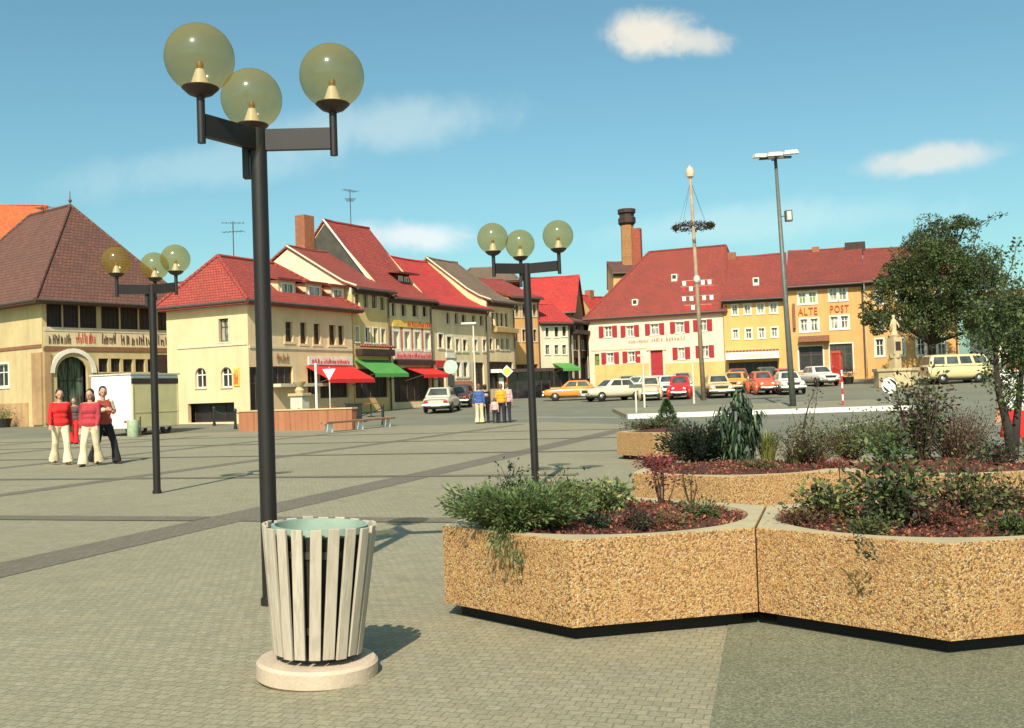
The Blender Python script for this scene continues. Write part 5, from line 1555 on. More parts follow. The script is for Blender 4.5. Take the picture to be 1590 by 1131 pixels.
leaf_bush('shrub', 'feathery grey-olive shrub behind the red-twigged shrub', 'shrub', soil(1520, 716) + Vector((0, .45, 0)), 60, 0.36, 0.56, [L_OLV, L_PUR, L_GRN], (0.016, 0.034), 28, 'plants in the planters', 48, .06)
leaf_bush('ground_cover', 'low dark tufts along the front rim of the second row', 'plant', soil(1180, 730), 60, 0.2, 0.08, [L_DRK, L_OLV], (0.014, 0.03), 22, 'plants in the planters', 49, .03)
leaf_bush('shrub', 'small bronze shrub at the back right of the front right planter', 'shrub', soil(1565, 800), 40, 0.17, 0.24, [L_PUR, L_OLV, L_GRN], (0.018, 0.04), 28, 'plants in the planters', 50, .04)
# far planter
leaf_bush('hedge_plant', 'low clipped greenery filling the farthest planter', 'plant', onz(1012, 668, .52) + Vector((.1, .35, 0)), 150, 0.62, 0.17, [L_GRN, L_DRK, L_PUR], (0.03, 0.06), 16, 'plants in the planters', 44, .06)
t = thing('dwarf_conifer', 'small cone-shaped conifer in the farthest planter', 'conifer', onz(1041, 666, .52) + Vector((0, .4, 0)), 0, 'plants in the planters')
r_ = np.random.default_rng(11); n = 5200
z = r_.uniform(0, 1, n) ** 1.3; a = r_.uniform(0, 6.283, n); rr_ = .24 * (1 - z) ** .8 * (0.55 + .5 * r_.uniform(0, 1, n) ** .5) * (1 + .25 * np.sin(a * 5 + z * 30))
P = np.stack([rr_ * np.cos(a), rr_ * np.sin(a), z * .58], 1); D = np.stack([np.cos(a), np.sin(a), np.full(n, .55)], 1)
quads('foliage', leafm('conifer_green', (0.025, 0.055, 0.02), (0.07, 0.13, 0.04)), leaf_quads(P, r_, (.025, .05), .35, D), t)
m = MB(); m.tube([(0, 0, 0), (0, 0, .5)], [.02, .005], 6); m.build('trunk', M_BARK, t)

# ------------------------------------------------------------------ trees
def tree(name, label, loc, trunk_h, lobes, mat, n_leaf, size, trunk_r, seed, cat='tree'):
    """lobes: list of (x, y, z, radius, squash); leaves sit on sub-clumps near each lobe's shell, with gaps between"""
    r_ = np.random.default_rng(seed); rr = random.Random(seed)
    t = thing(name, label, cat, loc)
    m = MB()
    pts = [Vector((0, 0, -.2)), Vector((rr.gauss(0, .05), 0, trunk_h * .5)), Vector((rr.gauss(0, .1), 0, trunk_h))]
    m.tube(pts, [trunk_r * 1.25, trunk_r, trunk_r * .8], 10)
    top = pts[-1]
    for (x, y, z, r, q) in lobes:
        e = Vector((x, y, z)); mid = top.lerp(e, .5) + Vector((rr.gauss(0, .25), rr.gauss(0, .25), .2))
        m.tube(bez(top, mid, e, 5), [trunk_r * .55 * (1 - .16 * i) for i in range(6)], 6)
        for k in range(5):
            d = Vector((rr.gauss(0, 1), rr.gauss(0, 1), rr.gauss(.2, .8))).normalized()
            m.tube([mid.lerp(e, .6), e + d * r * .5, e + d * r * .92], [trunk_r * .2, trunk_r * .12, trunk_r * .04], 4)
    m.build('trunk', M_BARK, t, True)
    tot = sum(l[3] ** 2 for l in lobes); P = []; D = []
    for (x, y, z, r, q) in lobes:
        nc = max(8, int(26 * r * r / 2.2)); nl = int(n_leaf * r * r / tot / nc)
        for k in range(nc):
            d = r_.normal(size=3); d /= np.linalg.norm(d)
            c = np.array([x, y, z]) + d * np.array([1, 1, q]) * r * r_.uniform(.45, 1.0)
            cr = r * r_.uniform(.16, .34)
            dd = r_.normal(size=(nl, 3)); dd /= np.linalg.norm(dd, axis=1, keepdims=True)
            rad = cr * r_.uniform(.2, 1, (nl, 1)) ** .5
            P.append(c + dd * rad * np.array([1.15, 1.15, .75])); D.append(dd + np.array([0, 0, -.25]))
    P = np.concatenate(P); D = np.concatenate(D)
    mats = mat if isinstance(mat, (list, tuple)) else [mat]
    quads('crown', None, leaf_quads(P, r_, size, .62, D), t, 4, mats, r_.integers(0, len(mats), len(P)))
    return t
Y = 69.0; sc = Y / FOC
b0 = gx(1452, Y)
def lob(px, py, rpx, dy=0.0, q=.85):
    p = at(px, py, Y); return (p.x - b0.x, dy, p.z - b0.z, rpx * sc, q)
lobes = [lob(1460, 372, 48, .5), lob(1420, 402, 42, -.8), lob(1508, 408, 44, .6), lob(1392, 452, 42, 0), lob(1450, 430, 56, -1.4), lob(1520, 462, 52, -.3),
         lob(1376, 492, 38, -.6), lob(1428, 492, 44, -1.2), lob(1480, 492, 46, -.8), lob(1545, 508, 46, .4), lob(1460, 450, 50, 1.6), lob(1575, 500, 40, .8), lob(1400, 428, 36, .8), lob(1488, 352, 26, 0), lob(1355, 488, 24, 0), lob(1500, 430, 42, -1.5)]
L_TREE2 = leafm('tree_leaves_warm', (0.020, 0.018, 0.009), (0.070, 0.070, 0.024))
tree('tree', 'big dark leafy tree standing in front of the orange houses', b0, 2.6, lobes, [L_TREE, L_TREE, L_TREE2], 80000, (.08, .19), .30, 5)
# young tree right beside the second row, its twigs against the sky
Yt = 11.2; b1 = onz(1573, 716, TOPZ - .02)
Yt = b1.y
t = thing('young_tree', 'young tree with dark stem and loose twigs at the right border', 'tree', b1)
r_ = np.random.default_rng(21); rr = random.Random(21)
m = MB(); P = []; D = []
def L_(px, py, dy=0.0):
    p = at(px, py, Yt + dy); return Vector((p.x - b1.x, dy, p.z - b1.z))
stem = [L_(1573, 716), L_(1564, 660), L_(1551, 610), L_(1546, 560), L_(1548, 500), L_(1560, 440)]
stem2 = [L_(1573, 716), L_(1580, 640, .1), L_(1588, 560, .2), L_(1592, 480, .2)]
m.tube(stem, [.055, .045, .032, .022, .014, .006], 8); m.tube(stem2, [.05, .036, .025, .01], 8)
def branch(pts, r0, nleaf, spread, size=None):
    pts = [Vector(p) for p in pts]
    m.tube(pts, [r0 * (1 - .8 * i / (len(pts) - 1)) for i in range(len(pts))], 5)
    for j in range(nleaf):
        f = rr.random(); i = min(len(pts) - 2, int(f * (len(pts) - 1))); p = pts[i].lerp(pts[i + 1], f * (len(pts) - 1) - i)
        o = Vector((rr.gauss(0, 1), rr.gauss(0, 1), rr.gauss(0, 1))) * spread
        P.append(p + o); D.append(o.normalized())
branch([L_(1548, 500), L_(1530, 440), L_(1512, 380), L_(1522, 352), L_(1546, 336), L_(1562, 332)], .008, 90, .012)
branch([L_(1560, 440), L_(1572, 410), L_(1578, 384), L_(1580, 374)], .006, 90, .02)
branch([L_(1546, 560), L_(1552, 470), L_(1556, 400), L_(1554, 384)], .007, 110, .02)
branch([L_(1588, 560, .2), L_(1578, 470, .2), L_(1584, 420, .1)], .007, 200, .04)
for k in range(30):
    y0 = rr.uniform(470, 650); x0 = 1547 + (y0 - 560) * .12; s_ = rr.choice((-1, 1, 1))
    branch([L_(x0, y0), L_(x0 + s_ * rr.uniform(8, 26), y0 - rr.uniform(10, 40), rr.uniform(-.3, .3)), L_(x0 + s_ * rr.uniform(20, 44), y0 - rr.uniform(0, 60), rr.uniform(-.4, .4))], .005, 80, .035)
for k in range(26):
    y0 = rr.uniform(470, 560); x0 = 1588
    branch([L_(x0, y0, .2), L_(x0 + rr.uniform(-30, 30), y0 - rr.uniform(0, 40), rr.uniform(-.3, .5)), L_(x0 + rr.uniform(-46, 40), y0 + rr.uniform(-60, 30), rr.uniform(-.4, .6))], .005, 150, .05)
m.build('trunk', M_BARK, t, True)
P = np.array([tuple(p) for p in P]); D = np.array([tuple(d) for d in D])
quads('crown', None, leaf_quads(P, r_, (.02, .05), .6, D), t, 4, [L_DRK, L_TREE, L_GRN], r_.integers(0, 3, len(P)))
# ------------------------------------------------------------------ street furniture
M_STEEL = basic('grey_green_steel', (0.10, 0.105, 0.085), 0.5, 0.2)
M_PALEM = basic('pale_grey_metal', (0.52, 0.50, 0.43), 0.5, 0.15)
M_BLACK = basic('black_iron', (0.016, 0.014, 0.013), 0.55, 0.3)
M_WHITEP = basic('white_enamel', (0.78, 0.76, 0.70), 0.4, 0.05)
M_REDP = basic('red_enamel', (0.55, 0.02, 0.02), 0.4, 0.1)
M_YELP = basic('yellow_enamel', (0.85, 0.55, 0.06), 0.4, 0.08)
M_BRICKT = setts('terracotta_wall_tiles', (0.40, 0.155, 0.07), (0.48, 0.20, 0.09), (0.24, 0.10, 0.05), 0.3)
M_STONE = plaster('weathered_sandstone', (0.52, 0.40, 0.22), 0.2, 0.4)
M_STONE_P = plaster('pale_stone', (0.62, 0.56, 0.44), 0.15)

# tall floodlight mast
b = on(1232, 637); tp = at(1204, 247, b.y)
t = thing('light_mast', 'very tall slender mast with a cluster of pale floodlights on the traffic island', 'light mast', b)
H_ = tp.z - b.z; lean_x = (tp.x - b.x)
t.rotation_euler = (0, math.atan2(lean_x, H_), 0)
m = MB(); m.tube([(0, 0, 0), (0, 0, H_ * .35), (0, 0, H_)], [.155, .13, .075], 12); m.build('pole', M_STEEL, t, True)
m = MB(); m.box(-.75, .75, -.06, .06, H_, H_ + .1); m.box(-.06, .06, -.5, .5, H_ + .02, H_ + .12); m.build('crossbar', M_STEEL, t)
for (x, y, z, rz) in ((-.72, -.1, H_ + .18, 12), (.72, -.1, H_ + .26, -8), (-.15, -.42, H_ + .14, 0), (.3, .45, H_ + .32, 20), (-.35, .4, H_ + .22, -15)):
    M = Matrix.Translation((x, y, z)) @ Matrix.Rotation(R(rz), 4, 'Z') @ Matrix.Rotation(R(6), 4, 'X')
    m = MB(); m.add([M @ Vector(p) for p in [(-.36, -.2, -.1), (.36, -.2, -.1), (.36, .2, -.1), (-.36, .2, -.1), (-.28, -.14, .09), (.28, -.14, .09), (.28, .14, .09), (-.28, .14, .09)]],
          [(0, 3, 2, 1), (4, 5, 6, 7), (0, 1, 5, 4), (1, 2, 6, 5), (2, 3, 7, 6), (3, 0, 4, 7)])
    fl = m.build('floodlight', M_PALEM, t, bevel=.02)
    m = MB(); m.add([M @ Vector(p) for p in [(-.33, -.175, -.104), (-.33, .175, -.104), (.33, .175, -.104), (.33, -.175, -.104)]], [(0, 1, 2, 3)]); m.build('lens', M_PANE, fl)
zz = (at(1219, 336, b.y).z - b.z)
m = MB(); m.tube([(.08, 0, zz), (.3, 0, zz)], .03, 6); m.box(.26, .58, -.14, .14, zz - .26, zz + .26); bx = m.build('lamp_box', M_STEEL, t, bevel=.02)
m = MB(); m.box(.32, .52, -.15, -.142, zz - .2, zz + .2); m.build('lamp_glass', M_PALEM, bx)

# maypole
b = on(1093, 622); tp = at(1071, 262, b.y); H_ = tp.z - b.z; s1 = b.y / FOC
t = thing('maypole', 'tall maypole with hanging leafy wreath and guild signs in the car park', 'maypole', b)
t.rotation_euler = (0, math.atan2(tp.x - b.x, H_), 0)
M_MAY = basic('weathered_pole_wood', (0.34, 0.24, 0.15), 0.8, 0.25, 3.0)
m = MB(); m.tube([(0, 0, 0), (0, 0, H_ * .97)], [.15, .085], 12); m.build('pole', M_MAY, t, True)
L_WR = leafm('wreath_greenery', (0.03, 0.018, 0.012), (0.07, 0.05, 0.02))
def wreath(zc, R_, n, r0):
    r_ = np.random.default_rng(int(zc * 10)); a = r_.uniform(0, 6.283, n)
    o = r_.normal(size=(n, 3)); o /= np.linalg.norm(o, axis=1, keepdims=True); o *= r0 * r_.uniform(.3, 1, (n, 1)) * (.75 + .5 * (np.sin(a * 9) > 0))[:, None]
    P = np.stack([R_ * np.cos(a), R_ * np.sin(a), np.full(n, zc)], 1) + o
    return quads('wreath', L_WR, leaf_quads(P, r_, (.08, .17), .5), t)
zw = at(1077, 352, b.y).z - b.z; Rw = 29 * s1
wr = wreath(zw, Rw, 1500, .19)
m = MB()
for k in range(4):
    a = k * math.pi / 2 + .5; m.tube([(Rw * math.cos(a), Rw * math.sin(a), zw), (0.08 * math.cos(a), .08 * math.sin(a), H_ * .93)], .007, 4)
    m.tube([(Rw * math.cos(a), Rw * math.sin(a), zw), (0, 0, zw)], .02, 4)
m.build('rope', M_TWIG, t)
m = MB(); m.lathe([(0.02, H_ * .955), (.22, H_ * .965), (.26, H_ * .985), (.20, H_ + .02), (.10, H_ + .08), (0, H_ + .22)], 12); m.build('finial', basic('pinkish_gilt_finial', (0.75, 0.48, 0.32), 0.4), t, 'auto')
for py, w_, mats_ in ((440, 24, 'wrw'), (449, 26, 'rwr'), (464, 26, 'www'), (478, 22, 'rwr')):
    z = at(1085, py, b.y).z - b.z; w_ *= s1
    m = MB(); m.box(-w_, w_, -.03, .03, z + .16, z + .2); m.build('sign_bar', M_MAY, t)
    for k, c_ in zip((-.82, -.38, .38, .82), mats_ + mats_[0]):
        m = MB(); x = k * w_; m.prism([(x - .105, -.05), (x + .105, -.05), (x + .105, -.02), (x - .105, -.02)], z - .10, z + .155)
        m.build('guild_sign', M_REDP if c_ == 'r' else M_WHITEP, t)
m = MB(); z = at(1083, 434, b.y).z - b.z; m.ball((0, -.12, z), .2, 10, 8, (1, .5, 1.2)); m.build('crest', M_PALEM, t)

# traffic signs
def sign_post(name, label, loc, h, cat='traffic sign', r=.03, mat=None):
    t = thing(name, label, cat, loc)
    m = MB(); m.tube([(0, 0, 0), (0, 0, h)], r, 8); m.build('post', mat or M_PALEM, t); return t
def disc(r, y0, y1, z, n=24, rot=0, x=0.0):
    m = MB(); vs = [(x + r * math.cos(2 * math.pi * k / n + rot), y, z + r * math.sin(2 * math.pi * k / n + rot)) for y in (y0, y1) for k in range(n)]
    m.add(vs, [tuple(range(n)), tuple(range(2 * n - 1, n - 1, -1))] + [(k, n + k, n + (k + 1) % n, (k + 1) % n) for k in range(n)]); return m
# priority road diamond
b = gx(788, 60); t = sign_post('priority_sign', 'yellow diamond road sign on a red and white post beyond the people', b, 2.0, mat=M_REDP)
z = at(787, 577, 60).z - b.z
m = disc(.36, -.06, -.045, z, 4); m.build('plate', M_WHITEP, t); m = disc(.27, -.068, -.0605, z, 4); m.build('plate_centre', M_YELP, t)
m = MB(); 
for zz in (.5, 1.1): m.tube([(0, 0, zz), (0, 0, zz + .3)], .034, 8)
m.build('post_stripe', M_WHITEP, t)
# yield triangle
b = on(512, 652); b = gx(512, 49.5); t = sign_post('yield_sign', 'white triangular road sign pointing down before the red awning', b, at(511, 570, 49.5).z - b.z)
z = at(511, 579, 49.5).z - b.z
m = disc(.46, -.06, -.045, z, 3, -math.pi / 2); m.build('plate', M_REDP, t); m = disc(.36, -.068, -.0605, z, 3, -math.pi / 2); m.build('plate_centre', M_WHITEP, t)
b = gx(491, 50.5); t = thing('flag_pole', 'plain white post left of the triangular sign', 'post', b); m = MB(); m.tube([(0, 0, 0), (0, 0, at(490, 567, 50.5).z - b.z)], .06, 8); m.build('post', M_WHITEP, t); m = MB(); m.ball((0, 0, at(490, 567, 50.5).z - b.z + .02), .075, 8, 6); m.build('cap', M_WHITEP, t)
# round sign with black and white bar
Yi = 47.2; b = gx(1381, Yi); b.z = g(b.x, b.y) + .13; t = sign_post('round_sign', 'round white sign with black bars on the traffic island', b, at(1379, 590, Yi).z - b.z, r=.025)
z = at(1379, 599, Yi).z - b.z
m = disc(.36, -.05, -.035, z); m.build('plate', M_WHITEP, t)
m = MB()
for sgn in (1, -1):
    pts = []
    for k in range(9):
        a = R(-45 + 180 * (sgn < 0)) + R(-48 + 96 * k / 8) + R(90); pts.append((.30 * math.cos(a), .30 * math.sin(a)))
    vs = [(x, y, z + zz) for y in (-.058, -.0505) for x, zz in pts]; n = len(pts)
    m.add(vs, [tuple(range(n)), tuple(range(2 * n - 1, n - 1, -1))] + [(k, n + k, n + (k + 1) % n, (k + 1) % n) for k in range(n)])
m.build('black_bars', M_BLACK, t)
# red and white barred post beside it, and a small round green-yellow sign
b = gx(1308, Yi); b.z = g(b.x, b.y) + .13; t = thing('marker_post', 'red and white striped marker post on the traffic island', 'post', b)
for k in range(6):
    m = MB(); h0 = k * .28; m.tube([(0, 0, h0), (0, 0, h0 + .28)], .04, 10); m.build('stripe', (M_REDP, M_WHITEP)[k % 2], t)
# small signboard post (beige) in the car park
for px, Y_, top, lab in ((1000, 55, 553, 'thin pale post with small top arm in front of the cream house'), (1077, 58, 560, 'thin pale lamp post left of the maypole')):
    b = gx(px, Y_); t = thing('lamp_post', lab, 'lamp post', b); hh = at(px - 2, top, Y_).z - b.z
    m = MB(); m.tube([(0, 0, 0), (0, 0, hh)], [.06, .045], 8); m.build('pole', M_STONE_P, t); m = MB(); m.box(-.3, .05, -.06, .06, hh - .02, hh + .08); m.build('arm', M_STONE_P, t)
b = gx(738, 64); t = thing('lamp_post', 'slim street lamp with pale flat head before the street row', 'lamp post', b); hh = at(738, 503, 64).z - b.z
m = MB(); m.tube([(0, 0, 0), (0, 0, hh)], [.07, .05], 8); m.build('pole', M_STONE_P, t); m = MB(); m.box(-.75, .2, -.14, .14, hh - .04, hh + .1); m.build('lamp_head', M_PALEM, t, bevel=.03)
b = gx(987, 47.5); b.z = g(b.x, b.y) + .13; t = thing('sign_pole', 'beige post with small flat sign seen from behind on the traffic island', 'post', b); hh = at(987, 598, 47.5).z - b.z
m = MB(); m.tube([(0, 0, 0), (0, 0, hh)], .045, 8); m.build('post', M_STONE_P, t); m = MB(); m.box(-.3, .3, -.05, -.03, hh - .14, hh + .03); m.build('plate', M_STEEL, t)
# round projecting sign in the street
b = gx(701, 62); t = thing('round_shop_sign', 'pale green round sign on a dark post before the bright red roofed house', 'sign', b); z = at(699, 570, 62).z - b.z
m = MB(); m.tube([(0, 0, 0), (0, 0, z)], .06, 8); m.box(-.2, .2, -.1, .1, z - 1.15, z - .5); m.build('post', M_BLACK, t); m = disc(.42, -.1, .1, z); m.build('disc', basic('pale_green_enamel', (0.42, 0.55, 0.42), 0.4), t)

# telephone box
b = gx(1301, 74); t = thing('phone_box', 'narrow red telephone box before the orange guesthouse', 'phone box', b, R(-30)); hh = at(1300, 545, 74).z - b.z
M_PHONE = basic('red_phone_box_paint', (0.50, 0.055, 0.03), 0.5, 0.15)
m = MB(); w = .33
for x in (-w, w - .07):
    for y in (-w, w - .07): m.box(x, x + .07, y, y + .07, 0, hh)
m.box(-w + .001, w - .001, -w + .001, w - .001, 0, hh * .22); m.box(-w - .03, w + .03, -w - .03, w + .03, hh - .18, hh)
m.build('frame', M_PHONE, t); m = MB(); m.box(-w + .03, w - .03, -w + .03, w - .03, hh * .22, hh - .18); m.build('panel', basic('red_tinted_glass', (0.34, 0.03, 0.02), 0.15, 0.3), t)
b = gx(1318, 73.4); t = thing('flower_tub', 'dark tub with dry shrub right of the telephone box', 'tub', b); m = MB(); m.lathe([(.0, 0), (.3, 0), (.4, .5), (.34, .5), (.3, .4), (0, .4)], 14); m.build('tub', M_BLACK, t)
r_ = np.random.default_rng(3); P = r_.normal(size=(500, 3)) * np.array([.25, .25, .22]) + np.array([0, 0, .8]); quads('foliage', L_PUR, leaf_quads(P, r_, (.06, .12), .5), t)

# low tiled wall, chained bollards, bench, bins in front of the corner house
wa = on(371, 670); wb = on(547, 667)
d = (wb - wa); ang = math.atan2(d.y, d.x); L_w = d.length
t = thing('terrace_wall', 'low terracotta tiled terrace wall before the corner house', 'wall', (wa.x, wa.y, min(wa.z, wb.z) - .02), ang); hw = .95
m = MB(); m.box(0, L_w, 0, .35, 0, hw - .06); m.build('wall', M_BRICKT, t); m = MB(); m.box(-.04, L_w + .04, -.04, .39, hw - .06 + .002, hw); m.build('coping', M_STONE, t)
bl = [(335, 661), (368, 666), (467, 668), (596, 660)]
pts = []
for i, (px, py) in enumerate(bl):
    p = on(px, py); p = Vector((p.x, p.y - .25, g(p.x, p.y))); pts.append(p)
    t = thing('bollard', ('black iron bollard at the left end of the chain by the corner house', 'black iron bollard at the left corner of the terracotta wall', 'black iron bollard in front of the middle of the terracotta wall', 'black iron bollard at the right end of the chain by the street')[i], 'bollard', p, 0, 'chained bollards')
    m = MB(); m.lathe([(.085, 0), (.085, .12), (.065, .14), (.065, .82), (.085, .84), (.085, .9), (.05, .95), (0, .96)], 12); m.build('post', M_BLACK, t, 'auto')
for i in range(3):
    a, b = pts[i], pts[i + 1]
    t = thing('chain', ('iron chain between the two left bollards', 'iron chain sagging across the left half of the terracotta wall', 'iron chain sagging toward the street bollard')[i], 'chain', a + Vector((0, 0, .8)), 0, 'bollard chains')
    cp = []
    for k in range(15):
        f = k / 14; q = (b - a) * f; cp.append((q.x, q.y, q.z - .42 * 4 * f * (1 - f) * (.4 if i == 0 else 1)))
    m = MB(); m.tube(cp, .022, 5); m.build('links', M_BLACK, t)
ba = on(497, 672); bb = on(604, 661); d = bb - ba; L_b = d.length
t = thing('bench', 'long low plank bench on white legs in front of the terracotta wall', 'bench', ba + Vector((.2, -.5, 0)), math.atan2(d.y, d.x))
m = MB(); m.box(0, L_b, -.18, .02, .34, .42); m.box(0, L_b, .05, .25, .34, .42); m.build('seat', basic('reddish_plank', (0.34, 0.16, 0.09), 0.7), t, bevel=.01)
for x in (.5, L_b * .5, L_b - .5):
    m = MB(); m.box(x, x + .09, -.14, .2, 0, .338); m.build('leg', M_WHITEP, t)
b = on(551, 656); t = thing('waste_container', 'dark square waste container at the right end of the terracotta wall', 'waste container', b + Vector((0, -.35, 0)), R(20))
m = MB(); m.box(-.36, .36, -.3, .3, .05, .85); m.build('body', M_BLACK, t, bevel=.02); m = MB(); m.box(-.39, .39, -.33, .33, .855, .95); m.build('lid', M_BLACK, t, bevel=.02)
b = gx(465, 51.5); b.z = g(b.x, b.y); t = thing('stone_trough', 'pale square stone block behind the terracotta wall', 'stone block', b, ang); z1 = at(465, 611, 51.5).z - b.z
m = MB(); m.box(-.36, .36, -.3, .3, 0, z1 - .15); m.build('block', M_STONE_P, t, bevel=.02); m = MB(); m.box(-.45, .45, -.38, .38, z1 - .147, z1); m.build('cap', M_STONE, t, bevel=.02)
m = MB(); m.lathe([(.2, z1), (.24, z1 + .15), (.14, z1 + .3), (.3, z1 + .5), (.33, z1 + .58), (0, z1 + .58)], 12); m.build('urn', M_STONE, t, 'auto')
# pale green litter bin by the trailer
b = on(207, 679); t = thing('street_bin', 'small pale green round street bin in front of the trailer', 'litter bin', b)
m = MB(); m.lathe([(0, 0), (.22, 0), (.24, .05), (.26, .68), (.24, .72), (.2, .7), (.18, .1), (0, .1)], 20); m.build('body', basic('pale_green_bin_paint', (0.32, 0.38, 0.24), 0.5), t, 'auto')
m = MB(); m.tube([(.31, 0, 0), (.31, 0, .85)], .03, 6); m.build('post', M_TWIG, t)
# tub with shrub at the left border
b = on(6, 664); t = thing('plant_tub', 'dark tub with leafy plant at the wall of the inn', 'tub', b); m = MB(); m.lathe([(0, 0), (.32, 0), (.42, .5), (.36, .5), (.3, .4), (0, .4)], 14); m.build('tub', M_BLACK, t)
P = r_.normal(size=(500, 3)) * np.array([.26, .26, .2]) + np.array([0, 0, .72]); quads('foliage', L_GRN, leaf_quads(P, r_, (.06, .12), .5), t)
# cafe tables and chairs under the red awning: three small sets
for i, (px, py) in enumerate(((515, 652), (545, 648), (575, 646))):
    b = gx(px, 52.5 + i * 1.6)
    t = thing('cafe_table', ('round cafe table under the left end of the red awning', 'round cafe table under the middle of the red awning', 'round cafe table under the right end of the red awning')[i], 'table', b, 0, 'cafe tables under the red awning')
    m = MB(); m.lathe([(0, .70), (.36, .70), (.36, .74), (0, .74)], 18); m.build('tabletop', (M_REDP, M_WHITEP, M_REDP)[i], t)
    m = MB(); m.lathe([(.2, 0), (.2, .03), (.03, .06), (.03, .699)], 10); m.build('leg', M_BLACK, t)
# column fountain with statue under the tree
b = gx(1392, 66); t = thing('fountain', 'stone market fountain with figure column under the big tree', 'fountain', b, R(20)); Yf = 66
zf = lambda py: at(1390, py, Yf).z - b.z
m = MB(); oc = 8
z0 = zf(572)
m.lathe([(0, 0), (1.35, 0), (1.35, z0 - .22), (1.45, z0 - .18), (1.45, z0), (1.25, z0), (1.22, z0 - .3), (0, z0 - .3)], 8); m.build('basin', M_STONE, t)
m = MB(); m.box(-.26, .26, -.26, .26, z0 - .4, zf(556)); m.lathe([(.36, zf(556)), (.38, zf(553)), (.38, zf(551)), (.0, zf(551))], 8); m.box(-.33, .33, -.33, .33, zf(551), zf(524)); m.lathe([(.36, zf(524)), (.42, zf(521)), (.0, zf(519))], 8); m.build('pedestal', M_STONE, t)
m = MB(); m.lathe([(.24, zf(521)), (.22, zf(517)), (.16, zf(512)), (.17, zf(506)), (.20, zf(501)), (.17, zf(497)), (.075, zf(495.5)), (.10, zf(493.5)), (.115, zf(491.5)), (.09, zf(489.5)), (0, zf(489))], 12); m.tube([(.17, -.05, zf(500)), (.3, -.12, zf(506)), (.2, -.25, zf(509))], [.06, .05, .04], 6); m.tube([(-.17, -.05, zf(500)), (-.28, -.02, zf(506)), (-.26, -.16, zf(511))], [.06, .05, .04], 6)
m.build('statue', M_STONE, t, True)
m = MB(); m.box(-.2, .2, -.34, -.331, zf(545), zf(531)); m.build('relief', M_BROWN, t)

# market trailer at the left
M_TRW = basic('white_trailer_paint', (0.76, 0.74, 0.68), 0.45, 0.08, 2.0); M_TRO = basic('olive_trailer_panel', (0.60, 0.52, 0.26), 0.6, 0.12, 1.5)
Yc = 44.5; cx_ = at(204, 660, Yc)
t = thing('market_trailer', 'white-fronted market trailer with olive side panels parked before the inn', 'trailer', (cx_.x, Yc, g(cx_.x, Yc)), R(66))
zt = at(204, 582, Yc).z - t.location.z; zb_ = .32
m = MB(); m.box(0, 2.95, 0, 2.3, zb_, zt); bd = m.build('body', M_TRW, t, bevel=.05)
m = MB(); m.box(.08, 2.87, -.03, -.003, zb_ + .06, zt - .42); m.build('side_panel', M_TRO, t)
m = MB()
for x in (.1, 1.45, 2.84): m.box(x - .03, x + .03, -.05, -.031, zb_ + .05, zt - .4)
m.box(.1, 2.85, -.045, -.031, 1.0, 1.04); m.build('panel_strip', M_TRO, t)
m = MB(); m.box(.05, 2.9, -.04, -.003, zt - .4, zt - .16); m.build('awning_box', M_BROWN, t); m = MB(); m.box(-.04, 3.0, -.08, 2.35, zt + .003, zt + .07); m.build('roof', M_PALEM, t)
m = MB(); m.box(-.012, -.003, .15, 2.15, 1.02, 1.04); m.box(-.012, -.003, 1.04, 1.06, zb_ + .2, zt - .2); m.build('door_seam', M_PALEM, t)
for y in (.3, 2.0):
    m = MB(); m.box(-.03, -.003, y - .09, y + .09, zb_ + .28, zb_ + .36); m.build('tail_light', M_REDP, t)
def wheel(parent, x, y, r, w, side, rimmat=None):
    m = MB(); n = 20
    prof = [(r * .55, -w / 2), (r * .9, -w / 2), (r, -w / 3), (r, w / 3), (r * .9, w / 2), (r * .55, w / 2)]
    M = Matrix.Translation((x, y, r)) @ Matrix.Rotation(math.pi / 2, 4, 'X')
    q = MB(); q.lathe(prof, n); m.add([M @ Vector(v) for v in q.v], q.f)
    ty = m.build('wheel', M_BLACK, parent, True)
    q = MB(); q.lathe([(r * .58, -w * .3), (r * .5, w * .2), (r * .2, w * .42), (0, w * .44)], n); M2 = M if side < 0 else M @ Matrix.Rotation(math.pi, 4, 'X')
    m = MB(); m.add([M2 @ Vector(v) for v in q.v], q.f); m.build('rim', rimmat or M_CHROME, ty, True)
M_CHROME = basic('dull_chrome', (0.62, 0.60, 0.56), 0.3, 0.05, metal=0.8)
for x in (.7, 2.2):
    for y, s_ in ((.12, -1), (2.18, 1)): wheel(t, x, y, .3, .18, s_)
m = MB(); m.tube([(-1.1, 1.05, .42), (0, 1.05, .42)], .05, 6); m.build('drawbar', M_BLACK, t)

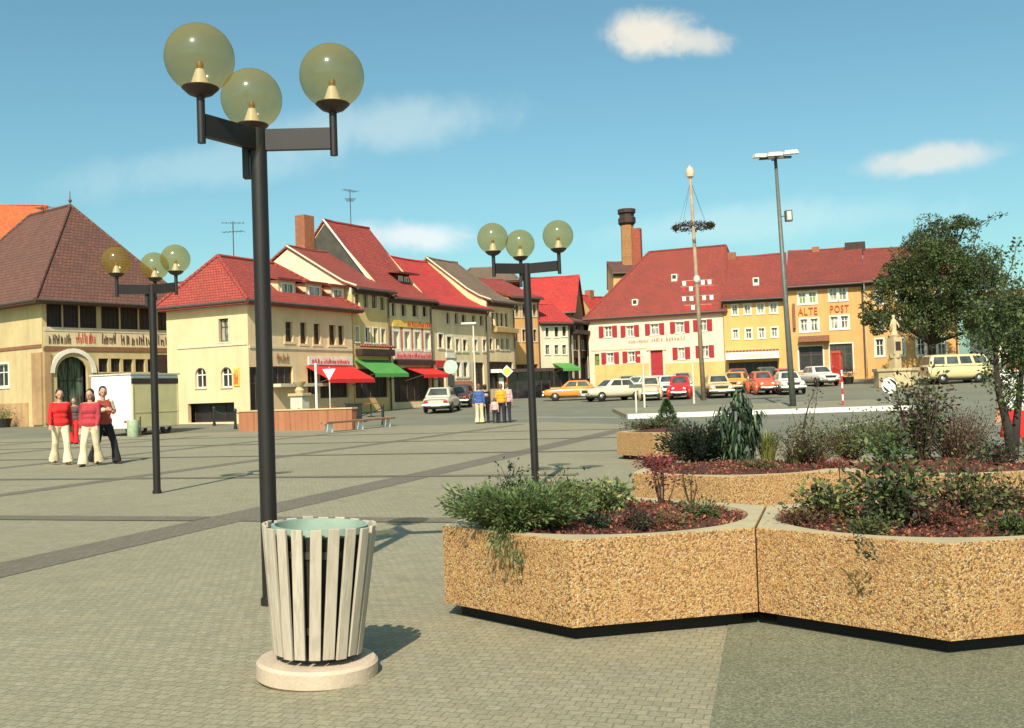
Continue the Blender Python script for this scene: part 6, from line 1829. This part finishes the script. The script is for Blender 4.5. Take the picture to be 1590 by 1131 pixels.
# ------------------------------------------------------------------ cars
def paint(name, c): 
    m = basic(name, c, 0.28, 0.05, 1.0); b_ = m.node_tree.nodes['Principled BSDF']; b_.inputs['Coat Weight'].default_value = .5; b_.inputs['Coat Roughness'].default_value = .1; return m
M_CGLASS = glass_pane('car_glass', (0.05, 0.055, 0.05))
M_LAMPG = basic('headlight_glass', (0.75, 0.72, 0.62), 0.12)
M_TAIL = basic('tail_light_red', (0.42, 0.02, 0.015), 0.2)
def car(label, px, Y_, rz, color, kind='saloon', group='cars parked in the market square', cat='car', base=None, sc_=1.0):
    b = base if base is not None else gx(px, Y_)
    t = thing('parked_car', label, cat, (b.x, b.y, g(b.x, b.y)), R(rz), group)
    t.scale = (sc_, sc_, sc_)
    P = color
    if kind == 'saloon':
        ST = [(-2.1, .42, .72, .66), (-2.02, .30, .84, .76), (-1.3, .22, .90, .81), (-.3, .20, .91, .82), (.8, .20, .90, .82), (1.5, .22, .86, .79), (2.0, .30, .80, .74), (2.1, .42, .70, .64)]
        cab = ((-1.55, .95, .72), (-.98, .30, .57), .89, 1.40); wx = (-1.25, 1.28); wr = .31
    elif kind == 'estate':
        ST = [(-2.15, .40, .80, .70), (-2.1, .30, .90, .78), (-1.3, .22, .92, .82), (-.3, .20, .92, .83), (.8, .20, .91, .83), (1.5, .22, .86, .80), (2.0, .30, .80, .75), (2.12, .42, .70, .65)]
        cab = ((-2.05, .98, .74), (-1.85, .38, .60), .90, 1.42); wx = (-1.25, 1.3); wr = .31
    elif kind == 'beetle':
        ST = [(-2.0, .40, .50, .45), (-1.85, .28, .78, .55), (-1.3, .22, .98, .64), (-.5, .20, .96, .68), (.5, .20, .95, .68), (1.2, .22, .92, .58), (1.75, .28, .74, .46), (1.98, .40, .52, .34)]
        cab = ((-1.35, .75, .64), (-.62, .22, .50), .92, 1.46); wx = (-1.22, 1.2); wr = .33
    else:                                                            # van
        ST = [(-2.12, .45, 1.10, .74), (-2.08, .30, 1.16, .82), (-1.2, .24, 1.18, .86), (0, .24, 1.18, .86), (1.2, .24, 1.18, .86), (2.0, .30, 1.16, .80), (2.12, .48, 1.08, .68)]
        cab = ((-2.04, 2.06, .80), (-1.86, 1.72, .66), 1.165, 1.88); wx = (-1.2, 1.2); wr = .33
    m = MB(); vs = []; fs = []
    n = 10
    for x, zb, zt, hw in ST:
        zm = (zb + zt) / 2
        ring = [(x, -hw * .86, zb), (x, -hw, zb + (zt - zb) * .3), (x, -hw, zb + (zt - zb) * .72), (x, -hw * .90, zt - .02), (x, -hw * .55, zt + .015), (x, hw * .55, zt + .015), (x, hw * .90, zt - .02), (x, hw, zb + (zt - zb) * .72), (x, hw, zb + (zt - zb) * .3), (x, hw * .86, zb)]
        vs += ring
    for i in range(len(ST) - 1):
        for k in range(n):
            fs.append((i * n + k, i * n + (k + 1) % n, (i + 1) * n + (k + 1) % n, (i + 1) * n + k))
    fs.append(tuple(range(n))); fs.append(tuple(range(len(ST) * n - 1, (len(ST) - 1) * n - 1, -1)))
    fs = [f[::-1] for f in fs]
    m.add(vs, fs)
    if kind == 'beetle':
        for x in wx:
            for y in (-.62, .62): m.ball((x, y, .40), .46, 14, 10, (1.05, .42, .9))
    body = m.build('body', P, t, True)
    sb = body.modifiers.new('round', 'SUBSURF'); sb.levels = 1; sb.render_levels = 2
    (xb0, xb1, wb), (xt0, xt1, wt), zb, zt = cab
    zb -= .03
    lo = [(xb0, -wb), (xb1, -wb * .97), (xb1, wb * .97), (xb0, wb)]; hi = [(xt0, -wt), (xt1, -wt * .97), (xt1, wt * .97), (xt0, wt)]
    m = MB(); lv = 5
    lev = [(0, 0), (.5, 0), (.86, 0), (.96, .05), (1.0, .14)]
    vs = []
    for f, ins in lev:
        z = zb + (zt - zb) * f
        ring = []
        for (a, b2), (c_, d_) in zip(lo, hi):
            x = a + (c_ - a) * f; y = b2 + (d_ - b2) * f
            cxm = (xt0 + xt1) / 2
            ring.append((cxm + (x - cxm) * (1 - ins), y * (1 - ins)))
        # rounded corners
        rr_ = []
        for i in range(4):
            p, q, r2 = Vector(ring[i - 1]), Vector(ring[i]), Vector(ring[(i + 1) % 4]); k = .12
            rr_ += [q + (p - q).normalized() * k, q + ((p - q).normalized() + (r2 - q).normalized()) * k * .3, q + (r2 - q).normalized() * k]
        vs += [(p.x, p.y, z) for p in rr_]
    nn = 12
    fs = [(i * nn + k, i * nn + (k + 1) % nn, (i + 1) * nn + (k + 1) % nn, (i + 1) * nn + k) for i in range(lv - 1) for k in range(nn)] + [tuple(range((lv - 1) * nn, lv * nn))]
    m.add(vs, fs); m.build('cabin', M_TRW if kind == 'van2' else P, t, 'auto')
    # glass just proud of the cabin sides
    def onside(f, u, y_sign):
        a0 = Vector((lo[0][0], lo[0][1])).lerp(Vector(hi[0]), f); a1 = Vector(lo[1]).lerp(Vector(hi[1]), f)
        p = a0.lerp(a1, u); return Vector((p.x, p.y * (-y_sign), zb + (zt - zb) * f))
    nwin = {'saloon': [(.12, .50), (.54, .90)], 'beetle': [(.10, .44), (.49, .90)], 'estate': [(.06, .32), (.36, .63), (.67, .93)], 'van': [(.05, .24), (.28, .47), (.51, .70), (.75, .95)]}[kind]
    for sgn in (1, -1):
        for u0, u1 in nwin:
            f0_, f1_ = (.22, .84) if kind != 'van' else (.18, .80)
            p = [onside(f0_, u0, sgn), onside(f0_, u1, sgn), onside(f1_, u1, sgn), onside(f1_, u0, sgn)]
            o = Vector((0, -.012 * (1 if p[0].y < 0 else -1), .004)); m = MB(); m.add([q + o for q in p], [(0, 1, 2, 3)]); m.build('side_window', M_CGLASS, t)
    for i0, i1, nm, dx in ((1, 2, 'windscreen', .014), (3, 0, 'rear_window', -.014)):
        A0, A1 = Vector(lo[i0]), Vector(lo[i1]); B0, B1 = Vector(hi[i0]), Vector(hi[i1])
        def P_(f, u):
            p = A0.lerp(B0, f).lerp(A1.lerp(B1, f), u); return Vector((p.x + dx, p.y, zb + (zt - zb) * f + .004))
        m = MB(); m.add([P_(.2, .1), P_(.2, .9), P_(.86, .12), P_(.86, .88)], [(0, 1, 3, 2)]); m.build(nm, M_CGLASS, t)
    for x in wx:
        for y, s_ in ((-ST[3][3] + .10, -1), (ST[3][3] - .10, 1)): wheel(t, x, y, wr, .17, s_)
    xf, xr = ST[-1][0], ST[0][0]; hw = ST[-2][3]
    zl = .62 if kind != 'van' else .80
    for y in (-hw * .72, hw * .72):
        q = MB(); q.lathe([(.105, 0), (.10, .05), (.05, .075), (0, .08)], 14); xl = xf - (.02 if kind != 'beetle' else .22)
        M = Matrix.Translation((xl, y, zl)) @ Matrix.Rotation(math.pi / 2, 4, 'Y'); m = MB(); m.add([M @ Vector(v) for v in q.v], q.f); m.build('headlight', M_LAMPG, t, True)
        m = MB(); m.box(xr - .03, xr + .06, y - .10, y + .10, zl - .07, zl + .05); m.build('tail_light', M_TAIL, t, bevel=.01)
    for x0, x1 in ((xf - .02, xf + .1), (xr - .1, xr + .02)):
        m = MB(); m.box(x0, x1, -hw * 1.05, hw * 1.05, .36, .47); m.build('bumper', M_CHROME, t, bevel=.03)
    for x in (xf + .105, xr - .112):
        m = MB(); m.box(x, x + .008, -.26, .26, .38, .49) if False else m.box(x, x + .008, -.24, .24, .37, .47); m.build('number_plate', M_WHITEP, t)
    if kind in ('saloon', 'estate'):
        m = MB(); m.box(xf - .03, xf + .012, -hw * .5, hw * .5, .55, .68); m.build('grille', M_BLACK, t)
    m = MB(); m.box(-1.7, 1.7, -.6, .6, .2, .4); m.build('underbody', M_BLACK, t)
    return t
car('beige saloon with dark rear window driving up the street', 688, 58, 84, paint('beige_car_paint', (0.50, 0.46, 0.36)), 'saloon', base=gx(686, 58.5))
car('long orange saloon parked left of the cream house', 890, 69.5, 176, paint('orange_car_paint', (0.72, 0.24, 0.04)), 'saloon', sc_=.95)
car('cream saloon parked with its nose toward the square', 952, 66.5, 205, paint('cream_car_paint', (0.62, 0.55, 0.40)), 'saloon')
car('pale green estate car behind the cream saloon', 990, 72, 170, paint('pale_green_car_paint', (0.42, 0.46, 0.36)), 'estate')
car('small beige rounded car facing the square left of the red one', 1010, 65.5, 262, paint('sand_car_paint', (0.58, 0.45, 0.28)), 'beetle')
car('bright red rounded car facing the square', 1056, 65.0, 258, paint('red_car_paint', (0.60, 0.025, 0.02)), 'beetle')
car('white car half hidden behind the bright red one', 1038, 70, 262, paint('white_car_paint', (0.70, 0.68, 0.62)), 'saloon')
car('yellowish saloon facing the square right of the maypole', 1114, 64.5, 266, paint('mustard_car_paint', (0.58, 0.44, 0.20)), 'saloon')
car('orange and yellow car behind the tall drooping plant', 1142, 70, 250, paint('amber_car_paint', (0.74, 0.32, 0.05)), 'saloon')
car('dark red car under the yellow house canopy', 1147, 78.5, 262, paint('maroon_car_paint', (0.30, 0.05, 0.05)), 'saloon')
car('dark green car by the yellow house canopy', 1192, 78, 268, paint('bottle_green_car_paint', (0.06, 0.10, 0.07)), 'saloon')
car('orange red car peeping out right of the drooping plant', 1183, 66, 268, paint('vermilion_car_paint', (0.66, 0.12, 0.05)), 'beetle')
car('cream white car at the foot of the floodlight mast', 1224, 64.5, 264, paint('ivory_car_paint', (0.68, 0.62, 0.50)), 'saloon')
car('red roofed car behind the cream white one', 1220, 72, 264, paint('brick_red_car_paint', (0.55, 0.10, 0.08)), 'saloon')
car('off-white saloon alone before the orange guesthouse', 1272, 73.0, 276, paint('offwhite_car_paint', (0.66, 0.63, 0.54)), 'saloon')
car('pale yellow van standing under the big tree', 1484, 67.0, 4, paint('pale_yellow_van_paint', (0.58, 0.49, 0.25)), 'van', cat='van')
car('grey saloon in the back row before the cream house', 1060, 77, 262, paint('grey_car_paint', (0.32, 0.32, 0.28)), 'saloon')
car('olive saloon in the back row under the red door', 975, 78, 260, paint('olive_car_paint', (0.40, 0.34, 0.18)), 'saloon')
car('dark car half hidden behind the beige saloon', 716, 65, 84, paint('dark_brown_car_paint', (0.07, 0.04, 0.035)), 'saloon')
# ------------------------------------------------------------------ people
M_SKIN = basic('skin', (0.50, 0.27, 0.17), 0.6, 0.08)
M_SKIN_T = basic('tanned_skin', (0.42, 0.19, 0.10), 0.6, 0.08)
M_HAIR_D = basic('dark_brown_hair', (0.020, 0.012, 0.009), 0.5, 0.3, 30)
M_HAIR_B = basic('light_brown_hair', (0.16, 0.08, 0.035), 0.5, 0.3, 30)
M_HAIR_G = basic('ginger_hair', (0.42, 0.12, 0.035), 0.5, 0.3, 30)
M_EYE = basic('dark_eye', (0.01, 0.008, 0.007), 0.2)
M_LIP = basic('lips', (0.34, 0.09, 0.07), 0.5)
M_SHOE = basic('dark_shoe', (0.03, 0.015, 0.012), 0.5)
M_SHOE_R = basic('red_brown_shoe', (0.14, 0.025, 0.02), 0.5)
def cloth(name, c):
    """woven cloth with soft folds"""
    m, nt, b = new_mat(name)
    co = coord(nt); mp = nd(nt, 'ShaderNodeMapping'); mp.inputs['Scale'].default_value = (9, 9, 3.0); mp.inputs['Rotation'].default_value = (.3, .2, 0); nt.links.new(co, mp.inputs['Vector'])
    n1 = noise(nt, 1.0, 4, mp.outputs['Vector']); n1.inputs['Distortion'].default_value = 1.2
    n2 = noise(nt, 6.0, 3, co)
    nt.links.new(ramp(nt, n2.outputs['Fac'], [(0.3, tuple(x * .82 for x in c)), (0.7, tuple(min(1, x * 1.12) for x in c))]), b.inputs['Base Color'])
    b.inputs['Roughness'].default_value = .9
    bump(nt, b, n1.outputs['Fac'], .55, .03)
    return m
K_RED = cloth('red_pullover', (0.62, 0.018, 0.016)); K_CREAM = cloth('cream_flares', (0.68, 0.56, 0.36)); K_ROSE = cloth('rose_red_pullover', (0.40, 0.035, 0.045)); K_RUST = cloth('rust_red_waistcoat', (0.36, 0.06, 0.035))
K_BLACK = cloth('black_trousers', (0.012, 0.012, 0.014)); K_CHECK = cloth('dark_check_top', (0.10, 0.055, 0.05)); K_BLUE = cloth('blue_shirt', (0.05, 0.10, 0.28))
K_ORANGE = cloth('orange_shirt', (0.78, 0.32, 0.02)); K_PINK = cloth('pale_pink_top', (0.62, 0.38, 0.34)); K_NAVY = cloth('navy_trousers', (0.025, 0.022, 0.035)); K_GRNS = cloth('grey_green_dress', (0.20, 0.22, 0.13))
K_SCARF = cloth('cream_sleeve', (0.72, 0.64, 0.46))
def floral():
    m, nt, b = new_mat('white_floral_blouse')
    co = coord(nt); v = nd(nt, 'ShaderNodeTexVoronoi'); v.inputs['Scale'].default_value = 26; nt.links.new(co, v.inputs['Vector'])
    s = nd(nt, 'ShaderNodeSeparateColor'); nt.links.new(v.outputs['Color'], s.inputs[0])
    dots = ramp(nt, v.outputs['Distance'], [(0.30, 1.0), (0.38, 0.0)])
    f = nd(nt, 'ShaderNodeMath', operation='MULTIPLY'); nt.links.new(dots, f.inputs[0]); nt.links.new(ramp(nt, s.outputs[1], [(0.5, 0.0), (0.55, 1.0)]), f.inputs[1])
    c = mixc(nt, f.outputs[0], (0.74, 0.70, 0.62), ramp(nt, s.outputs[0], [(0.3, (0.30, 0.16, 0.12)), (0.6, (0.22, 0.24, 0.20)), (0.9, (0.45, 0.20, 0.16))]))
    nt.links.new(c, b.inputs['Base Color']); b.inputs['Roughness'].default_value = .9
    return m
K_FLORAL = floral()
def caps(mb, p, q, r0, r1, n=12):
    """tapered capsule as one closed shell"""
    p, q = Vector(p), Vector(q); t = q - p; L = t.length
    if L < 1e-6: return
    t.normalize()
    pts, rad = [], []
    for k in range(4):
        a = math.pi / 2 * (1 - k / 4.0); pts.append(p - t * r0 * math.sin(a) * .98); rad.append(max(.0015, r0 * math.cos(a)))
    pts.append(p); rad.append(r0); pts.append(q); rad.append(r1)
    for k in range(1, 5):
        a = math.pi / 2 * k / 4.0; pts.append(q + t * r1 * math.sin(a) * .98); rad.append(max(.0015, r1 * math.cos(a)))
    mb.tube(pts, rad, n)
def fused(mb, name, mat, parent, vox, it=4):
    o = mb.build(name, mat, parent, True)
    r = o.modifiers.new('fuse', 'REMESH'); r.mode = 'VOXEL'; r.voxel_size = vox; r.use_smooth_shade = True
    s = o.modifiers.new('soften', 'SMOOTH'); s.factor = .5; s.iterations = it
    return o
def person(label, loc, rz, H=1.74, top=K_RED, legs=K_CREAM, hair=M_HAIR_D, shoe=M_SHOE, skin=M_SKIN, stride=.0, swing=(0.0, 0.0), bend=(10, 10), out=(12, 12), female=False, flare=0.0, long_hair=False, sleeves='long', skirt=None, head_turn=0, group='people on the square', vox=.011, arm_pts=None, cat='person'):
    """faces -Y when rz = 0; stride > 0 puts the left foot forward"""
    k = H / 1.75
    t = thing('person', label, cat, loc, R(rz), group); t.scale = (k, k, k)
    hipw = .095; shw = .160 if female else .176
    hips = {}; knees = {}; ank = {}
    for s_, nm in ((1, 'l'), (-1, 'r')):
        f = stride * s_
        hips[nm] = Vector((s_ * hipw, 0, .91)); ank[nm] = Vector((s_ * (hipw + .02), -f * .5, .085 + (.05 if f < 0 else .0) * min(1, abs(f) * 2)))
        mid = (hips[nm] + ank[nm]) / 2; knees[nm] = mid + Vector((0, -.045 - .04 * abs(stride), .02))
    sh = {'l': Vector((shw, .01, 1.42)), 'r': Vector((-shw, .01, 1.42))}
    el, wr = {}, {}
    for i, (nm, s_) in enumerate((('l', 1), ('r', -1))):
        o = R(out[i]); sw = R(swing[i]); d = Vector((s_ * math.sin(o), -math.sin(sw) * math.cos(o), -math.cos(o) * math.cos(sw)))
        el[nm] = sh[nm] + d * .29; b2 = R(bend[i]); d2 = Vector((s_ * math.sin(o) * .4, -math.sin(sw + b2), -math.cos(sw + b2))).normalized(); wr[nm] = el[nm] + d2 * .25
        if arm_pts and nm in arm_pts: el[nm], wr[nm] = Vector(arm_pts[nm][0]), Vector(arm_pts[nm][1])
    # --- body: one continuous skin
    m = MB()
    for nm in 'lr':
        caps(m, hips[nm], knees[nm], .082, .055); caps(m, knees[nm], ank[nm], .054, .036)
        caps(m, ank[nm] + Vector((0, .02, -.035)), ank[nm] + Vector((0, -.13, -.05)), .036, .028)
        caps(m, sh[nm] - Vector((0, 0, .01)), el[nm], .048, .038); caps(m, el[nm], wr[nm], .038, .026)
        d = (wr[nm] - el[nm]).normalized(); side = d.cross(Vector((0, 1, 0)));
        if side.length < .2: side = d.cross(Vector((1, 0, 0)))
        side.normalize(); nrm = d.cross(side).normalized()
        pc = wr[nm] + d * .07
        for w_ in (-.022, 0, .022): caps(m, wr[nm] + d * .015 + side * w_ * .5, pc + d * .02 + side * w_, .018, .014, 8)
        for j, (w_, l_) in enumerate(((-.032, .062), (-.011, .074), (.011, .070), (.032, .052))):
            b0_ = pc + d * .022 + side * w_; b1_ = b0_ + d * l_ * .55 + nrm * .006; b2_ = b1_ + (d * .8 + nrm * .6).normalized() * l_ * .5
            caps(m, b0_, b1_, .0095, .009, 6); caps(m, b1_, b2_, .009, .0075, 6)
        in_ = -1 if nm == 'l' else 1
        th0 = wr[nm] + d * .03 + side * .024 * in_; th1 = th0 + (d + side * in_ * .9).normalized() * .04; caps(m, th0, th1, .012, .011, 6); caps(m, th1, th1 + (d + side * in_ * .1).normalized() * .03, .011, .009, 6)
    caps(m, (-.06, 0, .95), (.06, 0, .95), .11, .11); caps(m, (0, 0, .95), (0, 0, 1.12), .115, .105); caps(m, (-.05, 0, 1.12), (.05, 0, 1.12), .10, .10)
    caps(m, (-.07, 0, 1.28), (.07, 0, 1.28), .115, .115); caps(m, (-shw + .04, .01, 1.41), (shw - .04, .01, 1.41), .062, .062); caps(m, (0, .012, 1.42), (0, -.004, 1.55), .058, .050)
    T = Matrix.Translation((0, -.012, 1.635)) @ Matrix.Rotation(R(head_turn), 4, 'Z')
    hb = MB(); hb.ball((0, .008, .02), .092, 16, 12, (.86, 1.06, 1.12)); hb.ball((0, -.022, -.045), .062, 14, 10, (.92, 1.0, 1.0)); hb.ball((0, -.105, -.012), .016, 8, 6, (.8, 1.1, 1.5))
    for s_ in (1, -1): hb.ball((s_ * .083, .012, -.005), .022, 8, 6, (.45, .9, 1.3))
    m.add([T @ Vector(v) for v in hb.v], hb.f)
    body = fused(m, 'body', skin, t, vox * .75, 3)
    m = MB()
    for s_ in (1, -1): 
        q = MB(); q.ball((s_ * .032, -.088, .008), .0095, 8, 6); m.add([T @ Vector(v) for v in q.v], q.f)
    m.build('eyes', M_EYE, t, True)
    q = MB(); q.ball((0, -.083, -.052), .014, 8, 6, (1.5, .5, .45)); m = MB(); m.add([T @ Vector(v) for v in q.v], q.f); m.build('mouth', M_LIP, t, True)
    # --- hair
    q = MB(); q.ball((0, .036, .052), .098, 16, 12, (.93, .98, 1.06)); q.ball((0, .05, -.02), .085, 14, 10, (.98, .8, 1.1))
    for s_ in (1, -1): q.ball((s_ * .070, .042, -.01), .040, 10, 8, (.7, 1, 1.4))
    if long_hair:
        for s_ in (1, -1): q.ball((s_ * .075, .03, -.09), .05, 10, 8, (.75, 1, 1.9))
        q.ball((0, .07, -.11), .08, 12, 8, (1.0, .6, 1.6))
    m = MB(); m.add([T @ Vector(v) for v in q.v], q.f); fused(m, 'hair', hair, t, .012, 2)
    # --- shoes
    for nm in 'lr':
        m = MB(); a = ank[nm]; caps(m, a + Vector((0, .035, -.045)), a + Vector((0, -.15, -.055)), .045, .034); caps(m, a + Vector((0, .03, -.02)), a + Vector((0, -.02, .0)), .046, .042)
        fused(m, 'shoe', shoe, t, vox, 2)
    # --- legs
    if skirt is None:
        m = MB()
        caps(m, (-.06, .005, .95), (.06, .005, .95), .128, .128); caps(m, (-.03, 0, 1.02), (.03, 0, 1.02), .10, .10)
        for nm in 'lr':
            caps(m, hips[nm], knees[nm], .105, .076)
            lo_ = ank[nm] + Vector((0, -.005, -.01)); r1 = .064 + flare
            if flare:
                mid = knees[nm].lerp(lo_, .45); caps(m, knees[nm], mid, .076, .078)
                ax = (lo_ - mid); ax.normalize(); end = lo_ + Vector((0, 0, -.02))
                m.tube([mid - ax * .05, mid, mid.lerp(end, .5), end], [.07, .078, .088 + flare * .4, .08 + flare], 14)
            else: caps(m, knees[nm], lo_, .076, r1)
        fused(m, 'trousers', legs, t, vox, 5)
    else:
        m = MB(); m.lathe([(.0, 1.06), (.125, 1.06), (.15, .98), (.185, .8), (.23, .56), (.225, .55), (.0, .62)][::-1], 24)
        m.v = [(x, y * .78, z) for x, y, z in m.v]; m.build('skirt', skirt, t, True)
    # --- top
    m = MB()
    caps(m, (-.065, .003, .985), (.065, .003, .985), .142, .142); caps(m, (-.055, 0, 1.14), (.055, 0, 1.14), .122, .122); caps(m, (-.075, -.006 if not female else -.02, 1.28), (.075, -.006 if not female else -.02, 1.28), .124, .124)
    caps(m, (-shw + .04, .01, 1.39), (shw - .04, .01, 1.39), .078, .078)
    for nm in 'lr':
        caps(m, sh[nm] - Vector((0, 0, .012)), el[nm], .064, .052)
        if sleeves == 'long': caps(m, el[nm], el[nm].lerp(wr[nm], .93), .056, .042)
    fused(m, 'pullover' if sleeves == 'long' else 'shirt', top, t, vox, 5)
    return t
p = on(95, 722)
person('young person in bright red pullover and cream flares walking on the left', p, 34, 1.76, K_RED, K_CREAM, M_HAIR_D, M_SHOE_R, stride=.42, swing=(-16, 14), bend=(14, 22), out=(11, 12), flare=.045)
p2 = on(142, 724)
person('dark-haired person in rose pullover and cream flares walking in the middle', p2, 2, 1.72, K_ROSE, K_CREAM, M_HAIR_D, M_SHOE, stride=-.40, swing=(12, -8), bend=(22, 12), out=(5, 9), flare=.04, long_hair=True)
p3 = on(162, 721)
t3 = person('person in red top and black trousers striding right with cream sleeves', p3, 55, 1.78, K_RUST, K_BLACK, M_HAIR_D, M_SHOE, stride=.62, flare=.02, head_turn=-25, arm_pts={'r': ((-.30, -.10, 1.22), (-.14, -.28, 1.24)), 'l': ((.28, .02, 1.20), (.10, -.24, 1.17))})
m = MB(); caps(m, (-.19, .01, 1.42), (-.30, -.10, 1.22), .074, .064); caps(m, (-.30, -.10, 1.22), (-.16, -.26, 1.24), .062, .052); fused(m, 'sleeve', K_SCARF, t3, .012, 3)
m = MB(); caps(m, (.19, .01, 1.42), (.28, .02, 1.21), .074, .064); fused(m, 'sleeve', K_SCARF, t3, .012, 3)
p4 = on(116, 690); person('person in dark top and red trousers walking behind the other three', p4, 0, 1.66, K_CHECK, K_RED, M_HAIR_B, M_SHOE, stride=.2, out=(10, 10), female=True, flare=.03)
G2 = 'people standing at the road'
person('person in blue shirt and cream trousers standing at the road seen from behind', on(745, 658), 172, 1.74, K_BLUE, K_CREAM, M_HAIR_B, M_SHOE, out=(14, 10), flare=.03, group=G2)
person('slim person in black clothes at the right side of the blue shirt', on(754.5, 657), 178, 1.70, K_BLACK, K_BLACK, M_HAIR_D, M_SHOE, out=(6, 6), group=G2, female=True)
person('small child in pale top between the two groups of adults', on(769, 657.5), 170, 1.12, K_PINK, K_NAVY, M_HAIR_B, M_SHOE, out=(16, 10), group=G2)
person('person in orange shirt and navy trousers standing at the road', on(779, 657), 185, 1.72, K_ORANGE, K_NAVY, M_HAIR_B, M_SHOE, out=(10, 8), group=G2, sleeves='short')
person('person in pale pink top and navy trousers right of the orange shirt', on(788, 656.5), 190, 1.76, K_PINK, K_NAVY, M_HAIR_B, M_SHOE, out=(8, 8), group=G2)
pw = onz(1584, 742, 0.0)
person('woman in white floral blouse and red skirt at the right border', pw, -35, 1.70, K_FLORAL, K_RED, M_HAIR_G, M_SHOE, skin=M_SKIN_T, out=(10, 9), bend=(14, 12), swing=(4, 2), female=True, skirt=K_RED, sleeves='short', long_hair=True, vox=.009)
